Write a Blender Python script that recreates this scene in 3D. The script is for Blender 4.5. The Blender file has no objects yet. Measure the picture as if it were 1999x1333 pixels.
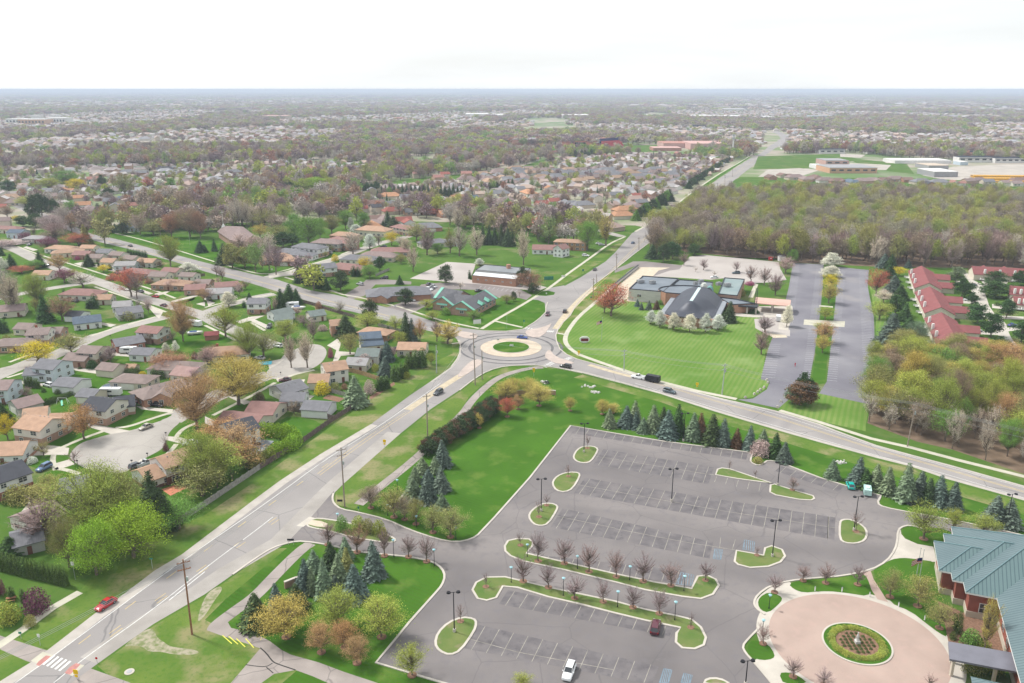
import bpy, math, random
from mathutils import Vector, Matrix, noise
PI = math.pi
S = bpy.context.scene
C = S.collection
# ---------------------------------------------------------------- camera, world, sun, exposure
H = 104.0            # camera height above the ground
FPX = 1600.0         # focal length in pixels of the 1999 px wide photograph
PITCH = math.atan((666.5 - 174.0) / FPX)
cam_d = bpy.data.cameras.new('camera'); cam = bpy.data.objects.new('camera', cam_d); C.objects.link(cam)
cam.location = (0, 0, H); cam.rotation_euler = (PI/2 - PITCH, 0, 0)
cam_d.sensor_width = 36.0; cam_d.lens = FPX/1999.0*36.0; cam_d.clip_start = 1.0; cam_d.clip_end = 60000
S.camera = cam
SUN_AZ = math.radians(-62)   # direction the sun stands in, from +Y towards +X
SUN_EL = math.radians(52)
sl = bpy.data.lights.new('sun', 'SUN'); sl.energy = 3.2; sl.angle = math.radians(6); sl.color = (1.0, .965, .91)
so = bpy.data.objects.new('sun', sl); C.objects.link(so); so.location = (-300, 300, 400)
sd = Vector((math.sin(SUN_AZ)*math.cos(SUN_EL), math.cos(SUN_AZ)*math.cos(SUN_EL), math.sin(SUN_EL)))
so.rotation_euler = sd.to_track_quat('Z', 'Y').to_euler()
W = bpy.data.worlds.new('World'); S.world = W; W.use_nodes = True
nt = W.node_tree; nt.nodes.clear()
def nn(t, k, **kw):
    n = t.nodes.new(k)
    for a, b in kw.items(): setattr(n, a, b)
    return n
sky = nn(nt, 'ShaderNodeTexSky', sky_type='NISHITA'); sky.sun_disc = False
sky.sun_elevation = SUN_EL; sky.sun_rotation = SUN_AZ; sky.air_density = 1.0; sky.dust_density = 2.5
tc = nn(nt, 'ShaderNodeTexCoord'); mp = nn(nt, 'ShaderNodeMapping'); mp.inputs['Scale'].default_value = (1.2, 1.2, 9)
nz = nn(nt, 'ShaderNodeTexNoise'); nz.inputs['Scale'].default_value = 2.2; nz.inputs['Detail'].default_value = 5
rp = nn(nt, 'ShaderNodeValToRGB'); rp.color_ramp.elements[0].position = .34; rp.color_ramp.elements[1].position = .62
rp.color_ramp.elements[0].color = (.80,)*3+(1,); rp.color_ramp.elements[1].color = (1,)*4
mx = nn(nt, 'ShaderNodeMixRGB'); mx.inputs[2].default_value = (7.9, 8.15, 8.25, 1)
bg = nn(nt, 'ShaderNodeBackground'); bg.inputs['Strength'].default_value = .1
wo = nn(nt, 'ShaderNodeOutputWorld'); L = nt.links.new
L(tc.outputs['Generated'], mp.inputs['Vector']); L(mp.outputs[0], nz.inputs['Vector']); L(nz.outputs['Fac'], rp.inputs[0])
L(rp.outputs[0], mx.inputs[0]); L(sky.outputs[0], mx.inputs[1]); L(mx.outputs[0], bg.inputs[0]); L(bg.outputs[0], wo.inputs[0])
S.view_settings.view_transform = 'Standard'; S.view_settings.look = 'None'; S.view_settings.gamma = 1.0
S.view_settings.exposure = 0.45
S.cycles.max_bounces = 5; S.cycles.diffuse_bounces = 2; S.cycles.glossy_bounces = 2; S.cycles.transparent_max_bounces = 4
S.cycles.volume_bounces = 0; S.cycles.use_denoising = True; S.cycles.caustics_reflective = False; S.cycles.caustics_refractive = False

# ---------------------------------------------------------------- photo pixel -> place
TILE = dict(A0=(0,933,3.3325), A1=(400,933,3.3325), A2=(800,933,3.3325), A3=(1200,933,3.3325), A4=(1599,933,3.3325),
 B0=(0,700,4.4425), B1=(400,700,4.4425), B2=(800,640,4.4425), B3=(1200,680,4.4425), B4=(1599,680,4.4425),
 C0=(0,420,4.4425), C1=(400,420,4.4425), C2=(800,420,4.4425), C3=(1200,420,4.4425), C4=(1599,420,4.4425),
 D0=(0,150,3.998), D1=(500,150,3.998), D2=(1000,150,3.998), D3=(1499,150,3.998),
 Z1=(1100,820,6.6633), Z2=(1400,900,6.6633), F=(0,0,1.0), M=(780,540,9.086), K=(1200,520,8.329), Q=(1280,500,6.664), R=(1780,1000,4.0045))
CP, SP = math.cos(PITCH), math.sin(PITCH)
def fpx(t, x, y):
    o = TILE[t]; return (o[0]+x/o[2], o[1]+y/o[2])
def G(px, py, z=0.0):
    x = (px-999.5)/FPX; y = (666.5-py)/FPX
    dz = -SP + y*CP; t = (z-H)/dz
    return Vector((x*t, (CP+y*SP)*t, z))
def P(t, x, y, z=0.0):
    return G(*fpx(t, x, y), z)
def proj(v):
    dx, dy, dz = v[0], v[1], v[2]-H
    zc = dy*CP - dz*SP; yc = dy*SP + dz*CP
    return (999.5+FPX*dx/zc, 666.5-FPX*yc/zc)
def ht(base, ytop):
    """height of an upright thing on the ground point base whose top shows at photo row ytop"""
    y = (666.5-ytop)/FPX; k = base[1]
    # (k*SP + dz*CP)/(k*CP - dz*SP) = y
    dz = (y*k*CP - k*SP)/(CP + y*SP)
    return max(.3, H+dz)
def pts(t, s, z=0.0):
    a = [float(v) for v in s.replace(';', ' ').replace(',', ' ').split()]
    return [P(t, a[i], a[i+1], z) for i in range(0, len(a), 2)]

# ---------------------------------------------------------------- materials
MATS = {}
def base_mat(name):
    m = bpy.data.materials.new(name); m.use_nodes = True
    t = m.node_tree; b = t.nodes['Principled BSDF']
    return m, t, b
def mat(name, col, rough=.8, var=.12, scale=1.0, detail=4, col2=None, bump=0, metal=0, spec=.12, stretch=None, ramp=(.3,.7), objcol=False):
    """noise-varied procedural material; coordinates are object/world metres"""
    if name in MATS: return MATS[name]
    m, t, b = base_mat(name); l = t.links.new
    b.inputs['Roughness'].default_value = rough; b.inputs['Metallic'].default_value = metal
    b.inputs['Specular IOR Level'].default_value = spec
    g = nn(t, 'ShaderNodeNewGeometry')
    mp = nn(t, 'ShaderNodeMapping'); l(g.outputs['Position'], mp.inputs['Vector'])
    if stretch: mp.inputs['Scale'].default_value = stretch[:3]; 
    if stretch and len(stretch) > 3: mp.vector_type = 'TEXTURE'; mp.inputs['Rotation'].default_value = (0,0,stretch[3]); mp.inputs['Scale'].default_value = (1/stretch[0],1/stretch[1],1/stretch[2])
    n = nn(t, 'ShaderNodeTexNoise'); n.inputs['Scale'].default_value = scale; n.inputs['Detail'].default_value = detail
    l(mp.outputs[0], n.inputs['Vector'])
    r = nn(t, 'ShaderNodeValToRGB'); l(n.outputs['Fac'], r.inputs[0])
    r.color_ramp.elements[0].position, r.color_ramp.elements[1].position = ramp
    c2 = col2 or tuple(min(1, c*(1+var)) for c in col); c1 = col if col2 else tuple(c*(1-var) for c in col)
    r.color_ramp.elements[0].color = c1+(1,); r.color_ramp.elements[1].color = c2+(1,)
    out = r.outputs[0]
    if objcol:
        oi = nn(t, 'ShaderNodeObjectInfo'); mm = nn(t, 'ShaderNodeMixRGB', blend_type='MULTIPLY'); mm.inputs[0].default_value = 1
        l(oi.outputs['Color'], mm.inputs[1]); l(out, mm.inputs[2]); out = mm.outputs[0]
    l(out, b.inputs['Base Color'])
    if bump:
        bp = nn(t, 'ShaderNodeBump'); bp.inputs['Strength'].default_value = bump; bp.inputs['Distance'].default_value = .1
        n2 = nn(t, 'ShaderNodeTexNoise'); n2.inputs['Scale'].default_value = 6; l(g.outputs['Position'], n2.inputs['Vector'])
        l(n2.outputs['Fac'], bp.inputs['Height']); l(bp.outputs[0], b.inputs['Normal'])
    MATS[name] = m; m['_t'] = 1
    return m
def add_layer(m, col, kind, scale, lo, hi, fac=1.0, stretch=None, detail=3, coord='Position'):
    """mix one more colour into a material's base colour where a pattern is strong (stains, cracks, stripes)"""
    t = m.node_tree; l = t.links.new; b = t.nodes['Principled BSDF']
    src = b.inputs['Base Color'].links[0].from_socket
    g = nn(t, 'ShaderNodeNewGeometry'); mp = nn(t, 'ShaderNodeMapping'); l(g.outputs['Position'], mp.inputs['Vector'])
    if stretch:
        mp.vector_type = 'TEXTURE'; mp.inputs['Rotation'].default_value = (0,0,stretch[2]); mp.inputs['Scale'].default_value = (1/stretch[0], 1/stretch[1], 1)
    if kind == 'crack':
        nz = nn(t, 'ShaderNodeTexNoise'); nz.inputs['Scale'].default_value = .25; nz.inputs['Detail'].default_value = 4; l(mp.outputs[0], nz.inputs['Vector'])
        ad = nn(t, 'ShaderNodeMixRGB', blend_type='ADD'); ad.inputs[0].default_value = 7.0; l(mp.outputs[0], ad.inputs[1]); l(nz.outputs['Color'], ad.inputs[2])
        n = nn(t, 'ShaderNodeTexVoronoi', feature='DISTANCE_TO_EDGE'); n.inputs['Scale'].default_value = scale; l(ad.outputs[0], n.inputs['Vector']); o = n.outputs['Distance']
    elif kind == 'wave':
        n = nn(t, 'ShaderNodeTexWave', bands_direction='X'); n.inputs['Scale'].default_value = scale; n.inputs['Distortion'].default_value = detail; n.inputs['Detail'].default_value = 2
        n.inputs['Detail Scale'].default_value = .3
        l(mp.outputs[0], n.inputs['Vector']); o = n.outputs['Fac']
    else:
        n = nn(t, 'ShaderNodeTexNoise'); n.inputs['Scale'].default_value = scale; n.inputs['Detail'].default_value = detail; l(mp.outputs[0], n.inputs['Vector']); o = n.outputs['Fac']
    r = nn(t, 'ShaderNodeMapRange'); r.inputs['From Min'].default_value = lo; r.inputs['From Max'].default_value = hi
    r.inputs['To Max'].default_value = fac; l(o, r.inputs['Value'])
    mm = nn(t, 'ShaderNodeMixRGB'); mm.inputs[2].default_value = tuple(col)+(1,); l(r.outputs[0], mm.inputs[0]); l(src, mm.inputs[1])
    l(mm.outputs[0], b.inputs['Base Color'])
    return m
def leafmat(name, col=None, dark=.55, light=1.5, ramp=None, trans=.0):
    """foliage: each leaf clump its own shade; colour from the object's own colour, or by chance from a palette"""
    m, t, b = base_mat(name); l = t.links.new
    b.inputs['Roughness'].default_value = .85; b.inputs['Specular IOR Level'].default_value = .05
    g = nn(t, 'ShaderNodeNewGeometry'); mr = nn(t, 'ShaderNodeMapRange'); l(g.outputs['Random Per Island'], mr.inputs['Value'])
    mr.inputs['To Min'].default_value = dark; mr.inputs['To Max'].default_value = light
    oi = nn(t, 'ShaderNodeObjectInfo'); mm = nn(t, 'ShaderNodeMixRGB', blend_type='MULTIPLY'); mm.inputs[0].default_value = 1
    if ramp:
        r = nn(t, 'ShaderNodeValToRGB'); r.color_ramp.interpolation = 'CONSTANT'
        nz = nn(t, 'ShaderNodeTexNoise'); nz.inputs['Scale'].default_value = .011; nz.inputs['Detail'].default_value = 3; l(oi.outputs['Location'], nz.inputs['Vector'])
        a1 = nn(t, 'ShaderNodeMapRange'); a1.inputs['From Min'].default_value = .36; a1.inputs['From Max'].default_value = .64; a1.inputs['To Min'].default_value = -.15; a1.inputs['To Max'].default_value = .53; l(nz.outputs['Fac'], a1.inputs['Value'])
        a2 = nn(t, 'ShaderNodeMath', operation='MULTIPLY_ADD'); a2.inputs[1].default_value = .62; l(oi.outputs['Random'], a2.inputs[0]); l(a1.outputs[0], a2.inputs[2]); l(a2.outputs[0], r.inputs[0])
        e = r.color_ramp.elements
        while len(e) < len(ramp): e.new(.5)
        for i, c in enumerate(ramp): e[i].position = i/len(ramp); e[i].color = tuple(c)+(1,)
        l(r.outputs[0], mm.inputs[1])
    else: l(oi.outputs['Color'], mm.inputs[1])
    cb = nn(t, 'ShaderNodeCombineXYZ')
    for i in range(3): l(mr.outputs[0], cb.inputs[i])
    l(cb.outputs[0], mm.inputs[2]); l(mm.outputs[0], b.inputs['Base Color'])
    MATS[name] = m
    return m
ROT = 2.70
# grass of different care, all with mottling
m_lawn = mat('mown_grass', (.042,.102,.013), .9, col2=(.068,.155,.019), scale=.06, bump=.6, spec=0)
add_layer(m_lawn, (.17,.22,.055), 'noise', .13, .53, .72, .55); add_layer(m_lawn, (.05,.12,.02), 'noise', .9, .52, .7, .5); add_layer(m_lawn, (.05,.17,.02), 'wave', .28, .2, .9, .2, (1,1,1.0), 1.0)
m_verge = mat('verge_grass', (.080,.150,.028), .9, col2=(.13,.19,.04), scale=.10, bump=.6, spec=0)
add_layer(m_verge, (.27,.235,.13), 'noise', .09, .50, .64, .75); add_layer(m_verge, (.05,.14,.02), 'noise', 1.1, .5, .7, .5)
m_yard = mat('yard_grass', (.058,.12,.022), .9, col2=(.095,.165,.034), scale=.06, bump=.4, spec=0)
add_layer(m_yard, (.26,.22,.13), 'noise', .045, .56, .68, .45); add_layer(m_yard, (.045,.13,.02), 'noise', .5, .5, .7, .5)
m_church = mat('striped_grass', (.105,.19,.038), .9, col2=(.185,.255,.075), scale=.05, bump=.4, spec=0)
add_layer(m_church, (.075,.19,.022), 'wave', .17, .25, .75, .45, (1,1,ROT), 1.6); add_layer(m_church, (.28,.35,.15), 'noise', .06, .55, .75, .45)
m_asph = mat('lot_asphalt', (.138,.127,.128), .9, col2=(.20,.183,.18), scale=.05, detail=7, ramp=(.32,.68))
add_layer(m_asph, (.25,.228,.22), 'noise', .04, .48, .66, .7, (.22,1,-.2)); add_layer(m_asph, (.10,.095,.10), 'crack', .06, .008, .002, .42)
add_layer(m_asph, (.155,.145,.155), 'noise', .5, .52, .75, .6); add_layer(m_asph, (.17,.16,.165), 'crack', .16, .006, .001, .5)
m_stallsurf = mat('stall_asphalt', (.12,.111,.117), .9, col2=(.165,.153,.156), scale=.35, detail=6, ramp=(.35,.65)); add_layer(m_stallsurf, (.085,.08,.09), 'noise', .8, .58, .72, .6); add_layer(m_stallsurf, (.21,.19,.185), 'noise', .12, .52, .7, .5)
m_road = mat('road_asphalt', (.235,.22,.215), .9, col2=(.31,.29,.28), scale=.06, detail=6, spec=.25)
add_layer(m_road, (.20,.188,.195), 'noise', .05, .57, .7, .6, (.25,1,.9)); add_layer(m_road, (.10,.10,.105), 'crack', .045, .007, .002, .5)
m_road2 = mat('street_concrete', (.31,.29,.265), .9, col2=(.39,.365,.335), scale=.09, detail=5)
add_layer(m_road2, (.26,.24,.23), 'noise', .12, .58, .72, .6); add_layer(m_road2, (.2,.19,.18), 'crack', .12, .012, .003, .5)
m_shoulder = mat('shoulder_concrete', (.37,.34,.31), .9, col2=(.46,.425,.385), scale=.4, detail=5)
m_conc = mat('pale_concrete', (.47,.435,.385), .9, var=.10, scale=.3)
m_walk = mat('path_concrete', (.46,.44,.36), .9, var=.12, scale=.35)
m_trail = mat('trail_asphalt', (.30,.265,.245), .9, var=.15, scale=.2, detail=6); add_layer(m_trail, (.1,.09,.09), 'crack', .12, .02, .004, .5)
m_brickp = mat('paver_brick', (.375,.285,.245), .9, var=.08, scale=.15); add_layer(m_brickp, (.42,.30,.26), 'noise', .5, .5, .7, .5)
m_white = mat('road_paint_white', (.66,.66,.64), .8, var=.15, scale=1.2); m_yellow = mat('road_paint_yellow', (.55,.42,.18), .8, var=.2, scale=1.2)
m_stall = mat('stall_paint', (.30,.28,.245), .8, var=.3, scale=.6); m_blue = mat('stall_paint_blue', (.16,.22,.27), .8, var=.3, scale=.8)
m_mulch = mat('mulch', (.21,.125,.085), .95, var=.3, scale=2.5); m_dirt = mat('bare_dirt', (.34,.27,.20), .95, var=.25, scale=.6)
m_woodfloor = mat('leaf_litter', (.16,.115,.080), .95, var=.3, scale=.25, detail=5)
m_churchlot = mat('pale_asphalt', (.36,.325,.305), .9, col2=(.43,.395,.37), scale=.06, detail=5); m_greylot = mat('striped_lot_asphalt', (.145,.14,.165), .9, col2=(.23,.225,.245), scale=.04, detail=5)
add_layer(m_greylot, (.3,.28,.27), 'noise', .03, .58, .75, .6)
m_tan = mat('tan_gravel', (.52,.45,.35), .95, var=.12, scale=.5)

# ---------------------------------------------------------------- object helpers
REG = []
def base_obj(name, data, parent=None, loc=None):
    o = bpy.data.objects.new(name, data); C.objects.link(o)
    if parent is not None: o.parent = parent
    if loc is not None: o.location = loc
    return o
def mk(name, V, F, m, parent=None, loc=None, mi=None, smooth=False):
    me = bpy.data.meshes.new(name); me.from_pydata([tuple(v) for v in V], [], F)
    for x in (m if isinstance(m, (list, tuple)) else [m]): me.materials.append(x)
    if mi: me.polygons.foreach_set('material_index', mi)
    if smooth: me.polygons.foreach_set('use_smooth', [True]*len(F))
    me.update()
    return base_obj(name, me, parent, loc)
def tag(o, label, cat, group=None, x=None):
    o['label'] = label; o['category'] = cat
    if group: o['group'] = group
    REG.append((o, label, x if x is not None else None))
    return o
def thing(name, loc, label, cat, group=None):
    o = base_obj(name, None, None, loc); o.empty_display_size = 1
    return tag(o, label, cat, group)
def struct(o):
    o['kind'] = 'structure'; return o
class MB:
    def __init__(s): s.V = []; s.F = []; s.M = []
    def box(s, c, d, rz=0.0, m=0, taper=1.0):
        """box centred on c, size d, turned by rz; taper scales the top"""
        n = len(s.V); ca, sa = math.cos(rz), math.sin(rz)
        for dz in (-.5, .5):
            k = taper if dz > 0 else 1
            for dx, dy in ((-.5,-.5),(.5,-.5),(.5,.5),(-.5,.5)):
                x, y = dx*d[0]*k, dy*d[1]*k
                s.V.append((c[0]+x*ca-y*sa, c[1]+x*sa+y*ca, c[2]+dz*d[2]))
        for f in ((0,3,2,1),(4,5,6,7),(0,1,5,4),(1,2,6,5),(2,3,7,6),(3,0,4,7)): s.F.append([n+i for i in f]); s.M.append(m)
        return s
    def tube(s, a, b, ra, rb, n=6, m=0, caps=True):
        a = Vector(a); b = Vector(b); d = (b-a)
        if d.length < 1e-6: return s
        d.normalize(); u = d.orthogonal().normalized(); w = d.cross(u); k = len(s.V)
        for p, r in ((a, ra), (b, rb)):
            for i in range(n):
                q = 2*PI*i/n; s.V.append(tuple(p + u*(r*math.cos(q)) + w*(r*math.sin(q))))
        for i in range(n): j = (i+1) % n; s.F.append([k+i, k+j, k+n+j, k+n+i]); s.M.append(m)
        if caps: s.F.append([k+i for i in range(n)][::-1]); s.F.append([k+n+i for i in range(n)]); s.M += [m, m]
        return s
    def prism(s, pl, z0, z1, m=0):
        """upright prism over the ground polygon pl"""
        k = len(s.V); n = len(pl)
        for z in (z0, z1):
            for p in pl: s.V.append((p[0], p[1], z))
        s.F.append([k+i for i in range(n)][::-1]); s.F.append([k+n+i for i in range(n)]); s.M += [m, m]
        for i in range(n): j = (i+1) % n; s.F.append([k+i, k+j, k+n+j, k+n+i]); s.M.append(m)
        return s
    def face(s, ps, m=0):
        k = len(s.V); s.V += [tuple(p) for p in ps]; s.F.append(list(range(k, k+len(ps)))); s.M.append(m); return s
    def build(s, name, m, parent=None, loc=None, smooth=False, origin=None):
        V = s.V
        if origin is not None: V = [(v[0]-origin[0], v[1]-origin[1], v[2]-origin[2]) for v in V]
        return mk(name, V, s.F, m, parent, loc, s.M, smooth)
def ccw(p):
    a = sum(p[i][0]*p[(i+1) % len(p)][1]-p[(i+1) % len(p)][0]*p[i][1] for i in range(len(p)))
    return p if a > 0 else p[::-1]
def smooth2(p, closed=True, it=2):
    for _ in range(it):
        q = []; n = len(p)
        rng = range(n) if closed else range(n-1)
        if not closed: q.append(p[0])
        for i in rng:
            a, b = p[i], p[(i+1) % n]; q += [a*.75+b*.25, a*.25+b*.75]
        if not closed: q.append(p[-1])
        p = q
    return p
def offset(p, d, closed=True):
    """move a polyline sideways by d (to its left)"""
    n = len(p); out = []
    for i in range(n):
        a = p[(i-1) % n] if (closed or i > 0) else p[i]; b = p[(i+1) % n] if (closed or i < n-1) else p[i]
        t = Vector((b[0]-a[0], b[1]-a[1], 0))
        if t.length < 1e-6: t = Vector((1,0,0))
        t.normalize(); out.append(Vector((p[i][0]-t.y*d, p[i][1]+t.x*d, 0)))
    return out
ZN = {}
def sheet(name, p, m, z):
    ZN[z] = ZN.get(z, 0)+1; z += .0007*(ZN[z] % 9)
    p = ccw([Vector((v[0], v[1], 0)) for v in p])
    return struct(mk(name, [(v[0], v[1], z) for v in p], [list(range(len(p)))], m))
def ribbon(name, p, w, m, z, w2=None, closed=False, st=True):
    w2 = w2 or w; n = len(p)
    a = offset(p, w/2, closed); b = offset(p, -w/2, closed)
    V = [(v[0], v[1], z) for v in a]+[(v[0], v[1], z) for v in b]
    F = [[i, n+i, n+(i+1) % n, (i+1) % n] for i in range(n if closed else n-1)]
    o = mk(name, V, F, m)
    return struct(o) if st else o
def kerb(p, closed=True, w=.42, z0=.0, h=.17, name='kerb', m=None):
    """a real kerb step along the polyline"""
    n = len(p); a = offset(p, w/2, closed); b = offset(p, -w/2, closed)
    V = [(v[0], v[1], z0) for v in a]+[(v[0], v[1], h) for v in a]+[(v[0], v[1], h) for v in b]+[(v[0], v[1], z0) for v in b]
    F = []
    for i in range(n if closed else n-1):
        j = (i+1) % n
        for k in range(3): F.append([k*n+i, k*n+j, (k+1)*n+j, (k+1)*n+i])
    return struct(mk(name, V, F, m or m_conc))
def lerp(a, b, t): return a*(1-t)+b*t
Z_ROAD = .03; Z_MARK = .036
# ================================================================= GROUND
m_farg = mat('suburb_ground', (.34,.30,.25), .95, col2=(.17,.22,.10), scale=.012, detail=8, ramp=(.42,.58))
add_layer(m_farg, (.06,.15,.025), 'noise', .003, .53, .60, .55, detail=6)
rad = [0, 60, 120, 200, 300, 450, 700, 1100, 1800, 3000, 5000, 8000, 13000, 20000, 27700]
V = [(0, 0, 0)]; F = []; NS = 96
for r in rad[1:]:
    for i in range(NS):
        q = 2*PI*i/NS; k = 1/max(abs(math.cos(q)), abs(math.sin(q))) if r > 5000 else 1; V.append((r*k*math.cos(q), r*k*math.sin(q), 0))
for i in range(NS): F.append([0, 1+i, 1+(i+1) % NS])
for k in range(len(rad)-2):
    for i in range(NS):
        j = (i+1) % NS; a = 1+k*NS; F.append([a+i, a+NS+i, a+NS+j, a+j])
struct(mk("ground", V, F, m_farg))
# low hills along the horizon
V = []; F = []; NH = 120
for q in range(NH+1):
    an = math.radians(-43+86*q/NH); hh = 2+10*max(0, noise.noise(Vector((q*.09, 3.1, 0)))+.25)+3*noise.noise(Vector((q*.4, 7, 0)))
    hh += 46*math.exp(-((q-58)/3.6)**2)+22*math.exp(-((q-30)/8)**2)
    for r, f in ((24000, 0), (25000, .6), (26000, 1), (27000, .6), (27600, 0)):
        V.append((r*math.tan(an), r, max(1, hh)*f-.5))
for q in range(NH):
    for k in range(4): a = q*5+k; F.append([a, a+1, a+6, a+5])
struct(mk('hills', V, F, mat('wooded_hills', (.05,.07,.04), .95, var=.3, scale=.002), smooth=True))

# ---- near grass sheets (one big sheet for the built-up near ground, then verges and lawns on it)
sheet('yard_grass', [G(-900,1700), G(-500,700), G(-250,470), G(200,440), G(700,430), G(1240,440), G(1290,450), G(1500,500), G(2400,520), G(2900,900), G(3200,1700)], m_yard, .008)
# ---- SW arterial, outline from both kerbs, joined to the roundabout
sw_l = pts('F', '-160,1430 0,1330 60,1293 93,1269 132,1239 186,1197 228,1170 303,1113 354,1083 400,1048 490,980 546,938.6 625,886.8 724,828 800,772 840.5,744.7 881,716.5 892,702 898,688 899,674 894,664')
nw_s = pts('F', '885,656 850,649 800,637 744,623.7 699,611 614,591 589,584 535,567 490,553 443,541.6 400,530 360,516.8 313,503 247.6,485 187,470.6 120,444 60,418 0,392')
nw_n = pts('F', '0,380 60,405 120,431 180,457 225,466 306,487.5 400,512.4 497,536 542,546 602.6,566 654,575 782.6,606.8 804.5,613 865,634 926,643 945,644.8 987,645.8 1020.6,641.7 1043,628 1055,619 1064.5,609')
ne_w = pts('F', '1066,600 1070,580 1090,563 1099.4,559.6 1133,541.6 1182.7,510 1200,493.5 1233.8,455 1308,420 1345,393 1405,347.6 1463,310 1483,300 1494,292 1500,286 1512,279 1524,270 1518,262 1505,257')
ne_e = pts('F', '1520,256 1536,263 1541,270 1528,282 1512,290 1498,300 1468,325 1433,352 1410,371 1375,395 1340,418 1288,454 1276.5,467 1237,496.5 1200,526.5 1160,555 1126,593 1113,616 1092,636 1085,654 1086,665 1092.6,681 1106,692 1126,701')
se_n = pts('F', '1200,721 1285.5,747 1411.6,778 1515,801.6 1600,827.4 1635,841 1711.6,869 1770,885 1862.4,909.6 1999,948 2200,1004 2600,1110')
se_s = pts('F', '2600,1160 2200,1040 1999,977 1846.6,934.4 1779,910.7 1711.6,894 1599,863 1537.6,845.5 1398,804 1290,769 1200,744.5 1137.6,728 1090,718 1059,713.5 1036,712 987,714 953,723 926,739 897,761.6')
sw_r = pts('F', '840.5,798.7 782,846 715,889 690,920 670,945 655,960 560,1060 532,1068 499,1089 454,1122 400,1160 300,1218 240,1260 186,1299 100,1362 -20,1450')
sheet('road', sw_l+nw_s+nw_n+ne_w+ne_e+se_n+se_s+sw_r, m_road, Z_ROAD)
# concrete shoulder along the SW road's far side and other pale edge bands
def band(a, b, w, m, z, name='road_shoulder', side=1):
    a = [v for v in a]; q = offset(a, -w*side, False)
    n = len(a); V = [(v[0], v[1], z) for v in a]+[(v[0], v[1], z) for v in q]
    return struct(mk(name, V, [[i, i+1, n+i+1, n+i] for i in range(n-1)], m))
Z_S = Z_ROAD+.004
band(sw_l[:14], None, 2.6, m_shoulder, Z_S)
band(pts('F', '782,846 670,945 655,960 560,1060 454,1122 400,1160 300,1218 240,1260 190,1296'), None, 4.6, mat('patched_concrete', (.28,.26,.24), .9, col2=(.38,.355,.33), scale=.15, detail=6), Z_S, side=-1 if False else 1)
band(se_s[2:-6], None, 1.5, m_shoulder, Z_S)
band(se_n, None, .9, m_shoulder, Z_S)
band(pts('F', '894,664 899,674 898,688 892,702 881,716 840,745')[::-1], None, .8, m_shoulder, Z_S)
# dashed light grass verges beside the arterials
sheet('verge_grass', sw_l[:15]+pts('F', '832,731 868,706 884,690 862,700 800,736 780,742 740,760 700,795 580,880 505,935 400,1005 318,1040 300,1050 240,1085 200,1105 150,1160 40,1245 0,1250 -160,1330'), m_verge, .018)
sheet('verge_grass', pts('F', '892,704 900,690 899,672 890,668 882,672 884,690 868,706 855,716'), m_verge, .014)
sheet('verge_grass', pts('F', '60,425 120,451 187,478 247,492 313,510 360,523 400,537 490,560 535,574 589,590 614,597 699,618 744,630 800,643 850,655 885,662 880,672 850,668 780,650 700,640 600,612 560,590 520,575 470,556 400,552 330,530 250,505 170,480 100,455 40,430'), m_verge, .014)
# NW road north verge
sheet('verge_grass', pts('F', '225,462 306,483 400,507 497,531 519,533 510,527 480,512 400,492 330,470 260,452 200,448'), m_lawn, .014)
sheet('verge_grass', pts('F', '542,544 602,563 654,573 670,573 640,560 590,545 560,538'), m_verge, .014)
sheet('verge_grass', pts('F', '688,583 782,605 768,600 700,580'), m_verge, .014)
# grass between the SE road and the car park; slope with swale
sheet('lawn', pts('F', '655,962 690,924 782,850 840,803 897,765 926,742 953,727 987,717 1036,715 1090,721 1137,731 1200,748 1290,773 1398,808 1537,849 1599,867 1711,898 1779,915 1846,939 1999,981 2300,1075 2300,1130 1999,1045 1944,1032 1839,1011 1725,990 1711,982 1719,968 1678,955 1599,931 1522,902 1499,898 1479,909 1465,900 1470,884 1297,861 1200,845 1115,830 1034,933 938,1041 920,1053 890,1059 854,1053 800,1035 754,1014 700,1000 660,990'), m_lawn, .012)
sheet('verge_grass', pts('F', '655,962 690,924 715,892 782,850 840,803 897,765 926,742 953,727 987,717 1030,718 960,735 915,775 905,793 870,840 840,870 827,880 780,915 690,996 655,985'), m_verge, .02)
sheet('verge_grass', pts('F', '1137,731 1200,748 1290,773 1398,808 1537,849 1599,867 1711,898 1779,915 1846,939 1999,981 2300,1075 2300,1100 1999,1005 1850,962 1700,915 1540,866 1400,824 1290,785 1200,760 1120,737'), m_verge, .02)
# west strip between the SW road and car park entrance
sheet('lawn', pts('F', '568,1059 592,1057 640,1064 694,1077 754,1084 800,1088 845,1097 863,1110 869,1125 863,1143 800,1212 733,1294 760,1310 866,1334 1000,1370 700,1420 300,1420 188,1302 240,1264 300,1222 400,1164 454,1126 499,1093 532,1071'), m_lawn, .012)
sheet('verge_grass', pts('F', '532,1071 499,1093 454,1126 400,1164 300,1222 240,1264 190,1300 260,1360 520,1360 590,1300 500,1240 430,1225 400,1210 440,1170 500,1120 560,1070'), m_verge, .02)
# gravel patches near the trail
sheet('gravel_patch', smooth2(pts('A0', '800,1100 870,1040 940,990 1000,975 1020,1040 1070,1070 1110,1100 1230,1110 1300,1130 1280,1150 1130,1150 1050,1130 960,1130 930,1095 850,1090')), mat('patchy_gravel', (.33,.30,.22), .95, col2=(.16,.19,.08), scale=.9, ramp=(.4,.65)), .024)
sheet('gravel_patch', smooth2(pts('A1', '0,760 90,700 120,720 60,800 0,900 -60,950')), MATS['patchy_gravel'], .024)
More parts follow.
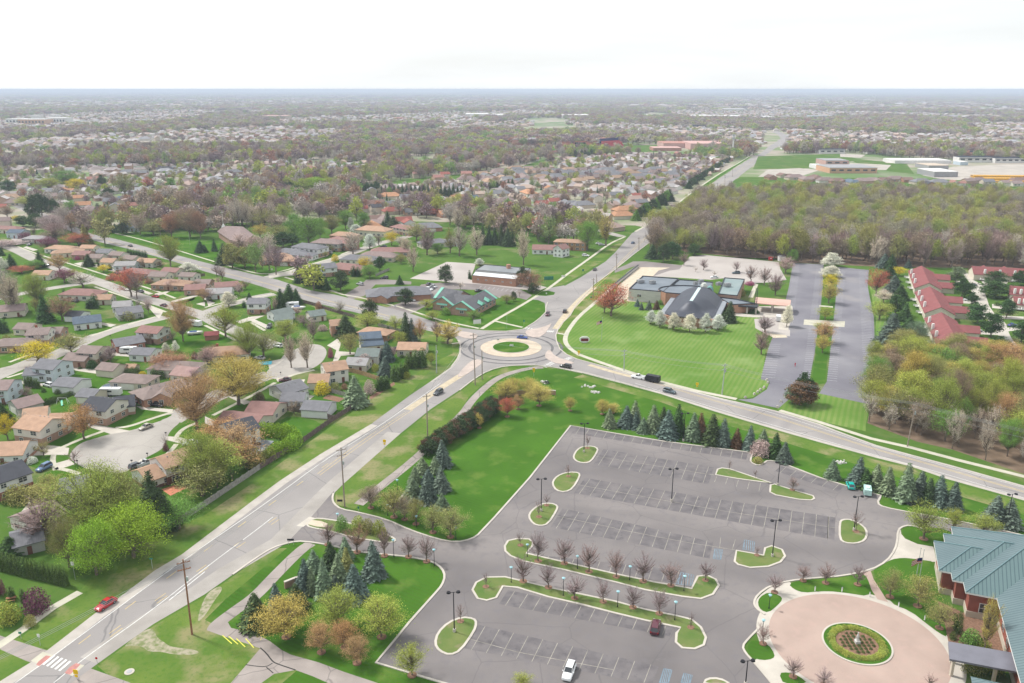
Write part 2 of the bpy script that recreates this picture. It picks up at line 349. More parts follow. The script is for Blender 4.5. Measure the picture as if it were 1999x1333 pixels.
# kerbs of the roundabout legs
kerb(pts('F', '945,646 987,647 1021,643 1043,629.5 1055,620 1065.5,609 1065.5,600 1069,590'), False, .45)
kerb(ne_e[-12:]+se_n[:2], False, .45)
kerb(pts('F', '881,716.5 892,702 898,688 899,674 894,664'), False, .5)
kerb(smooth2(pts('F', '1137,728.5 1090,718.5 1059,714 1036,712.5 987,714.5 953,723.5 926,739.5 897,762'), False, 1), False, .45)
# ---- roundabout
RC = P('F', 997.6, 678.3); RR = (P('F', 938, 679)-P('F', 1057.3, 679)).length/2
circ = lambda c, r, n=72, a0=0: [Vector((c[0]+r*math.cos(a0+2*PI*i/n), c[1]+r*math.sin(a0+2*PI*i/n), 0)) for i in range(n)]
o = MB(); o.prism(circ(RC, RR), .03, .12); struct(o.build('roundabout_apron', mat('apron_concrete', (.50,.42,.33), .9, var=.10, scale=.4)))
o = MB(); o.prism(circ(RC, RR*.59+.35), .12, .26); struct(o.build('kerb', m_conc))
o = MB(); o.prism(circ(RC, RR*.59), .2, .30); struct(o.build('island_grass', m_lawn))
ribbon('tyre_marks', circ(RC, RR+4.6), 1.1, mat('tyre_wear', (.13,.125,.13), .85, var=.3, scale=.5), Z_ROAD+.005, closed=True)
ribbon('tyre_marks', circ(RC, RR+8.6), 1.0, MATS['tyre_wear'], Z_ROAD+.005, closed=True)
# splitter islands painted / concrete
m_split = mat('splitter_concrete', (.44,.37,.33), .9, var=.12, scale=.4)
def island(p, m, z=.12, name='splitter_island', w=.3):
    p = ccw(p); o = MB(); o.prism(p, .03, z); struct(o.build(name, m))
island(smooth2(pts('C2', '1060,985 1100,985 1190,960 1240,930 1150,1060 1040,1060 990,1010'), True, 1), m_split)
island(smooth2(pts('B2', '1210,180 1260,250 1380,285 1440,310 1300,320 1180,270 1170,230'), True, 1), m_split)
island(smooth2(pts('B2', '470,420 600,330 650,285 560,270 480,330 400,430'), True, 1), m_split)
island(smooth2(pts('B2', '440,30 520,40 600,60 560,100 430,80 380,30'), True, 1), m_split)
# pale median strips painted on the legs
for t, s, w in (('B2', '-20,710 180,580 330,480 460,400', 2.9), ('F', '1085,642 1100,620 1120,597 1140,577 1160,561', 3.2), ('F', '1150,712 1200,727 1240,737', 2.2)):
    ribbon('median_band', smooth2(pts(t, s), False), w, mat('median_buff', (.47,.40,.29), .9, var=.15, scale=.5), Z_S)
# ---- centre and edge lines
def line(t, s, w=.16, m=None, dash=None, z=None, name='road_marking', sm=True):
    p = pts(t, s); p = smooth2(p, False) if sm and len(p) > 2 else p
    if not dash: return ribbon(name, p, w, m or m_white, z or Z_MARK)
    d, g = dash; V = []; F = []; acc = 0; on = True; seg = [p[0]]
    res = []
    for i in range(len(p)-1):
        a, b = p[i], p[i+1]; Ls = (b-a).length; pos = 0
        while True:
            need = (d if on else g)-acc
            if pos+need > Ls: acc += Ls-pos; break
            pos += need; acc = 0; q = lerp(a, b, pos/Ls)
            if on: res.append((seg[0], q))
            seg = [q]; on = not on
    for a, b in res:
        t_ = (b-a).normalized(); n_ = Vector((-t_.y, t_.x, 0))*w/2; k = len(V)
        V += [tuple(v)[:2]+(z or Z_MARK,) for v in (a+n_, b+n_, b-n_, a-n_)]; F.append([k, k+1, k+2, k+3])
    return struct(mk(name, V, F, m or m_white))
line('F', '30,1333 105,1280 300,1135 400,1064 520,982 640,893 724,843 800,790 860,748')
line('F', '105,1333 160,1288 300,1189 400,1109 500,1035 533,1009')
line('F', '330,1172 400,1116', w=.2)
line('F', '620,925 700,865 760,825 800,800', .14, m_yellow); line('F', '624,928 705,868 765,827 806,800', .14, m_yellow)
line('F', '540,1010 400,1104 250,1210 120,1305', .14, m_yellow, (3, 9)); line('F', '545,1014 405,1108 255,1214 125,1310', .14, m_yellow, (3, 9))
line('F', '640,905 560,962 480,1018 330,1125 150,1260', .16, m_yellow, (3, 9))
for dy in (-.9, .9):
    line('F', f'1240,{736+dy} 1300,{754+dy} 1411,{787+dy} 1500,{810+dy} 1600,{842+dy} 1711,{878+dy} 1800,{902+dy} 1862,{920+dy} 1999,{960+dy} 2200,{1019+dy}', .16, m_yellow)
line('F', '1240,748 1300,767 1411,801 1500,827 1600,857 1711,889 1800,913 1862,930 1999,972', .15)
line('F', '1240,730 1300,748 1411,781 1500,803 1640,848 1711,873 1862,914 1999,952', .13)
for a, b in ((0, 0), (3, 1.2)):
    line('F', f'{1158+a},{561+b} {1190+a},{532+b} {1215+a},{507+b} {1262+a},{460+b} {1320+a},{420+b} {1370+a},{385+b} {1430+a},{341+b} {1480+a},{305+b}', .18, m_yellow)
for dy in (-.6, .6):
    line('F', f'760,{617+dy} 700,{602+dy} 600,{577+dy} 540,{558+dy} 400,{523+dy} 300,{496+dy} 190,{465+dy}', .18, m_yellow)
line('F', '890,653 820,637 760,622 700,606 620,587', .14)
# crosswalks: bars
def bars(t, a, b, n, dx, dy, w=.55, m=None):
    A, B = P(t, *a), P(t, *b); V = []; F = []
    tx = P(t, a[0]+dx, a[1]+dy)-A; tn = tx.normalized(); u = (B-A).normalized()
    for i in range(n):
        c = lerp(A, B, i/(n-1)); k = len(V)
        for q in (c-u*w/2, c+u*w/2, c+u*w/2+tx, c-u*w/2+tx): V.append((q.x, q.y, Z_MARK+.001))
        F.append([k, k+1, k+2, k+3])
    return struct(mk('crosswalk', V, F, m or m_white))
bars('A0', (280,1215), (385,1255), 5, 75, -62, .5)
bars('B2', (1145,330), (1225,290), 6, 45, 12, .5); bars('B2', (1315,280), (1370,255), 5, 40, 8, .5)
bars('C2', (1000,985), (1060,1000), 4, 22, -14, .45); bars('C2', (1160,1010), (1235,1015), 6, 12, -12, .45)
bars('B2', (460,110), (520,72), 5, 22, -14, .45); bars('B2', (560,50), (600,32), 3, 20, -10, .45)
for t, s in (('A0', '255,1225 300,1190 330,1160 300,1155 250,1195 235,1215'), ('A0', '420,1270 455,1230 495,1205 525,1212 490,1250 455,1280')):
    sheet('tactile_ramp', pts(t, s), mat('ramp_red', (.42,.20,.18), .9, var=.15, scale=1), Z_MARK+.004)
sheet('road_patch', pts('A0', '200,1190 280,1130 350,1155 260,1215'), m_walk, Z_MARK+.001)
sheet('road_patch', pts('A0', '440,1275 490,1205 550,1220 470,1290'), m_walk, Z_MARK+.001)
# ---- trail and paths
ribbon('trail', smooth2(pts('F', '700,985 740,952 800,905 840,868 905,806 915,790 930,772 960,745 985,731 1030,719 1060,717'), False), 2.9, m_trail, .03)
ribbon('trail', smooth2(pts('A1', '690,425 620,470 450,640 330,770 200,860 80,950 60,985'), False), 3.0, m_trail, .027)
sheet('trail', pts('A1', '10,990 60,940 150,940 170,975 330,1015 420,1060 500,1120 560,1150 740,1200 900,1260 1120,1333 1200,1400 950,1400 700,1290 590,1250 450,1275 370,1333 330,1400 130,1400 170,1333 360,1110 310,1090 120,1030'), m_trail, .03)
sheet('trail', pts('A0', '0,1025 330,1130 200,1200 170,1190 0,1115 -120,1060'), m_trail, .026)
sheet('trail', pts('A0', '550,1225 850,1333 700,1400 380,1400 480,1290'), m_trail, .026)
line('A1', '590,1250 470,1210 440,1195 400,1140 360,1105', .25, mat('crack_tar', (.03,.03,.03), .8), z=.041, name='trail_crack')
line('A1', '440,1205 400,1230 330,1225 265,1215', .2, MATS['crack_tar'], z=.041, name='trail_crack')
line('A1', '400,1232 445,1270', .2, MATS['crack_tar'], z=.041, name='trail_crack')
for s in ('115,1025 175,1078', '155,1030 215,1082', '205,1045 262,1100', '265,1045 318,1105'):
    line('A1', s, .2, mat('flag_yellow', (.62,.60,.10), .8), z=.045, name='trail_marking')
ribbon('path', pts('A0', '-20,1100 150,985 340,845 520,742'), 2.0, m_walk, .03)
ribbon('path', smooth2(pts('F', '940,642 973,621 1020,595 1055,573 1075,560 1110,533 1150,505 1190,475 1220,462'), False), 1.8, m_walk, .04)
ribbon('path', pts('F', '968,627 1020,639'), 1.6, m_walk, .036)
ribbon('path', smooth2(pts('F', '1240,452 1290,425 1333,388 1396,344 1420,330 1450,313 1470,300'), False), 2.0, m_walk, .036)
ribbon('path', smooth2(pts('F', '1210,548 1165,588 1130,617 1112,640 1104,655 1103,668 1113,681 1130,692'), False), 2.0, m_walk, .036)
ribbon('path', pts('F', '1130,692 1160,703 1200,717 1285,744 1360,763 1438,779'), 2.2, m_walk, .036)
ribbon('path', pts('F', '1522,801 1600,824 1700,856 1780,874 1870,898 1999,930 2200,985'), 2.0, m_walk, .036)
ribbon('path', pts('F', '1087,650 1104,653'), 1.4, m_walk, .034)
ribbon('path', pts('F', '882,671 896,669'), 1.6, m_walk, .034)
ribbon('path', smooth2(pts('F', '0,372 120,422 210,452 260,463 306,476 400,505 470,526 517,537 560,527 580,520'), False), 1.4, m_walk, .034)
ribbon('path', pts('F', '556,541 640,565 670,575 700,580 780,599 860,625 935,641'), 1.5, m_walk, .034)
# ---- medical office corner and driveways
sheet('verge_grass', pts('F', '944,644 987,645 1021,641 1043,627 1064,608 1064,592 1050,586 1035,584 1000,604 973,622'), m_lawn, .02)
sheet('verge_grass', pts('C2', '1095,695 1150,660 1200,655 1260,670 1250,690 1180,700'), m_lawn, .045)
sheet('driveway', pts('C2', '1040,730 1100,690 1200,635 1260,622 1340,608 1360,700 1290,830 1180,850 1170,760 1110,735'), m_road, .031)
sheet('parking_lot', pts('C2', '100,600 260,585 470,590 640,600 830,625 950,640 1060,695 1010,735 960,720 800,700 780,720 640,650 300,640 240,700 190,760 20,850 -50,850 -200,800 -80,760 -60,700 60,640'), mat('office_lot_asphalt', (.19,.165,.16), .9, col2=(.25,.225,.215), scale=.08), .028)
sheet('parking_lot', pts('C1', '1210,690 1340,610 1400,560 1550,555 1790,575 1790,600 1480,600 1380,700 1300,720 1270,735'), MATS['office_lot_asphalt'], .028)
sheet('parking_lot', pts('C2', '0,550 320,405 570,420 560,460 520,560 900,590 1050,620 1130,610 1190,625 1110,660 860,630 400,590 250,570'), m_churchlot, .026)
sheet('lawn', pts('C2', '0,545 320,400 570,415 620,400 1060,440 1120,600 1190,615 1500,395 1770,180 1500,370 1330,370 900,270 600,250 200,350 -50,470 -100,520'), m_yard, .014)
sheet('lawn', pts('C2', '590,640 1000,735 600,980 480,960 200,890 60,840 300,860 560,900 800,740'), m_lawn, .013)
sheet('verge_grass', pts('C2', '1200,620 1270,615 1330,600 1480,520 1600,440 1700,395 1550,400 1380,500'), m_verge, .018)
sheet('verge_grass', pts('F', '1160,503 1200,478 1236,466 1200,492 1180,503'), m_verge, .018)
sheet('verge_grass', pts('F', '1238,455 1308,418 1345,391 1405,346 1463,308 1460,305 1400,341 1340,384 1290,424 1236,452'), m_lawn, .018)
sheet('verge_grass', pts('F', '1090,635 1113,614 1126,592 1160,554 1200,525 1216,520 1235,522 1215,548 1165,588 1130,617 1112,642 1104,655 1103,668 1113,681 1130,692 1160,703 1190,714 1126,700 1106,691 1092,680 1086,665 1085,654'), m_verge, .016)
# ---- church grounds
sheet('lawn', pts('F', '1215,548 1235,522 1250,540 1222,560 1218,582 1300,600 1420,620 1478,618 1483,640 1495,680 1488,735 1503,742 1497,757 1470,775 1452,779 1438,777 1360,761 1285,742 1200,715 1130,691 1114,680 1105,668 1106,655 1114,642 1132,618 1168,588'), m_church, .02)
sheet('lawn', pts('F', '1517,799 1530,783 1545,770 1560,765 1590,765 1699,788 1690,830 1690,842 1600,822'), m_church, .021)
sheet('parking_lot', pts('F', '1548,513 1608,516 1606,560 1600,620 1590,690 1580,742 1575,760 1545,775 1520,797 1440,780 1470,778 1497,760 1503,745 1485,740 1500,680 1518,630 1530,600 1540,560'), m_greylot, .026)
sheet('parking_lot', pts('F', '1636,521 1696,527 1694,560 1706,620 1709,720 1714,765 1700,790 1599,768 1614,745 1617,720 1625,650 1632,580'), m_greylot, .026)
sheet('verge_grass', pts('F', '1612,525 1634,525 1630,580 1622,650 1613,720 1610,748 1584,752 1592,690 1602,620 1608,560'), m_lawn, .03)
sheet('verge_grass', pts('F', '1700,530 1730,530 1730,700 1722,770 1716,765 1712,720 1710,620 1698,560'), m_church, .024)
sheet('crosswalk_slab', pts('C4', '-130,905 225,920 220,970 -135,950'), m_walk, .036); sheet('path', pts('C4', '0,780 120,790 120,802 0,792'), m_walk, .036)
sheet('parking_lot', pts('C3', '590,430 650,360 780,345 1420,405 1440,470 1490,560 1380,580 1220,590 1180,640 960,545 830,560 600,545 330,530 400,470'), m_churchlot, .027)
sheet('driveway', pts('C3', '160,400 270,400 590,435 560,470 480,480 330,530 200,540 60,600 100,500 180,440 0,500 0,470 100,430'), MATS['office_lot_asphalt'], .029)
sheet('yard_gravel', pts('C3', '215,450 480,455 380,480 330,530 60,760 0,745 30,610'), m_tan, .034)
sheet('path', pts('C3', '100,720 440,745 440,765 100,745'), m_tan, .036)
sheet('lawn', pts('C3', '1240,605 1480,620 1475,710 1225,705'), m_yard, .03); sheet('lawn', pts('C3', '1120,600 1210,590 1165,715 1060,710'), m_yard, .03)
sheet('path', pts('C3', '1215,590 1245,600 1200,715 1160,712'), m_walk, .034)
sheet('driveway', pts('C3', '1030,790 1540,790 1550,850 1500,1000 1420,990 1430,880 1300,890 1100,880 1030,870'), m_conc, .034)
sheet('driveway', pts('C3', '1210,900 1430,880 1520,1000 1520,1050 1330,1040 1220,980'), m_churchlot, .033)
sheet('lawn', pts('C3', '1090,820 1240,820 1250,850 1150,860 1085,845'), m_lawn, .04)
sheet('path', pts('C3', '1310,1020 1480,1040 1500,1060 1380,1065'), m_tan, .037)
sheet('lawn', pts('C3', '270,400 160,390 165,340 330,220 400,230 640,330 740,340 1420,395 1420,360 1600,400 1590,385 1600,395 640,345 600,430 400,415'), m_yard, .016)
# ---- wood floor (east wood and near east wood)
wood_a = pts('F', '1262,462 1300,440 1345,408 1400,394 1500,388 1700,388 1999,396 2300,408 2500,520 2100,540 1999,527 1900,523 1700,520 1540,512 1345,492 1270,505')
sheet('wood_floor', wood_a, m_woodfloor, .012)
wood_b = pts('F', '1693,826 1700,790 1705,700 1730,690 1800,700 1900,700 2010,712 2400,780 2600,1000 2200,990 1999,925 1860,878 1790,862')
sheet('wood_floor', wood_b, m_woodfloor, .012)
# ---- townhouse area
sheet('driveway', smooth2(pts('C4', '1300,600 1420,610 1440,680 1490,830 1620,930 1640,1010 1680,1090 1777,1200 1950,1350 1700,1300 1590,1200 1570,1050 1420,850 1330,680'), True, 1), m_conc, .03)
sheet('driveway', pts('C4', '1240,500 1300,500 1330,560 1440,610 1400,640 1300,600 1180,590 1180,560 1310,590 1260,530'), m_conc, .031)
for s in ('1180,720 1420,740 1420,775 1190,760', '1240,850 1480,850 1500,880 1260,880', '1320,1000 1540,1010 1560,1040 1320,1030', '1410,1150 1600,1180 1590,1210 1410,1180', '1500,770 1777,800 1777,830 1500,805', '1560,870 1777,880 1777,905 1580,900', '1600,980 1777,960 1777,990 1620,1010', '1400,560 1640,570 1620,620 1430,610'):
    sheet('driveway', pts('C4', s), m_conc, .034)
# ================================================================= CAR PARK
lot = pts('F', '1115,831 1200,846 1297,862 1470,884.5 1466,894 1465,902 1479,909.5 1490,905 1499,898.5 1522,902.5 1600,932.5 1653,949 1678,955.5 1720,968 1712,982.5 1725,990.5 1779,1001 1839,1011.5 1944,1032.5 1999,1046 2200,1095 2200,1150 1850,1060 1800,1050 1809,1030 1776,1025 1757,1030 1752,1041 1752,1053 1747,1074 1731,1096 1701,1113 1644,1125 1599,1128 1539,1134 1503,1144 1479,1161 1471,1176 1476,1188 1493,1200 1487,1221 1460,1248 1449,1262 1455,1275 1470,1291 1520,1350 1560,1420 900,1420 866,1334 734,1294 800,1209 863,1143 869,1125 863,1110 845,1096.5 800,1087.5 754,1083 694,1077 640,1063.5 592,1056.6 560,1060 600,1018 652,958 651,975 653,984 666,994.5 700,1000.5 754,1014 800,1035 854,1053 890,1059 920,1053 938,1041 1034,933')
sheet('parking_lot', lot, m_asph, .030)
kerb(smooth2(pts('F', '651,963 648.5,973.5 652,984 666,994.5 700,1000.5 754,1014 800,1035 854,1053 890,1059 920,1053 938,1041 1034,933'), False, 1)+pts('F', '1036,930.5 1114,831 1200,846 1297,862 1469,884')+smooth2(pts('F', '1470,885 1466,894 1465,902 1479,909.5 1490,905 1499,898.5 1522,902.5'), False, 1)+pts('F', '1600,932.5 1653,949 1678,955.5')+smooth2(pts('F', '1720,968 1712,982.5 1725,990.5 1779,1001 1839,1011.5'), False, 1)+pts('F', '1944,1032.5 1999,1046 2200,1095'), False, .5)
kerb(smooth2(pts('F', '454,1122 499,1090 532,1069.5 568,1058.5 592,1056.6 640,1063.5 694,1077 754,1083 800,1087.5 845,1096.5 863,1110 869,1125 863,1143 850,1158'), False, 1)+pts('F', '800,1214 734,1294 866,1334 1000,1372'), False, .5)
kerb(smooth2(pts('F', '1809,1035 1776,1025 1757,1030 1752,1041 1752,1053 1747,1074 1731,1096 1701,1113 1644,1125 1599,1128 1539,1134 1503,1144 1479,1161 1471,1176 1476,1188 1493,1200'), False, 1), False, .45)
kerb(smooth2(pts('F', '1487,1221 1460,1248 1449,1262 1455,1275 1470,1291 1520,1350'), False, 1), False, .4)
m_isl = mat('island_turf', (.085,.15,.035), .95, col2=(.15,.18,.06), scale=.22, bump=.4); add_layer(m_isl, (.23,.19,.12), 'noise', .3, .57, .72, .7)
def pisland(t, s, it=1, trees=()):
    p = ccw(smooth2(pts(t, s), True, it)); kerb(p, True, .5)
    q = offset(p, .2); struct(mk('island_grass', [(v[0], v[1], .15) for v in q], [list(range(len(q)))], m_isl))
pisland('B2', '1420,1110 1450,1060 1500,1030 1590,1028 1632,1050 1618,1090 1570,1160 1520,1175 1460,1165 1425,1140', 1)
pisland('F', '1078,945 1083,934 1095,926 1112,922 1130,923 1132,930 1118,954 1103,961 1086,958')
pisland('A2', '772,255 790,215 850,172 920,165 962,183 955,213 900,300 850,314 803,300')
pisland('A2', '618,445 640,410 700,397 775,400 802,420 797,445 757,492 1000,548 1333,625 1583,678 1833,722 1873,642 1933,635 1990,662 2010,700 1972,758 1893,787 1773,773 1533,730 1333,678 1000,598 740,543 655,508 622,478', 0)
pisland('A2', '408,730 432,682 500,648 620,646 900,713 1333,804 1533,858 1733,898 1833,923 1893,973 1926,1040 1912,1088 1853,1113 1773,1107 1731,1070 1735,1012 1762,976 1533,928 1333,880 1100,820 900,775 700,714 605,706 562,780 500,798 442,786', 0)
pisland('A2', '163,1080 182,1010 250,942 340,908 417,917 434,945 418,1000 330,1125 260,1155 192,1127')
pisland('A3', '780,545 792,474 968,505 978,458 1020,444 1088,468 1108,510 1078,548 1000,577 880,585 803,565', 0)
pisland('A3', '1010,93 1014,48 1040,42 1160,80 1290,118 1298,135 1278,146 1200,141 1050,113', 0)
pisland('B3', '875,1098 893,1050 930,1040 1000,1049 1365,1172 1300,1163 1060,1131', 0)
pisland('A4', '134,398 134,292 152,272 208,272 288,313 314,360 297,408 240,428 170,424')
pisland('A3', '575,1345 600,1308 680,1306 760,1345')
pisland('F', '598,1024 612,1012 640,1014 690,1023 745,1040 770,1051 772,1058 755,1060 690,1050 640,1036 605,1030', 1)
sheet('entrance_apron', pts('A1', '595,312 680,252 720,262 640,318'), m_conc, .04)
sheet('entrance_apron', pts('A1', '655,300 690,275 760,285 800,300 790,325 720,318'), m_tan, .165)
# stall lines: rows of parallel strokes between two digitised strokes
def stalls(a, b, st=2.96, m=None, skip=()):
    A0, A1 = P(*a[:3]), P(a[0], *a[3:]); B0, B1 = P(*b[:3]), P(b[0], *b[3:])
    n = max(1, round(((A0+A1)-(B0+B1)).length/2/st)); V = []; F = []
    if n > 4: e = (B0-A0).normalized()*1.5; sheet('stall_surface', [A0-e, A1-e, B1+e, B0+e], m_stallsurf, .0345)
    for i in range(n+1):
        if i in skip: continue
        p = lerp(A0, B0, i/n); q = lerp(A1, B1, i/n); d = (q-p).normalized(); k = len(V); w = Vector((-d.y, d.x, 0))*.065
        for v in (p+w, q+w, q-w, p-w): V.append((v.x, v.y, .041))
        F.append([k, k+1, k+2, k+3])
    return struct(mk('stall_marking', V, F, m or m_stall))
stalls(('Z1',215,100,160,180), ('B3',1110,900,1095,960))
stalls(('Z1',582,388,455,585), ('B3',815,1025,765,1170))
stalls(('B3',885,1110,865,1160), ('B3',1265,1170,1250,1240))
stalls(('Z1',345,765,205,960), ('Z2',1455,722,1440,1012))
stalls(('A2',1030,205,952,328), ('A3',600,408,575,515))
stalls(('A3',690,385,682,455), ('A3',785,400,765,465))
stalls(('A2',682,738,622,830), ('A3',335,958,310,1020))
stalls(('A2',820,500,808,530), ('A3',420,600,392,690))
stalls(('A2',490,965,400,1120), ('A3',235,1215,190,1333))
stalls(('Z2',890,85,820,150), ('A4',130,40,90,78))
stalls(('A4',340,120,300,140), ('A4',340,120,300,140))
stalls(('A4',60,255,55,395), ('A4',60,255,55,395))
for t, s in (('Z1', '410,468 1960,716'), ('B3', '700,1078 872,1098'), ('Z1', '185,840 1405,1062 1650,1105'), ('F', '1347,986 1428,1000 1634,1031'), ('A2', '940,245 1333,326'), ('A3', '0,330 500,425 620,442 790,470'), ('A2', '380,1045 700,1133 1333,1250')):
    line(t, s, .13, m_stall, z=.042, sm=False, name='stall_marking')
def hatch(t, q, n=6):
    p = pts(t, q); V = []; F = []
    for i in range(n):
        a = lerp(p[0], p[1], i/(n-1)); b = lerp(p[3], p[2], min(1, (i+.6)/(n-1))); d = (b-a).normalized(); w = Vector((-d.y, d.x, 0))*.08; k = len(V)
        for v in (a+w, b+w, b-w, a-w): V.append((v.x, v.y, .044))
        F.append([k, k+1, k+2, k+3])
    for a, b in zip(p, p[1:]+p[:1]):
        d = (b-a).normalized(); w = Vector((-d.y, d.x, 0))*.07; k = len(V)
        for v in (a+w, b+w, b-w, a-w): V.append((v.x, v.y, .046))
        F.append([k, k+1, k+2, k+3])
    struct(mk('accessible_marking', V, F, m_blue))
hatch('A3', '845,402 910,415 905,478 832,465'); hatch('A3', '652,460 702,468 690,532 640,525'); hatch('A3', '430,615 515,632 500,700 400,690'); hatch('A3', '320,1240 372,1250 350,1333 290,1333'); hatch('A3', '450,1270 505,1285 490,1333 430,1333')
# church lot stall strokes
def vstalls(a, b, c, d, st=2.75):
    """strokes between the edge line a-b and the parallel line c-d"""
    A, B, C_, D = (P('F', *v) for v in (a, b, c, d)); n = int((B-A).length/st); V = []; F = []
    for i in range(n+1):
        p = lerp(A, B, i/n); q = lerp(C_, D, i/n); k = len(V); e = (q-p).normalized(); w = Vector((-e.y, e.x, 0))*.11
        for v in (p+w, q+w, q-w, p-w): V.append((v.x, v.y, .038))
        F.append([k, k+1, k+2, k+3])
    struct(mk('stall_marking', V, F, mat('lot_line_white', (.42,.42,.43), .8, var=.2, scale=.5)))
vstalls((1692,530), (1712,760), (1676,529), (1687,758)); vstalls((1636,530), (1614,742), (1650,530), (1634,744)); vstalls((1604,520), (1583,738), (1594,520), (1567,738))
vstalls((1501,672), (1485,735), (1524,672), (1513,737)); vstalls((1551,517), (1536,600), (1562,517), (1552,600))
for i in range(3): vstalls((940-60*0, 558+i*0), (1010, 566), (936, 562), (1004, 571)) if i == 0 else None
# ---- plaza
PC = G(1673, 1256.5); PR = (G(1609.5,1256.5)-G(1736.4,1256.5)).length/2
sheet('plaza_walk', circ(PC, PR*2.98, 96), m_conc, .040); sheet('plaza_brick', circ(PC, PR*2.60, 96), m_brickp, .048)
kerb(circ(PC, PR*1.0, 64), True, .35, h=.2); sheet('island_grass', circ(PC, PR*.98, 64), m_lawn, .17); sheet('planting_bed', circ(PC, PR*.62, 48), m_mulch, .19)
sheet('plaza_walk', pts('A4', '510,370 560,395 640,430 745,450 765,545 495,470 430,560 350,600 300,618 440,545 495,470 505,400'), m_conc, .042)
sheet('plaza_walk', pts('A4', '530,330 515,360 512,400 495,470 470,510 430,545 760,546 745,448 640,430 560,395 535,365'), m_conc, .043)
sheet('plaza_walk', pts('A3', '905,810 918,850 990,895 965,940 955,985 990,1040 1030,1100 900,1195 1010,1333 1080,1400 1700,1500 1500,1333 1200,1100 1090,940 1100,830 1250,770 1200,730 1130,670 1040,690 950,760'), m_conc, .038)
sheet('plaza_walk', pts('A4', '835,1060 850,1120 860,1185 925,1255 905,1333 880,1420 780,1420 790,1240 800,1150 760,1060'), m_conc, .041)
sheet('paver_walk', pts('A4', '285,618 335,604 355,660 450,810 380,790 345,735'), m_brickp, .046)
m_gl = m_lawn
for t, s in (('A3', '930,820 940,778 1000,742 1075,765 1093,790 1060,830 1000,878 950,860'), ('A3', '862,1090 900,1052 1000,1082 1043,1150 1030,1178 960,1188 882,1165'), ('A3', '1130,690 1200,667 1333,660 1530,640 1625,620 1660,690 1678,775 1450,740 1333,738 1230,748 1165,725'), ('A3', '1067,1270 1130,1264 1200,1290 1260,1340 1100,1345'),
             ('A4', '340,610 400,570 470,530 540,520 610,525 770,548 800,800 840,1040 780,1010 700,950 600,870 450,808'), ('A4', '537,345 560,320 640,312 800,330 880,360 770,440 700,440 620,420 560,385')):
    sheet('lawn', smooth2(pts(t, s), True, 1), m_gl, .052)
sheet('planting_bed', pts('A4', '770,800 900,860 1200,980 1230,1140 840,1065 820,960'), m_mulch, .058)
# ================================================================= NEIGHBOURHOOD STREETS
def street(t, s, w, m=None, z=.022, name='street'): return ribbon(name, smooth2(pts(t, s), False), w, m or m_road2, z)
sheet('street', smooth2(pts('B0', '595,865 620,800 700,730 830,690 960,652 1150,622 1330,560 1500,505 1580,540 1480,620 1440,700 1420,780 1260,862 1200,900 1150,960 1000,1010 740,960')), m_road2, .024)
street('F', '330,822 385,790 445,762 500,740 530,730', 9.5, z=.020)
sheet('street', smooth2(pts('F', '515,738 522,722 545,705 556,690 600,672 625,672 640,684 632,705 610,720 585,728 555,741')), m_road2, .025)
street('B0', '-260,250 -60,165 150,75 330,5 460,-50', 8.5); street('C0', '-60,1370 330,1275 560,1175 900,1015 1250,925 1440,880', 8.5, z=.0215)
street('C0', '-200,180 0,250 150,300 330,395 560,480 900,590 1150,690 1500,790 1777,870 1900,940 2060,1010 2230,1080 2400,1140', 8.5, z=.023)
street('C1', '0,850 150,790 300,752 430,712 600,682', 7.5, z=.0255); street('C0', '-200,770 0,715 400,640 650,600 860,575', 7.5, z=.0205)
street('C1', '545,540 780,485 950,435 1230,345 1480,250 1700,200 1777,180', 8, z=.026); street('C0', '-300,100 -100,60 60,120 200,250', 7.5, z=.0265)
street('F', '1215,462 1190,455 1150,445 1120,440 1090,425 1065,408 1040,398', 8, z=.02)
for s in ('285,748 470,755 600,775 590,835 440,835 200,845', '455,915 600,875 650,915 560,945 490,960 470,940', '770,560 900,585 1140,628 960,655 860,620 760,590', '1180,410 1260,420 1500,440 1495,472 1400,460 1230,440',
          '1440,672 1560,682 1700,720 1700,760 1600,745 1440,705', '1220,870 1370,880 1300,930 1150,960', '130,185 440,225 470,260 380,240 140,215', '590,70 840,95 860,135 600,95', '1290,205 1380,215 1270,250', '250,1250 470,1110 530,1060 620,1040 500,1180 400,1270 250,1333 180,1333'):
    sheet('driveway', pts('B0', s), m_conc, .03)
for s in ('0,230 90,190 0,130', '610,165 690,165 760,185 870,180 850,220 740,205 630,200', '300,350 420,375 340,400 200,330 240,300', '620,370 740,410 700,430 560,385', '880,310 950,325 900,360 870,350', '0,500 130,560 90,600 0,560'):
    sheet('driveway', pts('B1', s), m_conc, .031)
for s in ('780,420 960,440 940,460 760,445', '960,460 1080,480 1060,500 940,480', '1220,640 1330,680 1290,690 1200,655', '1480,745 1700,690 1720,700 1500,760', '1340,680 1480,655 1440,680 1350,700', '880,930 1010,950 960,970 860,945', '570,1040 700,1060 740,1075 600,1055', '930,1190 1090,1195 1160,1230 960,1215',
          '640,420 740,400 820,435 700,440', '1260,770 1420,830 1380,900 1340,860', '0,1190 150,1130 230,1150 100,1190', '230,270 330,300 290,310 200,280', '1700,770 1777,750 1777,790'):
    sheet('driveway', pts('C0', s), m_conc, .031)
for s in ('270,920 400,880 520,870 420,910 300,940', '550,510 760,480 780,520 560,540', '380,880 560,960 540,990 360,900', '1060,1130 1150,1070 1180,1110 1160,1180 1300,1190 1300,1210 1180,1220 1150,1270 1110,1270 1140,1170 1080,1140', '830,380 1040,330 1070,350 900,400', '1620,1150 1777,1140 1777,1180 1640,1180', '0,700 -10,730 90,760 30,790', '540,1270 700,1240 640,1290 560,1333'):
    sheet('driveway', pts('C1', s), m_conc, .0315)
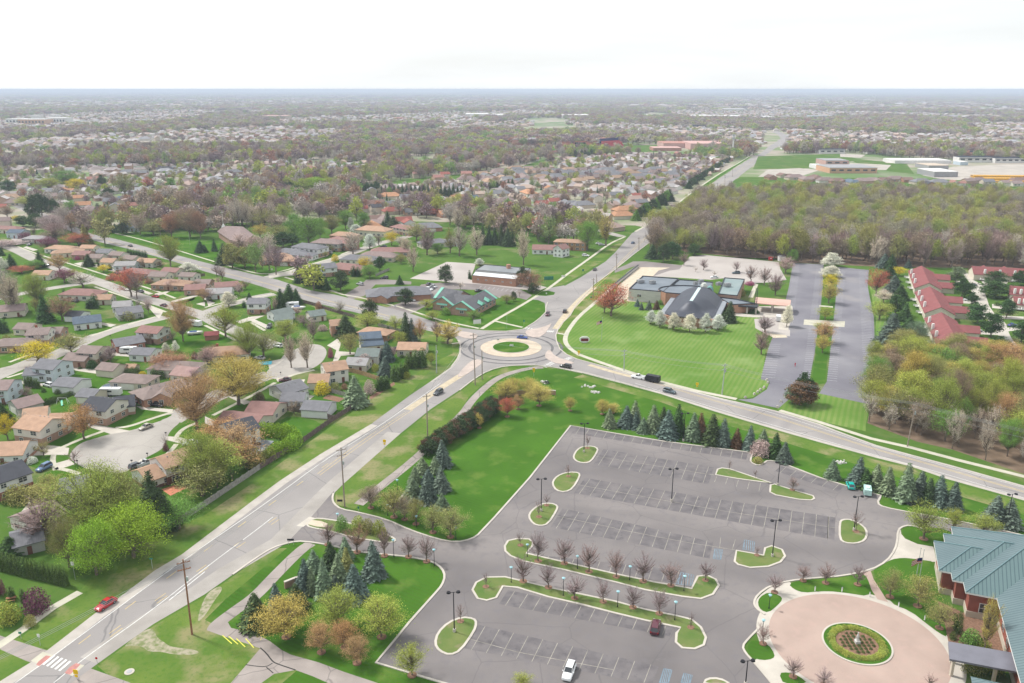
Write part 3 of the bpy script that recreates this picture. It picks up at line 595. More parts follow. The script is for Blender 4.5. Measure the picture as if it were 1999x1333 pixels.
for t, s in (('B0', '485,965 450,880 480,800 600,740 750,680 900,628'), ('B0', '480,950 580,965 690,1000'), ('B0', '1000,600 1120,590 1300,525 1500,462'), ('B0', '1520,700 1545,650 1600,600 1700,560'), ('B0', '1400,880 1500,780 1530,740'), ('B1', '70,492 380,335 610,208'), ('B1', '700,165 800,130 950,98'), ('B0', '60,165 180,130 300,90'),
             ('C0', '150,270 330,340 640,430 920,520 1300,635 1520,720'), ('C0', '820,620 1110,715 1440,840'), ('C0', '790,1045 1040,965'), ('C0', '1110,948 1350,880'), ('C0', '80,1275 240,1215 470,1140'), ('C0', '600,1030 470,1090'), ('C1', '0,800 150,760 330,735 600,680'), ('C1', '0,955 270,1085'), ('C1', '400,930 520,1000'), ('C1', '560,545 800,460 1000,400 1260,330'), ('C1', '1180,340 1260,310'), ('C0', '850,150 1000,130 1160,155')):
    ribbon('path', smooth2(pts(t, s), False), 1.5, m_walk, .034)
for t, s in (('B0', '330,740 440,680 560,640 700,610 880,620 750,672 600,735 540,755'), ('B0', '590,755 750,695 960,640 970,650 820,690 700,735 640,762'), ('B0', '900,530 1060,460 1240,430 1420,465 1300,515 1110,590 1010,597 880,570'), ('B0', '1090,600 1300,530 1490,475 1485,500 1330,560 1150,620'),
             ('B0', '550,130 640,115 950,165 1200,260 1200,350 1000,330 760,300 620,190'), ('B0', '150,230 300,250 620,290 640,340 440,400 340,370 200,310'), ('B0', '450,430 600,360 740,375 720,430 600,480 460,460'), ('B0', '180,890 300,840 450,840 450,900 400,930 320,960'), ('B0', '360,1000 480,965 650,1000 540,1080 420,1090'), ('B0', '1260,890 1260,860 1430,790 1500,750 1460,810 1380,860'), ('B0', '1460,650 1600,560 1680,550 1580,620 1500,680'), ('B0', '1570,690 1580,640 1650,590 1777,580 1777,670 1700,700'), ('B0', '1500,1180 1700,1090 1777,1120 1777,1260 1650,1230'), ('B0', '500,890 500,840 590,835 590,870'), ('B0', '570,945 650,920 750,945 680,975'), ('B0', '0,130 250,60 320,70 0,165'),
             ('B1', '640,545 740,488 1030,555 950,620 850,680 700,640'), ('B1', '900,300 1020,300 1200,370 1260,420 1150,500 1080,485 1110,400 940,350'), ('B1', '1180,180 1500,190 1400,240 1240,220'), ('B1', '330,320 600,200 620,215 400,330'), ('B1', '100,495 270,390 380,390 200,470'), ('B1', '640,155 900,75 960,85 720,150'),
             ('C0', '900,890 1330,880 1240,905 1100,945 930,930'), ('C0', '570,1000 900,950 1020,965 790,1040 700,1040'), ('C0', '240,880 560,860 570,960 330,970'), ('C0', '380,1090 520,1060 540,1090 450,1140'), ('C0', '0,1220 210,1180 200,1220 80,1260 0,1250'), ('C0', '1250,1100 1440,1080 1777,1000 1777,1200 1600,1240 1400,1180'), ('C0', '1260,630 1400,610 1420,650 1340,665'), ('C0', '1400,670 1590,660 1560,710 1500,720'), ('C0', '640,420 560,375 680,395'), ('C0', '1080,180 1400,150 1777,200 1777,340 1560,320 1380,280 1250,240'), ('C0', '1380,790 1600,760 1680,740 1700,700 1777,720'), ('C0', '960,1230 1160,1240 1400,1260 1300,1290 1000,1333'),
             ('C1', '260,690 350,600 600,660 500,700'), ('C1', '390,920 480,900 560,960 520,990'), ('C1', '800,790 950,790 960,830 860,860'), ('C1', '1010,930 1180,860 1060,950'), ('C1', '960,1040 1150,1060 1150,1100 1040,1120 980,1090'), ('C1', '1560,1220 1777,1220 1777,1333 1600,1333'), ('C1', '1530,1060 1777,1000 1640,1140'), ('C1', '0,1060 250,1000 280,1090 0,1130'), ('C1', '0,200 150,230 170,420 0,380'), ('C1', '430,460 740,450 560,510 500,500'), ('C1', '930,350 1040,350 930,385'), ('C1', '0,330 130,380 160,420 0,400')):
    sheet('lawn', smooth2(pts(t, s), True, 1), m_lawn, .016)
sheet('patio', pts('B0', '1400,1135 1560,1082 1640,1110 1480,1190'), mat('terracotta_patio', (.50,.20,.12), .85, var=.15, scale=1.5), .04)
sheet('deck', pts('B1', '380,760 480,700 600,715 480,830 380,850'), mat('grey_deck', (.22,.24,.26), .8, var=.1, scale=.6), .04)
sheet('planting_bed', pts('B1', '1020,345 1070,312 1215,345 1160,378'), m_mulch, .04); sheet('planting_bed', pts('B0', '910,520 1040,455 1090,468 960,528'), mat('dark_mulch', (.045,.035,.03), .9, var=.3, scale=1), .04)
sheet('bare_dirt_strip', pts('B1', '1425,330 1640,200 1650,225 1440,355'), m_mulch, .03)
# far open ground
for s in ('740,355 1000,330 1080,306 1090,312 1000,340 900,352 760,362', '980,285 1060,286 1200,285 1290,284 1300,296 1200,298 1000,296', '1215,283 1290,283 1275,295 1215,290', '1480,305 1640,300 1680,312 1560,330 1470,330', '1650,308 1770,320 1785,340 1700,330'):
    sheet('playing_field', pts('F', s), m_yard, .05)
sheet('lawn', smooth2(pts('F', '800,450 1000,430 1180,440 1190,470 1130,520 1060,545 900,540 780,545 740,540 800,480'), True, 1), m_yard, .013)
m_fld = mat('sandy_ground', (.40,.365,.325), .95, var=.15, scale=.05)
for s in ('1499,331 1560,328 1600,332 1560,345 1480,345', '1720,312 1860,314 1850,322 1730,318', '1860,325 1999,320 1999,360 1880,352 1840,350 1800,342'): sheet('parking_lot', pts('F', s), m_fld, .06)
sheet('back_gardens', pts('F', '1445 345 1999 350 2300 365 2300 410 1999 396 1700 388 1500 388 1400 394 1380 380'), m_yard, .02)
for s in ('1660,318 1740,322 1730,332 1650,330', '1900,300 1999,304 1999,312 1890,308', '1640,300 1690,302 1680,308 1640,306', '1560,290 1640,296 1640,300 1540,294'): sheet('parking_lot', pts('F', s), m_fld, .08)
# ================================================================= BUILDINGS
COL = dict(white=(.68,.69,.69), offwhite=(.66,.63,.58), beige=(.56,.51,.43), cream=(.63,.57,.48), tan=(.42,.32,.22), paleblue=(.52,.58,.63), brick=(.34,.15,.11), obrick=(.42,.235,.165), pbrick=(.40,.26,.20), dbrick=(.17,.085,.065), greyw=(.40,.40,.38), brown=(.22,.14,.10), wood=(.34,.20,.11),
  r_grey=(.175,.175,.19), r_dark=(.065,.068,.08), r_blue=(.10,.13,.17), r_brown=(.235,.185,.17), r_redbrown=(.265,.155,.14), r_orange=(.41,.265,.185), r_tan=(.36,.235,.165), r_green=(.16,.19,.18), r_lgrey=(.30,.29,.29), r_red=(.24,.07,.08), r_maroon=(.27,.085,.085), r_black=(.035,.037,.045), r_pink=(.33,.22,.2), r_mauve=(.25,.19,.18))
def bm(k):
    c = COL[k]; n = 'roof_'+k if k.startswith('r_') else 'wall_'+k
    if n in MATS: return MATS[n]
    if k.startswith('r_'):
        m = mat(n, c, .9, var=.14, scale=.6, detail=6, spec=.2); add_layer(m, tuple(v*.78 for v in c), 'wave', .9, .4, .8, .4, (1,1,.4), 3.0)
    elif 'brick' in k:
        m = mat(n, c, .9, var=.12, scale=.8); add_layer(m, tuple(v*.7 for v in c), 'noise', 9, .5, .6, .4)
    else: m = mat(n, c, .75, var=.05, scale=.5, spec=.25)
    return m
m_glass = mat('window_glass', (.045,.055,.065), .15, var=.2, scale=.4, spec=.6); m_trim = mat('white_trim', (.72,.72,.70), .6, var=.04, scale=1)
m_gar = mat('garage_door_panel', (.66,.64,.60), .6, var=.05, scale=1); m_door = mat('entry_door', (.16,.07,.05), .5, var=.1, scale=1); m_metal = mat('grey_metal', (.35,.36,.37), .45, var=.08, scale=1, metal=.5)
m_bk = mat('chimney_brick', (.30,.12,.08), .9, var=.2, scale=4)
def win_mesh(w, h, name):
    o = MB(); o.box((0,0,0), (w+.22, .06, h+.22), 0, 0); o.box((0,-.035,0), (w, .05, h), 0, 1); o.box((0,-.065,0), (.07,.03,h), 0, 0); o.box((0,-.066,0), (w,.03,.06), 0, 0)
    me = bpy.data.meshes.new(name); me.from_pydata(o.V, [], o.F); me.materials.append(m_trim); me.materials.append(m_glass); me.polygons.foreach_set('material_index', o.M); return me
WIN = dict(s=win_mesh(1.3,1.1,'window'), w=win_mesh(2.0,1.25,'window'), l=win_mesh(1.0,.6,'window'))
def box_mesh(name, d, m, bevel=0):
    o = MB(); o.box((0,0,0), d); me = bpy.data.meshes.new(name); me.from_pydata(o.V, [], o.F); me.materials.append(m); return me
DOOR = box_mesh('door', (1.0,.10,2.1), m_door)
_g = MB(); _g.box((0,0,0), (4.9,.06,2.25))
for i in range(3): _g.box((0,-.04,-.75+i*.55), (4.8,.03,.42))
GDOOR = bpy.data.meshes.new('garage_door'); GDOOR.from_pydata(_g.V, [], _g.F); GDOOR.materials.append(m_gar)
_c = MB(); _c.box((0,0,.9), (.9,.65,1.8)); _c.box((0,0,1.85), (1.0,.75,.12))
CHIM = bpy.data.meshes.new('chimney'); CHIM.from_pydata(_c.V, [], _c.F); CHIM.materials.append(m_bk)
_v = MB()
_v.box((0,0,.12), (.35,.35,.3), 0, 0, .7)
VENT = bpy.data.meshes.new('roof_vent'); VENT.from_pydata(_v.V, [], _v.F); VENT.materials.append(m_metal)
def put(name, me, root, w, rz):
    o = bpy.data.objects.new(name, me); C.objects.link(o); o.parent = root
    r = root if root.type == 'EMPTY' or root.get('category') else root.parent
    o.location = Vector(w)-r.location; o.rotation_euler = (0, 0, rz); return o
def section(wm, rm, a, b, w, e, r, typ='g', ov=.45, o=Vector((0,0,0)), lower=None):
    """one gabled or hipped volume with its ridge from a to b (world), width w, eaves e, ridge r; adds to wall and roof meshes"""
    a = Vector((a.x, a.y, 0))-o; b = Vector((b.x, b.y, 0))-o; u = b-a; Ln = u.length; u.normalize(); n = Vector((-u.y, u.x, 0)); hw = w/2
    if typ == 'h': a = a-u*hw*.85; b = b+u*hw*.85; Ln += w*.85
    pt = lambda s, t, z: (a + u*s + n*t).to_tuple()[:2] + (z,)
    zt = .18
    if typ == 'g':
        k = (r-e)/hw
        q = [(-hw,0),(hw,0),(hw,e-.02),(0,r-zt-.02),(-hw,e-.02)]
        for s0, rev in ((0, True), (Ln, False)):
            f = [pt(s0, t, z) for t, z in q]; wm.face(f if not rev else f[::-1])
        wm.face([pt(0,-hw,0), pt(Ln,-hw,0), pt(Ln,-hw,e-.02), pt(0,-hw,e-.02)]); wm.face([pt(Ln,hw,0), pt(0,hw,0), pt(0,hw,e-.02), pt(Ln,hw,e-.02)])
        ez = e-ov*k
        cs = [(-hw-ov, ez+zt), (0, r), (hw+ov, ez+zt), (hw+ov, ez), (0, r-zt), (-hw-ov, ez)]
        A = [pt(-ov*.8, t, z) for t, z in cs]; B = [pt(Ln+ov*.8, t, z) for t, z in cs]
        for i in range(6): j = (i+1) % 6; rm.face([A[i], A[j], B[j], B[i]])
        rm.face([A[0], A[5], A[4], A[1]]); rm.face([A[1], A[4], A[3], A[2]]); rm.face([B[0], B[1], B[4], B[5]]); rm.face([B[1], B[2], B[3], B[4]])
    elif typ == 'h':
        c = [pt(0,-hw,0), pt(Ln,-hw,0), pt(Ln,hw,0), pt(0,hw,0)]; d = [v[:2]+(e-.02,) for v in c]
        for i in range(4): j = (i+1) % 4; wm.face([c[i], c[j], d[j], d[i]])
        O = [pt(-ov,-hw-ov,e), pt(Ln+ov,-hw-ov,e), pt(Ln+ov,hw+ov,e), pt(-ov,hw+ov,e)]; U = [v[:2]+(e-.15,) for v in O]
        x = min(hw*.95, Ln/2-.1); R1, R2 = pt(x,0,r), pt(Ln-x,0,r)
        rm.face([O[0], O[1], R2, R1]); rm.face([O[1], O[2], R2]); rm.face([O[2], O[3], R1, R2]); rm.face([O[3], O[0], R1])
        for i in range(4): j = (i+1) % 4; rm.face([U[i], U[j], O[j], O[i]])
        rm.face(U[::-1])
    else:   # flat with parapet
        c = [pt(0,-hw,0), pt(Ln,-hw,0), pt(Ln,hw,0), pt(0,hw,0)]; d = [v[:2]+(e,) for v in c]
        for i in range(4): j = (i+1) % 4; wm.face([c[i], c[j], d[j], d[i]])
        rm.face([v[:2]+(e-.3,) for v in c]); ring = [pt(-.15,-hw-.15,e+.12), pt(Ln+.15,-hw-.15,e+.12), pt(Ln+.15,hw+.15,e+.12), pt(-.15,hw+.15,e+.12)]; inn = [pt(.35,-hw+.35,e+.12), pt(Ln-.35,-hw+.35,e+.12), pt(Ln-.35,hw-.35,e+.12), pt(.35,hw-.35,e+.12)]
        for i in range(4):
            j = (i+1) % 4; rm.face([ring[i], ring[j], inn[j], inn[i]]); rm.face([inn[i], inn[j], inn[j][:2]+(e-.3,), inn[i][:2]+(e-.3,)]); rm.face([ring[i][:2]+(e-.1,), ring[j][:2]+(e-.1,), ring[j], ring[i]])
    return a+o, u, n, Ln
def house(secs, roof, wall, label, cat='house', name='house', lowerbrick=None, group=None, wins=2, chim=False, vents=0, gdoor=None, door=True, seed=0):
    """secs: (tile, x1,y1,x2,y2, width, eaves, ridge[, type]) with x,y the photo pixels of the ridge ends"""
    R_ = random.Random(seed or len(REG)); E_ = []
    for s in secs:
        a, b = P(s[0], s[1], s[2], s[7]), P(s[0], s[3], s[4], s[7])
        if (b-a).length < 2: b = a+(b-a).normalized()*2
        d_ = (b-a).normalized()*.9; a = a-d_; b = b+d_
        E_.append((a, b)+(s[5]*1.18, s[6]+.1, s[7]+.45)+((s[8] if len(s) > 8 else 'g'),))
    c = E_[0][0]*.5+E_[0][1]*.5; c.z = 0
    root = thing(name, c, label, cat, group); wm, rm, lb = MB(), MB(), MB(); info = []
    for a, b, w, e, r, typ in E_:
        info.append(section(wm, rm, a, b, w, e, r, typ, o=c)+(w, e, r, typ))
    wm.build('wall', bm(wall), root); rf = rm.build('roof', bm(roof), root)
    if lowerbrick:
        for a, u, n, Ln, w, e, r, typ in info:
            q = a-c; h = 1.25 if e > 4 else .95; hh = w/2+.03
            k = [q-u*.03-n*hh, q+u*(Ln+.03)-n*hh, q+u*(Ln+.03)+n*hh, q-u*.03+n*hh]
            lb.prism([v.to_tuple()[:2] for v in k], .01, h if e < 4 else 2.4)
        lb.build('brick_base', bm(lowerbrick), root)
    k = 0; off = .06
    for a, u, n, Ln, w, e, r, typ in info:
        rz = math.atan2(u.y, u.x); lv = [1.55] if e < 4.3 else [1.35, 4.0]
        if e < 2.5 or wins == 0: continue
        for sgn in (-1, 1):
            m_ = max(1, int(Ln/3.6)); ang = rz if sgn < 0 else rz+PI
            for i in range(m_):
                s = (i+.5)*Ln/m_; p = a+u*s+n*(sgn*(w/2+off))
                for z in lv:
                    if door and i == m_//2 and z < 2 and k == 0: put('door', DOOR, root, (p.x, p.y, 1.07), ang); k += 1; continue
                    if wins > 1 or R_.random() < .6: put('window', WIN['w' if (i+len(lv)) % 2 == 0 else 's'], root, (p.x, p.y, z), ang)
        if typ != 'f' or wins > 1:
            for s0, ang in ((-off, rz-PI/2), (Ln+off, rz+PI/2)):
                for t in ((-w*.22, w*.22) if w > 7 else (0,)):
                    for z in lv:
                        p = a+u*s0+n*t; put('window', WIN['s'], root, (p.x, p.y, z), ang)
    a, u, n, Ln, w, e, r, typ = info[0]; rz = math.atan2(u.y, u.x)
    if gdoor is not None:
        a2, u2, n2, L2, w2, e2, r2, t2 = info[gdoor[0]]; side = gdoor[1]; r2z = math.atan2(u2.y, u2.x)
        if side in ('a', 'b'):
            s0, ang = (-.09, r2z-PI/2) if side == 'a' else (L2+.09, r2z+PI/2); p = a2+u2*s0
        else:
            sg = -1 if side == 'r' else 1; p = a2+u2*(L2*.5)+n2*(sg*(w2/2+.09)); ang = r2z if sg < 0 else r2z+PI
        put('garage_door', GDOOR, root, (p.x, p.y, 1.15), ang)
    if chim:
        p = a+u*(Ln*.3)+n*(w*.12); put('chimney', CHIM, rf, (p.x, p.y, r-1.1), rz)
    if len(label.split()) > 6 and name == 'house' and wins: YARD.append((a+u*(Ln*.2)-n*(w/2+1.3), a+u*(Ln*.85)-n*(w/2+1.1), a+u*(Ln+3.5)+n*R_.uniform(-4,4), ' '.join(label.split()[:8])))
    for i in range(vents):
        p = a+u*(Ln*(.25+.16*i))-n*(w*.13); put('roof_vent', VENT, rf, (p.x, p.y, r-(r-e)*.26), rz)
    return root
YARD = []
H1 = [  # nearest houses: sections, roof, wall, label, extras
 ([('B0',520,20,375,8,8.5,5,6.8), ('B0',415,72,255,80,7.5,2.8,4.3)], 'r_grey', 'paleblue', 'pale blue house with grey roofs beside three columnar evergreens', dict(vents=2)),
 ([('B0',540,172,690,186,7.5,2.7,3.9)], 'r_grey', 'white', 'long white garage with grey roof behind the pale blue house', dict(name='garage', cat='garage', wins=0, gdoor=(0,'a'), door=True)),
 ([('B0',905,38,1018,50,6.5,2.7,4.1)], 'r_brown', 'cream', 'cream garage with brown gable roof on the open lawn', dict(name='garage', cat='garage', wins=0, gdoor=(0,'a'))),
 ([('B0',1120,52,1165,54,3,1.9,2.6)], 'r_tan', 'beige', 'tiny tan garden shed near the cream garage', dict(name='garden_shed', cat='shed', wins=0)),
 ([('B0',1110,140,1215,146,7.5,2.7,4.1,'h')], 'r_brown', 'beige', 'beige garage with hipped brown roof by the yellow bush', dict(name='garage', cat='garage', wins=1, gdoor=(0,'r'))),
 ([('B0',1320,240,1490,196,9.5,2.9,4.9,'h'), ('B0',1420,262,1395,300,5,2.9,4.3)], 'r_brown', 'obrick', 'orange brick ranch house with arched porch and brown roof', dict(vents=2)),
 ([('B0',735,268,840,275,6.5,2.6,3.8)], 'r_grey', 'beige', 'small beige garage with grey roof beside the round pool', dict(name='garage', cat='garage', wins=0, gdoor=(0,'r'))),
 ([('B0',985,360,810,338,8.8,5,6.9), ('B0',1010,338,1135,322,8.5,2.9,4.9)], 'r_dark', 'offwhite', 'split-level house with dark grey roof at head of the cul-de-sac', dict(vents=3, lowerbrick='pbrick')),
 ([('B0',430,526,240,500,8.5,5,6.8), ('B0',470,482,610,478,8,2.8,4.8)], 'r_orange', 'offwhite', 'split-level house with orange roofs left of the cul-de-sac', dict(vents=3, lowerbrick='pbrick', chim=False)),
 ([('B0',235,440,385,422,7,2.7,4.1)], 'r_orange', 'offwhite', 'garage with orange roof behind the orange-roofed split-level', dict(name='garage', cat='garage', wins=0, gdoor=(0,'r'))),
 ([('B0',130,362,295,320,7.5,2.8,4.4)], 'r_mauve', 'greyw', 'grey garage with greyish roof beside the clipped hedge', dict(name='garage', cat='garage', wins=0, gdoor=(0,'a'))),
 ([('B0',-60,195,95,190,9,5,6.6), ('B0',-60,260,60,262,7,2.8,4.0)], 'r_mauve', 'paleblue', 'pale two-storey house cut off by the photo edge, dark windows', dict(vents=1)),
 ([('B0',-80,735,222,722,8.5,2.9,4.8), ], 'r_orange', 'white', 'low house with orange roof and white gable beside long driveway', dict(lowerbrick='obrick', vents=0)),
 ([('B0',150,897,-120,985,9.5,5,6.9)], 'r_dark', 'white', 'white house with charcoal roof, brick base and brick chimney', dict(lowerbrick='brick', chim=False)),
 ([('B0',1385,856,1620,775,7.5,5,6.8), ('B0',1230,962,1395,905,8,2.9,4.7)], 'r_orange', 'white', 'white two-storey house with orange roofs and terracotta patio', dict(lowerbrick='dbrick', vents=3, chim=False)),
 ([('B0',560,1050,730,1025,8.5,2.9,4.7)], 'r_grey', 'beige', 'grey-roofed house half hidden by the yellow-green trees', dict(gdoor=(0,'b'))),
 ([('A0',150,240,330,165,8.5,2.9,4.7)], 'r_mauve', 'offwhite', 'house with long mauve-grey roof behind the bare tree', dict(chim=False)),
 ([('A0',100,365,240,330,7,2.7,4.0)], 'r_grey', 'greyw', 'grey outbuilding behind the arborvitae hedge', dict(name='garage', cat='garage', wins=1)),
 ([('B1',1045,42,1190,22,8.2,5,6.7), ('B1',935,140,1060,138,7.5,2.8,4.3)], 'r_tan', 'offwhite', 'two-storey house with tan roofs beside rounded yellow bush', dict(vents=2, gdoor=(1,'a'))),
 ([('B1',640,235,800,190,9,2.9,4.6), ('B1',700,300,850,300,7,2.8,4.2)], 'r_grey', 'white', 'white ranch house with grey roof and row of roof vents', dict(vents=4, gdoor=(0,'a'))),
 ([('B1',430,378,620,392,9,2.9,4.7), ('B1',190,465,480,500,8.5,2.9,4.6)], 'r_redbrown', 'beige', 'house with two red-brown gable roofs beside dark plank fence', dict(gdoor=(1,'a'))),
 ([('B1',195,565,380,515,8.5,5,6.8)], 'r_dark', 'white', 'white two-storey house with near-black roof beside lime hedge', dict(vents=0)),
 ([('B1',895,372,1075,384,7,2.7,4.0)], 'r_grey', 'white', 'white garage with grey roof between the plank fences', dict(name='garage', cat='garage', wins=0, gdoor=(0,'a'))),
]
for s, r, w, lb, kw in H1: house(s, r, w, lb, **kw)
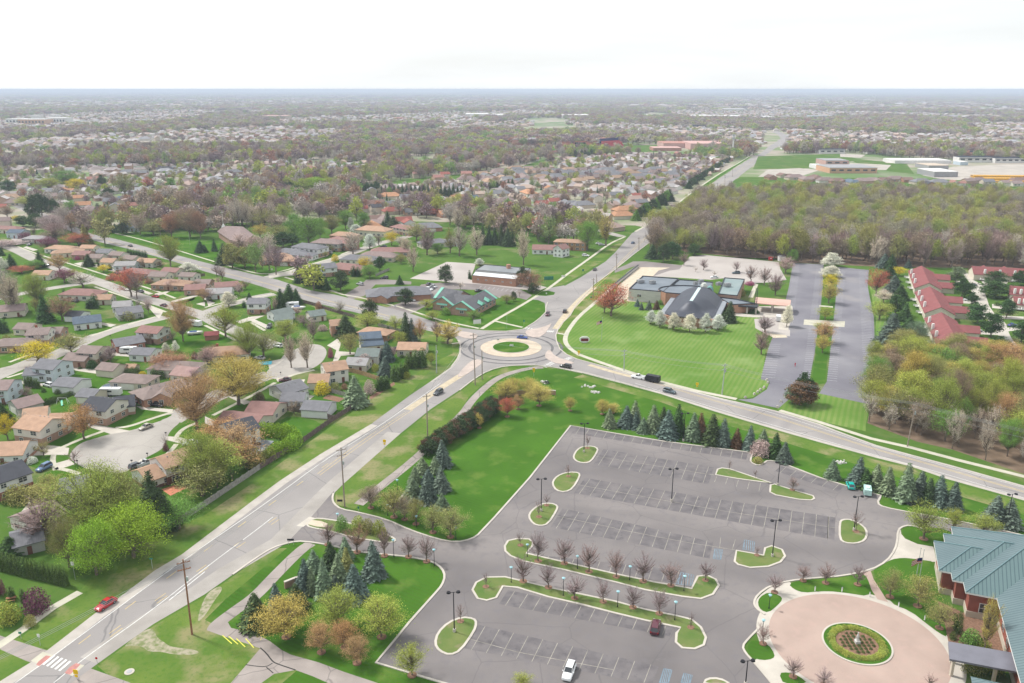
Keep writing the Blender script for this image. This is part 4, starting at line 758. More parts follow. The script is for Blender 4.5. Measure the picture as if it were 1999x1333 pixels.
H2 = [  # (sections, roof, wall, look and place, two-storey base)
 ('C0',640,640,790,645,9,2.9,4.8,'h','r_redbrown','offwhite','house with dull red hip roof beside spreading street tree'), ('C0',870,692,960,690,7,2.7,4.2,'g','r_tan','beige','tan-roofed garage beside two dark cypress trees'),
 ('C0',1000,752,1120,745,7,2.8,4.4,'g','r_lgrey','white','light grey roofed house behind the long grey bungalow'), ('C0',1020,812,1200,788,9,2.9,4.7,'g','r_grey','greyw','long grey bungalow on the street corner'),
 ('C0',615,832,715,836,7,2.7,4.0,'g','r_dark','white','white garage with dark roof behind the navy-roofed house'), ('C0',650,888,850,866,9,2.9,4.7,'g','r_blue','white','white house with navy roof and stone front bays'),
 ('C0',180,938,290,942,7,2.7,4.2,'g','r_brown','cream','cream garage with brown roof beside split-level house'), ('C0',270,985,420,978,8,4.8,6.4,'g','r_brown','offwhite','split-level house with brown roof and brick chimney'),
 ('C0',440,976,530,974,7,2.8,4.3,'g','r_brown','pbrick','low brown-roofed wing house beside the budding street tree'), ('C0',50,1075,180,1070,8,2.9,4.6,'h','r_brown','pbrick','brown hip-roofed bungalow at the street bend'),
 ('C0',1000,1078,1205,1045,9,2.9,4.5,'g','r_grey','brick','red brick ranch house with plain grey roof'), ('C0',1250,962,1400,972,8,4.8,6.3,'g','r_redbrown','white','white house with dull red roof and pale blue windows'),
 ('C0',1185,1152,1330,1158,7.5,2.7,4.1,'g','r_grey','white','white double garage with grey roof beside parked camper'), ('C0',740,1136,870,1142,8,4.8,6.2,'g','r_brown','cream','cream two-storey house with brown roof and green shutters'),
 ('C0',620,1196,770,1202,8,2.8,4.3,'g','r_brown','pbrick','brown-roofed brick house with red front door'), ('C0',320,482,440,482,8,2.9,4.5,'g','r_orange','offwhite','orange-brown roofed house among crowded trees'),
 ('C0',1225,375,1345,380,8,2.9,4.4,'g','r_orange','offwhite','orange-roofed house with dark veranda by the arborvitae screen'), ('C0',910,375,1000,378,8,2.9,4.4,'g','r_tan','cream','tan-roofed house among the crowded middle houses'),
 ('C0',1020,405,1170,402,8,2.9,4.4,'g','r_lgrey','paleblue','pale grey house with light roof among crowded middle houses'), ('C0',1150,462,1265,470,8,2.9,4.5,'h','r_redbrown','pbrick','red-brown roofed house with hipped roof behind the red-budded tree'),
 ('C0',1330,492,1450,495,8,2.9,4.5,'g','r_brown','cream','brown-roofed house with two white gables'), ('C0',1430,560,1570,565,9,2.9,4.6,'h','r_tan','pbrick','brick house with wide tan hip roof'),
 ('C0',1625,606,1770,602,8,2.9,4.5,'g','r_redbrown','pbrick','house with dark red roof and white porch posts'), ('C0',1440,455,1550,462,7,2.7,4.2,'g','r_redbrown','beige','beige garage with maroon roof beside white blossom tree'),
 ('C0',1590,498,1690,502,7,2.7,4.0,'g','r_brown','offwhite','low garage with brown roof at fence by the boulevard'), ('C0',800,340,890,342,8,2.9,4.4,'g','r_brown','beige','brown-roofed house next to a conical evergreen'),
 ('C0',665,312,780,314,8,2.9,4.5,'g','r_redbrown','pbrick','red-roofed brick house beside plum-coloured tree'), ('C0',520,300,650,292,8,2.9,4.4,'h','r_tan','beige','tan-grey roofed house behind purple-leaved tree'),
 ('C0',725,260,825,262,7,2.8,4.2,'g','r_orange','cream','cream garage with orange roof beside the boulevard'), ('C0',870,294,960,296,8,2.9,4.4,'g','r_grey','white','white house with awning beside the boulevard'),
 ('C0',985,316,1070,322,7,2.8,4.3,'g','r_brown','offwhite','brown-roofed garage beside dark arborvitae'), ('C0',1100,348,1185,356,7,2.7,4.1,'g','r_brown','beige','small brown-roofed garage in front of dark arborvitae'),
 ('C0',480,262,590,266,8,2.9,4.4,'h','r_orange','offwhite','orange hip-roofed house beside the round purple tree'), ('C0',100,125,210,128,8,4,5.5,'g','r_blue','paleblue','house with bright blue-grey roof on the far street'),
 ('C0',10,95,130,98,8,3,4.6,'h','r_redbrown','cream','house with red hip roof near the dark pines'), ('C0',280,178,400,182,8,3,4.5,'h','r_lgrey','greyw','grey hip-roofed house beside plum tree'),
 ('C0',800,35,920,38,8,4.6,6.5,'g','r_grey','white','white two-storey house with grey roof beyond the boulevard'), ('C0',1050,62,1150,64,8,3,4.6,'g','r_lgrey','offwhite','pale house behind the dark spruce beyond the boulevard'),
 ('C0',1120,80,1220,84,7,3,4.6,'g','r_blue','paleblue','blue-grey house with pale garage beyond the boulevard'), ('C0',20,785,200,770,10,2.9,4.7,'g','r_mauve','beige','broad house with mauve-grey roof beside pale blossoming tree'),
 ('C1',400,722,525,722,8,5.0,6.6,'g','r_grey','white','white two-storey house with brick garage at the street junction'), ('C1',590,830,720,805,8,2.9,4.6,'g','r_green','white','white house with greenish grey roof and parked boat'),
 ('C1',620,868,740,860,7,2.8,4.2,'g','r_green','white','low white wing house with grey-green roof next to camper'), ('C1',910,835,1010,822,7,2.7,4.2,'g','r_green','cream','cream garage with grey-green roof by the boulevard fence'),
 ('C1',110,1148,260,1138,9,2.9,4.8,'h','r_tan','offwhite','tan hip-roofed house with brick chimney and shutters'), ('C1',1360,1022,1500,1012,7.5,4.8,6.2,'g','r_blue','paleblue','blue-roofed house beside tall dark spruce'),
 ('C1',1365,1082,1515,1068,7.5,2.8,4.3,'g','r_blue','cream','cream garage with blue roof below the blue-roofed house'), ('C1',1350,1158,1500,1162,8,3.4,5.0,'g','r_green','offwhite','house with grey-green roof beside small blue spruce'),
 ('C1',1265,1238,1400,1245,7,2.8,4.2,'g','r_lgrey','cream','cream garage with light grey roof at the second cul-de-sac'), ('C1',1100,912,1180,905,7,4.8,6.3,'g','r_tan','obrick','orange brick house beside the tall conifer'),
 ('C1',1440,975,1530,985,7,2.9,4.4,'h','r_orange','obrick','small orange-roofed house behind yellow-green tree'), ('C1',20,1016,95,1012,3.2,2.2,3.1,'g','r_maroon','brick','dark maroon garden shed on lawn'),
 ('C1',545,340,680,330,9,2.9,5.6,'h','r_orange','obrick','brick house with large orange-brown hip roof at the corner'), ('C1',660,365,740,366,7,2.9,4.6,'h','r_orange','obrick','orange-brown garage wing beside corner brick house'),
 ('C1',700,288,810,298,8,3,4.9,'h','r_grey','white','white house with pointed grey roofs behind corner house'), ('C1',790,320,900,326,7,2.9,4.2,'h','r_grey','white','low white garage with grey hip roof behind corner house'),
 ('C1',850,242,970,255,9,5.2,7.2,'h','r_grey','white','white two-storey house with tall windows and brick front'), ('C1',980,282,1050,284,6,2.9,4.4,'g','r_grey','obrick','brick garage with grey roof beside tall white house'),
 ('C1',1010,205,1130,212,9,5,7,'h','r_mauve','greyw','grey two-storey house with mauve roof uphill of tall white house'), ('C1',1150,185,1240,205,9,5,7,'h','r_redbrown','pbrick','red-brown roofed brick house beside white blossom tree'),
 ('C1',1160,145,1260,150,8,4,6,'h','r_orange','obrick','orange-roofed brick house below the wood edge'), ('C1',1400,92,1530,100,11,4,6.4,'h','r_orange','cream','large house with domed orange hip roof'),
 ('C1',980,428,1110,415,8,5,6.8,'g','r_grey','white','white two-storey house with grey roof behind five conifers'), ('C1',1170,415,1300,428,10,2.9,5.2,'h','r_redbrown','obrick','brick house with broad red-brown hip roof behind conifers'),
 ('C1',1265,345,1420,352,9,2.9,4.9,'h','r_grey','offwhite','grey hip-roofed house beside yellow-green shrub'), ('C1',1430,316,1580,322,10,2.9,5.0,'h','r_mauve','beige','mauve-roofed house with clipped evergreens in front'),
 ('C1',1510,282,1700,282,9,2.9,4.9,'h','r_redbrown','pbrick','long red-brown roofed house above the clipped evergreens'), ('C1',1410,38,1560,42,9,3,5,'h','r_mauve','greyw','grey-mauve roofed house beside three dark pines'),
 ('C1',1690,80,1777,95,9,4.6,6.4,'h','r_redbrown','cream','cream house with red-brown roof right of the dark pines'), ('C1',30,640,220,632,9,2.9,4.4,'g','r_lgrey','white','white bungalow with pale roof beside white blossom tree'),
 ('C1',100,588,270,575,7,2.8,4.4,'g','r_redbrown','cream','low red-roofed house at the boulevard corner'), ('C1',-60,560,40,560,8,2.9,4.5,'g','r_brown','pbrick','brown-roofed brick house left of low red-roofed house'),
 ('B2',-75,128,125,132,8,2.9,4.5,'g','r_orange','cream','cream house with orange roof beside the roundabout trees'), ('B0',1560,70,1700,85,8,2.9,4.6,'g','r_pink','offwhite','pinkish roofed house behind pink magnolia and yellow shrub'),
 ('B0',1440,22,1620,30,8.5,2.9,4.7,'h','r_brown','offwhite','brown-roofed house behind the broad budding tree'),
]
for h in H2:
    t, x1, y1, x2, y2, w, e, r, ty, rc, wc, lb = h
    house([(t, x1, y1, x2, y2, w, e, r, ty)], rc, wc, lb, name='garage' if 'garage' in lb and 'with brick garage' not in lb and 'pale garage' not in lb and 'wing' not in lb else ('garden_shed' if 'shed' in lb else 'house'), cat='shed' if 'shed' in lb else 'house', wins=1 if w < 8 else 2, vents=2 if w > 8 and ty == 'g' else 0, chim=('chimney' in lb), lowerbrick='pbrick' if e > 4.5 and 'brick' not in wc else None, gdoor=(0, 'a' if ty == 'g' else 'r') if 'garage' in lb else None, group='houses of the near neighbourhood')
# ================================================================= TREES
m_bark = mat('bark', (.17,.135,.11), .95, var=.25, scale=3); m_barkp = mat('pale_bark', (.40,.36,.32), .9, var=.2, scale=2)
m_leaf = leafmat('foliage'); m_far = leafmat('far_foliage', ramp=[(.24,.36,.11),(.42,.46,.10),(.33,.34,.13),(.42,.37,.29),(.30,.22,.23),(.42,.36,.32),(.36,.34,.15),(.30,.23,.20),(.42,.33,.27),(.38,.42,.12),(.26,.19,.20),(.37,.25,.17),(.46,.42,.38),(.40,.21,.15),(.25,.33,.13),(.36,.30,.26)], dark=.78, light=1.25); m_wood = leafmat('wood_foliage', ramp=[(.33,.28,.20),(.40,.33,.28),(.27,.22,.20),(.37,.33,.23),(.36,.34,.13),(.43,.44,.12),(.31,.38,.11),(.40,.38,.13),(.34,.31,.25),(.36,.34,.24),(.30,.23,.21),(.38,.37,.16)], dark=.75, light=1.25)
def finish(V, F, name, m):
    me = bpy.data.meshes.new(name); me.from_pydata(V, [], F)
    me.materials.append(m); return me
def twig(V, F, a, b, w):
    d = b-a; s = d.cross(Vector((RT.random()-.5, RT.random()-.5, RT.random()-.5)))
    if s.length < 1e-6: return
    s.normalize(); k = len(V); V += [tuple(a-s*w), tuple(a+s*w), tuple(b+s*w*.3), tuple(b-s*w*.3)]; F.append([k, k+1, k+2, k+3])
def leafq(V, F, c, s):
    u = Vector((RT.gauss(0,1), RT.gauss(0,1), RT.gauss(0,.8))).normalized(); w = u.orthogonal().normalized(); k = len(V)
    w = (w*math.cos(RT.random()*6)+u.cross(w)*math.sin(RT.random()*6)).normalized(); q = s*RT.uniform(.6,1.3)
    V += [tuple(c-u*q), tuple(c+w*q*.6), tuple(c+u*q), tuple(c-w*q*.6)]; F.append([k, k+1, k+2, k+3])
def decid(seed, nc=42, tw=14, lf=34, ls=.16, W=8.0, Ht=10.0, lo=.27, shape='round', twl=1.0, spread=.75, tww=.028, trunk=.26):
    """trunk mesh with limbs, crown mesh with twigs and leaf clumps; ten metres tall, crown W wide"""
    global RT
    RT = random.Random(seed); T = MB(); V = []; F = []
    zb = Ht*lo; nodes = []; p = Vector((0,0,0)); zt = Ht*.62; n = 5
    axis = [Vector((0,0,0))]
    for i in range(1, n+1): axis.append(Vector((RT.gauss(0,.10)*i*.6, RT.gauss(0,.10)*i*.6, zt*i/n)))
    for i in range(n): T.tube(axis[i], axis[i+1], trunk*(1-i/(n+1.2)), trunk*(1-(i+1)/(n+1.2)), 6, caps=False)
    ax = lambda z: lerp(axis[min(n-1, int(z/zt*n))], axis[min(n, int(z/zt*n)+1)], (z/zt*n) % 1) if z < zt else axis[n]
    lob = [(RT.uniform(0, 2*PI), RT.uniform(-.2, .9), RT.uniform(.75, 1.15)) for _ in range(7)]
    for i in range(nc):
        an = RT.uniform(0, 2*PI) ; cz = RT.uniform(-.85, 1); rr = RT.random()**.4
        k = math.sqrt(max(0, 1-cz*cz)); 
        if shape == 'oval': k = k**.8*(1-.25*max(0, cz))
        if shape == 'flame': k = k**.7*(.80-.55*cz) if cz > -.6 else k*1.1
        if shape == 'vase': k *= .92+.22*max(0, cz)
        bump = 1+.16*math.sin(an*3+seed)+.10*math.sin(an*5+cz*4+seed*2)
        c = Vector((W/2*k*rr*bump*math.cos(an), W/2*k*rr*bump*math.sin(an), zb+(Ht-zb)*(.5+.47*cz*(.55+.45*rr)*(1+.08*math.sin(an*2+seed)))))
        z0 = max(Ht*.16, min(zt, c.z*.62-RT.uniform(0,.9))); s = ax(z0); mid = lerp(s, c, .5)+Vector((0,0,-.12*(c-s).length+RT.gauss(0,.12)))
        r0 = .035+.045*RT.random()
        T.tube(s, mid, r0*1.5, r0*.9, 4, caps=False); T.tube(mid, c, r0*.9, .016, 3, caps=False)
        for j in range(tw):
            a = lerp(mid, c, RT.random()); d = Vector((RT.gauss(0,.6), RT.gauss(0,.6), RT.gauss(.35,.5))).normalized()*RT.uniform(.5,1.35)*twl
            twig(V, F, a, a+d, tww)
        for j in range(lf):
            q = c+Vector((RT.gauss(0,spread), RT.gauss(0,spread), RT.gauss(0,spread*.72)))
            leafq(V, F, q, ls)
    tm = finish(T.V, T.F, 'trunk', m_bark)
    return tm, finish(V, F, 'crown', m_leaf), W, Ht
def conifer(seed, tiers=30, per=15, W=4.6, Ht=10.0, droop=.22, ls=.34, taper=.95, base=.03, rag=.18, col=False):
    global RT
    RT = random.Random(seed); T = MB(); V = []; F = []
    T.tube((0,0,0), (0,0,Ht*.5), .17, .09, 6)
    k = len(V)   # inner core so that the crown reads as solid
    for i in range(9):
        q = 2*PI*i/9; r = W*.5*(.70 if not col else .8); V.append((r*math.cos(q), r*math.sin(q), Ht*base+.15))
    V.append((0,0,Ht*.93)); V.append((0,0,Ht*base+.1))
    for i in range(9): F.append([k+i, k+(i+1) % 9, k+9]); F.append([k+(i+1) % 9, k+i, k+10])
    for t in range(tiers):
        z = Ht*(base+(1-base)*(t/tiers)); fr = 1-t/tiers
        R = W/2*(fr**taper if not col else min(1, (fr*3.2))**.6*(.86+.14*fr))
        m = max(5, int(per*(.35+.65*fr)))
        for i in range(m):
            an = 2*PI*(i+RT.random())/m; r = R*RT.uniform(1-rag, 1.06+rag*.4)+.06; dr = -droop*r*RT.uniform(.5,1.3)
            d = Vector((math.cos(an), math.sin(an), 0)); s = Vector((-d.y, d.x, 0)); w = ls*RT.uniform(.7,1.2)*(.5+.5*fr+.15)
            a = d*(r*.30)+Vector((0,0,z+.22)); b = d*(r*.72)+Vector((0,0,z+dr*.35+.12)); c = d*r+Vector((0,0,z+dr+RT.uniform(0,.14)))
            k = len(V); V += [tuple(a), tuple(b+s*w+Vector((0,0,-.10))), tuple(c), tuple(b-s*w+Vector((0,0,-.10)))]; F.append([k, k+1, k+2, k+3])
            for e in range(2):
                q = lerp(b, c, RT.random())+s*RT.uniform(-w,w); k = len(V); up = Vector((0,0,RT.uniform(.10,.24)))
                V += [tuple(q), tuple(q+d*.22+s*.12), tuple(q+up+d*.10)]; F.append([k, k+1, k+2])
    for i in range(4):
        an = RT.random()*6; k = len(V); V += [(.08*math.cos(an), .08*math.sin(an), Ht*.93), (-.08*math.cos(an), -.08*math.sin(an), Ht*.93), (0,0,Ht*1.0)]; F.append([k, k+1, k+2])
    return finish(T.V, T.F, 'trunk', m_bark), finish(V, F, 'crown', m_leaf), W, Ht
def bushm(seed, n=1800, W=4.0, Ht=3.0, ls=.125):
    global RT
    RT = random.Random(seed); V = []; F = []; T = MB()
    for i in range(7):
        an = RT.random()*6.3; T.tube((0,0,0), (W*.28*math.cos(an), W*.28*math.sin(an), Ht*.6), .05, .02, 4)
    for i in range(n):
        an = RT.uniform(0,2*PI); cz = RT.random(); rr = RT.random()**.35; k = math.sqrt(max(0,1-cz*cz))*(1+.12*math.sin(3*an+seed)+.08*math.sin(7*an))
        leafq(V, F, Vector((W/2*k*rr*math.cos(an), W/2*k*rr*math.sin(an), .12+(Ht-.1)*cz*rr)), ls)
    return finish(T.V, T.F, 'stem', m_bark), finish(V, F, 'foliage', m_leaf), W, Ht
PROTO = dict(
 bud=[decid(11+i, 70, 16, 62, .105, lo=.24, spread=.62) for i in range(4)],
 big=[decid(31+i, 150, 20, 120, .065, W=9, lo=.26, spread=.52, tww=.02) for i in range(3)],
 leaf=[decid(51+i, 90, 6, 210, .085, lo=.12, spread=.62) for i in range(3)],
 bare=[decid(71+i, 60, 26, 0, .1, lo=.24, shape='vase', twl=1.0, tww=.022) for i in range(3)],
 barebig=[decid(81+i, 80, 34, 0, .1, W=8, lo=.22, shape='vase', twl=.9, tww=.026, trunk=.30) for i in range(3)],
 young=[decid(91+i, 20, 10, 0, .1, W=5, lo=.3, tww=.03, trunk=.10) for i in range(2)],
 yleaf=[decid(95+i, 90, 12, 100, .085, W=7, lo=.22, spread=.55, trunk=.14) for i in range(3)],
 pear=[decid(101+i, 110, 5, 110, .12, W=6.2, lo=.06, shape='flame', spread=.42) for i in range(3)],
 spruce=[conifer(201+i) for i in range(4)],
 arb=[conifer(221+i, 26, 12, 2.6, 10, .05, .26, base=.02, rag=.12, col=True) for i in range(2)],
 pine=[decid(231+i, 50, 3, 90, .24, W=7.2, lo=.10, shape='oval', spread=.62) for i in range(3)],
 bush=[bushm(251+i) for i in range(3)],
 wood=[decid(261+i, 64, 8, 52, .17, W=8, lo=.25, spread=.72, tww=.045) for i in range(4)],
 far=[decid(281+i, 34, 0, 22, .46, W=8, lo=.18, spread=.75, trunk=.3) for i in range(4)],
 farc=[conifer(291+i, 9, 8, 4.6, 10, .2, .7) for i in range(2)])
for k in ('bare','barebig','young'):
    pass
KN = dict(bud=('budding_tree','tree'), big=('budding_tree','tree'), leaf=('leafy_tree','tree'), bare=('bare_tree','tree'), barebig=('bare_tree','tree'), young=('young_tree','tree'), yleaf=('young_tree','tree'), pear=('flowering_tree','tree'), spruce=('spruce_tree','spruce'), arb=('arborvitae','evergreen'), pine=('pine_tree','pine'), bush=('shrub','shrub'), wood=('woodland_tree','tree'))
TC = dict(olive=(0.29,0.285,0.10), yg=(0.33,0.375,0.08), ochre=(0.518,0.420,0.119), orange=(0.46,0.285,0.135), red=(0.462,0.147,0.098), purple=(0.210,0.077,0.119), lime=(.27,.42,.045), green=(0.168,0.308,0.063), dkgreen=(0.061,0.115,0.041), brown=(0.29,0.225,0.16),
 bare=(0.301,0.217,0.210), pale=(0.560,0.490,0.406), pinkgrey=(0.504,0.378,0.350), white=(0.740,0.740,0.620), blue=(.125,.17,.14), sage=(0.188,0.250,0.150), dark=(0.070,0.105,0.047), darkred=(0.156,0.098,0.058), pink=(0.550,0.300,0.400), yellow=(0.620,0.500,0.040), magenta=(0.350,0.080,0.160), hedge=(0.091,0.143,0.039), copper=(0.33,0.185,0.12))
CN = dict(olive='olive', yg='yellow-green', ochre='ochre', orange='orange-tinged', red='red', purple='purple', lime='lime green', green='green', dkgreen='dark green', brown='brown', bare='purplish grey', pale='pale grey', pinkgrey='pinkish grey', white='white', blue='blue-green', sage='sage green', dark='dark green', darkred='rusty green', pink='pink', yellow='bright yellow', magenta='magenta', hedge='deep green', copper='copper')
KW = dict(bud='budding tree', big='broad budding tree', leaf='leafy tree', bare='bare tree', barebig='tall bare tree', young='leafless sapling', yleaf='young budding tree', pear='blossoming tree', spruce='spruce', arb='columnar evergreen', pine='bushy pine', bush='rounded shrub', wood='woodland tree')
TR = random.Random(77); TREES = []
def tree_at(p, h, wid, kind, col, where=None, lab=None, grp=None, cols=None):
    pr = PROTO[kind]; tm, cm, W_, H_ = pr[TR.randrange(len(pr))]
    nm, ct = KN[kind]
    lb = lab or f'{CN[col]} {KW[kind]} {where}'
    r = bpy.data.objects.new(nm, None); C.objects.link(r); r.location = (p[0], p[1], 0); r.rotation_euler = (0, 0, TR.uniform(0, 6.28)); sx = wid/W_
    r.rotation_euler[0] = TR.uniform(-.03,.03); r.rotation_euler[1] = TR.uniform(-.03,.03); sx *= TR.uniform(.85,1.18); r.scale = (sx, sx*TR.uniform(.94,1.06), h/H_*TR.uniform(.95,1.05)); tag(r, lb, ct, grp)
    t = bpy.data.objects.new('trunk' if kind != 'bush' else 'stem', tm); C.objects.link(t); t.parent = r
    c = bpy.data.objects.new('crown' if kind != 'bush' else 'foliage', cm); C.objects.link(c); c.parent = r
    cc = TC[col]; j = TR.uniform(.86,1.14); hsh = TR.uniform(-.06,.06)
    c.color = (cc[0]*j*(1+hsh), cc[1]*j, cc[2]*j*(1-hsh), 1)
    TREES.append(r); return r
def trees(where, grp, data):
    for ln in data.strip().split(';'):
        f = ln.split()
        if not f: continue
        t, x, yb, yt, w, kind, col = f[:7]; p = P(t, float(x), float(yb)); o = TILE[t]
        h = ht(p, o[1]+float(yt)/o[2]); zc = (p.y*CP+H*SP); wid = float(w)/o[2]*zc/FPX
        if kind not in ('bush',): h = max(h, 1.2)
        
        if t in ('A1','A2','A3','A4','B2') and kind in ('yleaf','bare','young','bud') and 'islands' not in where: o_ = MB(); o_.prism(circ(p, .55+.05*h, 14), 0, .185); struct(o_.build('mulch_ring', m_mulch))
        tree_at(p, h*1.03, wid*(1.45 if kind == 'spruce' else 1.3 if kind in ('pear','bare','bud','young','yleaf') else .98), kind, col, where, grp=grp)
trees('by the garden hedge at lower left', 'garden trees by the boulevard', 'A0 630 630 290 350 leaf lime; A0 870 520 195 370 leaf lime; A0 640 400 -60 480 big yg; A0 800 300 -20 380 big olive; A0 450 580 270 260 big olive; A0 300 420 130 330 barebig bare; A0 1010 330 -20 170 spruce dark; A0 1080 330 70 150 spruce dark; A0 1170 330 150 220 bud green; A0 70 505 385 150 spruce dkgreen; A0 240 870 710 190 bush purple; A0 80 785 700 45 arb hedge; A0 155 805 715 45 arb hedge; A0 60 940 810 150 bush yg; A0 -5 760 650 80 bush purple; A0 200 960 890 80 bush olive; A0 330 160 60 260 bud olive; A0 120 150 40 200 bush olive; A0 230 130 60 160 bush olive')
trees('in the hedge row beside the lawn strip', 'arborvitae row', ';'.join(f'A0 {-10+i*26} {592+i*6.4} {470+i*6.2} 46 arb hedge' for i in range(18)))
trees('around the cul-de-sac houses', 'trees around the first cul-de-sac', 'F 385 838 738 118 big orange; B0 730 695 420 290 bud orange; B0 650 918 780 130 young bare; B0 1435 775 660 60 young bare; B0 70 705 500 160 bud yellow; B0 40 585 390 150 spruce dkgreen; B0 -10 540 400 90 spruce dark; B0 800 85 10 120 bush dkgreen; B0 500 305 265 60 bush hedge; B0 380 290 255 55 bush hedge; B0 1235 138 110 60 bush yellow; B0 1505 178 146 62 bush yellow; B0 1150 125 75 130 bush hedge; B0 1340 175 80 60 arb hedge; B0 1400 165 95 110 bush hedge; B0 1710 185 85 130 bud pink; B0 1480 110 -30 230 bud copper; B0 280 905 850 90 bush white; B0 150 872 835 70 bush red; B0 1590 1090 1040 90 bush dkgreen; B0 1640 1120 1060 60 bush dkgreen; B0 1440 800 735 60 bush purple; B0 60 900 830 110 bush green; B0 430 1120 1010 140 bud olive; B0 330 1200 1080 150 bush olive')
trees('in the clump beside the two-section pale house', 'columnar evergreens by the pale house', ';'.join(f'B0 {228+i*26} {246+i*2} {152+i*4} 44 arb hedge' for i in range(5))+'; B0 485 165 75 40 arb dkgreen; B0 517 158 85 38 arb dkgreen; B0 552 138 48 36 arb dkgreen')
trees('in the clipped hedge by the green swing set', 'clipped hedge by the swing set', ';'.join(f'B0 {385+i*26} {412-i*11} {352-i*8} 62 bush hedge' for i in range(10)))
trees('between the fence and the two-storey houses', 'trees behind the boulevard fence', 'F 400 948 842 104 big yg; F 428 940 865 80 bud yg; F 395 968 905 80 bud olive; F 466 900 832 84 bud orange; F 470 915 865 60 bud orange; F 492 908 872 50 bush olive; F 455 870 835 60 bud copper; F 430 860 820 60 bud orange; B1 110 1120 770 230 big yg; B1 240 1050 860 160 bud green; B1 0 1180 960 170 big yg; B1 30 1000 750 220 bud orange')
trees('in the lime hedge round the dark-roofed house', 'lime hedge shrubs', 'B1 510 655 548 120 bush lime; B1 575 668 550 120 bush lime; B1 640 680 552 125 bush lime; B1 705 690 560 130 bush lime; B1 765 705 570 130 bush lime; B1 800 745 605 130 bush lime; B1 760 780 650 130 bush lime; B1 700 805 690 120 bush lime; B1 630 835 720 120 bush lime; B1 560 870 750 120 bush yg; B1 500 900 800 110 bush olive')
trees('in the gardens beside the boulevard fence', 'garden plants by the fence', 'B1 1020 302 195 145 bush yellow; B1 1135 278 205 110 bush olive; B1 470 362 290 100 bush darkred; B1 1425 305 190 120 bush pinkgrey; B1 1310 405 150 175 spruce sage; B1 1560 155 0 115 spruce blue; B1 1500 280 160 70 arb hedge; B1 1540 270 150 70 arb hedge; B1 1580 255 145 70 arb hedge; B1 1650 190 50 75 arb hedge; B1 1700 165 40 75 arb hedge; B1 1740 150 40 70 arb hedge; B1 1480 110 40 80 bush yg; B1 1350 100 10 120 bush pinkgrey; B1 1750 170 110 70 bush yg; B1 1210 262 215 70 bush copper')
trees('along the street with the two cul-de-sacs', 'street trees', 'F 466 790 705 115 big ochre; B1 380 240 -10 230 bud ochre; C1 750 1322 1030 200 barebig pale; C1 890 1322 1015 200 barebig pale; C1 385 1255 930 250 big yg; C1 510 1225 1020 200 bud olive; C1 700 1085 905 270 big yg; C1 940 1075 895 150 barebig bare; C1 860 960 870 150 bare bare; C1 210 795 668 135 pear white; C1 180 1055 780 230 bud yg; C1 660 805 645 115 spruce dkgreen; C1 735 765 600 115 spruce dkgreen; C1 795 772 645 95 spruce dkgreen; C1 340 802 740 40 arb dkgreen; C1 385 732 670 50 spruce dkgreen; C1 150 700 630 100 bush copper; C1 30 740 640 90 bud pinkgrey; C1 300 650 580 80 bud orange')
trees('between the boulevard and second cul-de-sac', 'trees by the second cul-de-sac', 'C1 1435 915 750 175 pine dark; C1 1225 1045 855 155 spruce dark; C1 1410 990 850 210 bud yg; C1 1260 1205 1030 170 bud olive; C1 1655 1000 880 120 bud yg; C1 1750 1095 840 110 spruce dark; C1 1680 1135 1010 110 bud yg; C1 1580 1262 1100 125 spruce blue; C1 1560 1340 1230 105 spruce blue; C1 1090 1235 1150 60 bush magenta; C1 1390 1300 1200 140 bush pinkgrey; C1 990 810 745 70 bush copper; C1 1175 850 740 110 bare pale; C1 1020 1000 950 90 bush pinkgrey; C1 1590 1010 960 40 spruce dkgreen; C1 90 1240 1130 150 bud copper; C1 30 1300 1150 160 bud bare; C1 220 1280 1180 140 bud orange')
trees('along the north side of the boulevard', 'boulevard evergreens', 'C1 815 585 440 95 spruce dkgreen; C1 895 608 485 60 spruce dkgreen; C1 935 612 510 42 arb dkgreen; C1 990 632 438 85 spruce dkgreen; C1 1055 648 540 65 spruce dkgreen; C1 1180 655 490 155 pine dark; C1 1430 545 430 150 leaf green; C1 1390 475 358 90 bud yellow; C1 1290 530 440 50 arb dkgreen; C1 1330 530 450 50 arb dkgreen; C1 1520 482 360 120 pine dkgreen; C1 1130 397 335 70 bush yellow; C1 85 312 205 55 spruce dkgreen; C1 0 322 250 50 spruce dkgreen; C1 165 425 240 130 spruce dark; C1 240 455 260 150 pine olive; C1 350 455 290 150 pine olive; C1 150 560 430 90 bare bare; C1 100 520 430 70 bare bare; C1 560 482 150 120 bare pale; C1 500 475 330 60 bare pale; C1 1740 780 650 150 pine dark; C1 1510 715 665 60 bush hedge; C1 1690 600 520 60 spruce dkgreen')
trees('between the fan-roofed hall and corner houses', 'trees by the fan-roofed hall', 'C1 450 340 170 150 bud pinkgrey; C1 300 290 150 150 bare pinkgrey; C1 560 300 150 130 bare pale; C1 680 280 145 170 pine dkgreen; C1 760 260 160 120 pine dkgreen; C1 480 200 85 120 bud ochre; C1 900 240 15 240 leaf green; C1 640 230 90 180 bud olive; C1 1000 200 20 150 leaf green; C1 1100 160 -10 190 big olive; C1 1220 120 -40 160 big green; C1 780 200 -10 180 leaf green; C1 620 150 0 180 bud brown; C1 520 120 -60 170 bud olive; C1 420 100 -120 150 barebig pale; C1 320 90 -140 140 barebig pale; C1 240 90 -120 140 barebig pale; C1 1380 130 -20 140 leaf green')
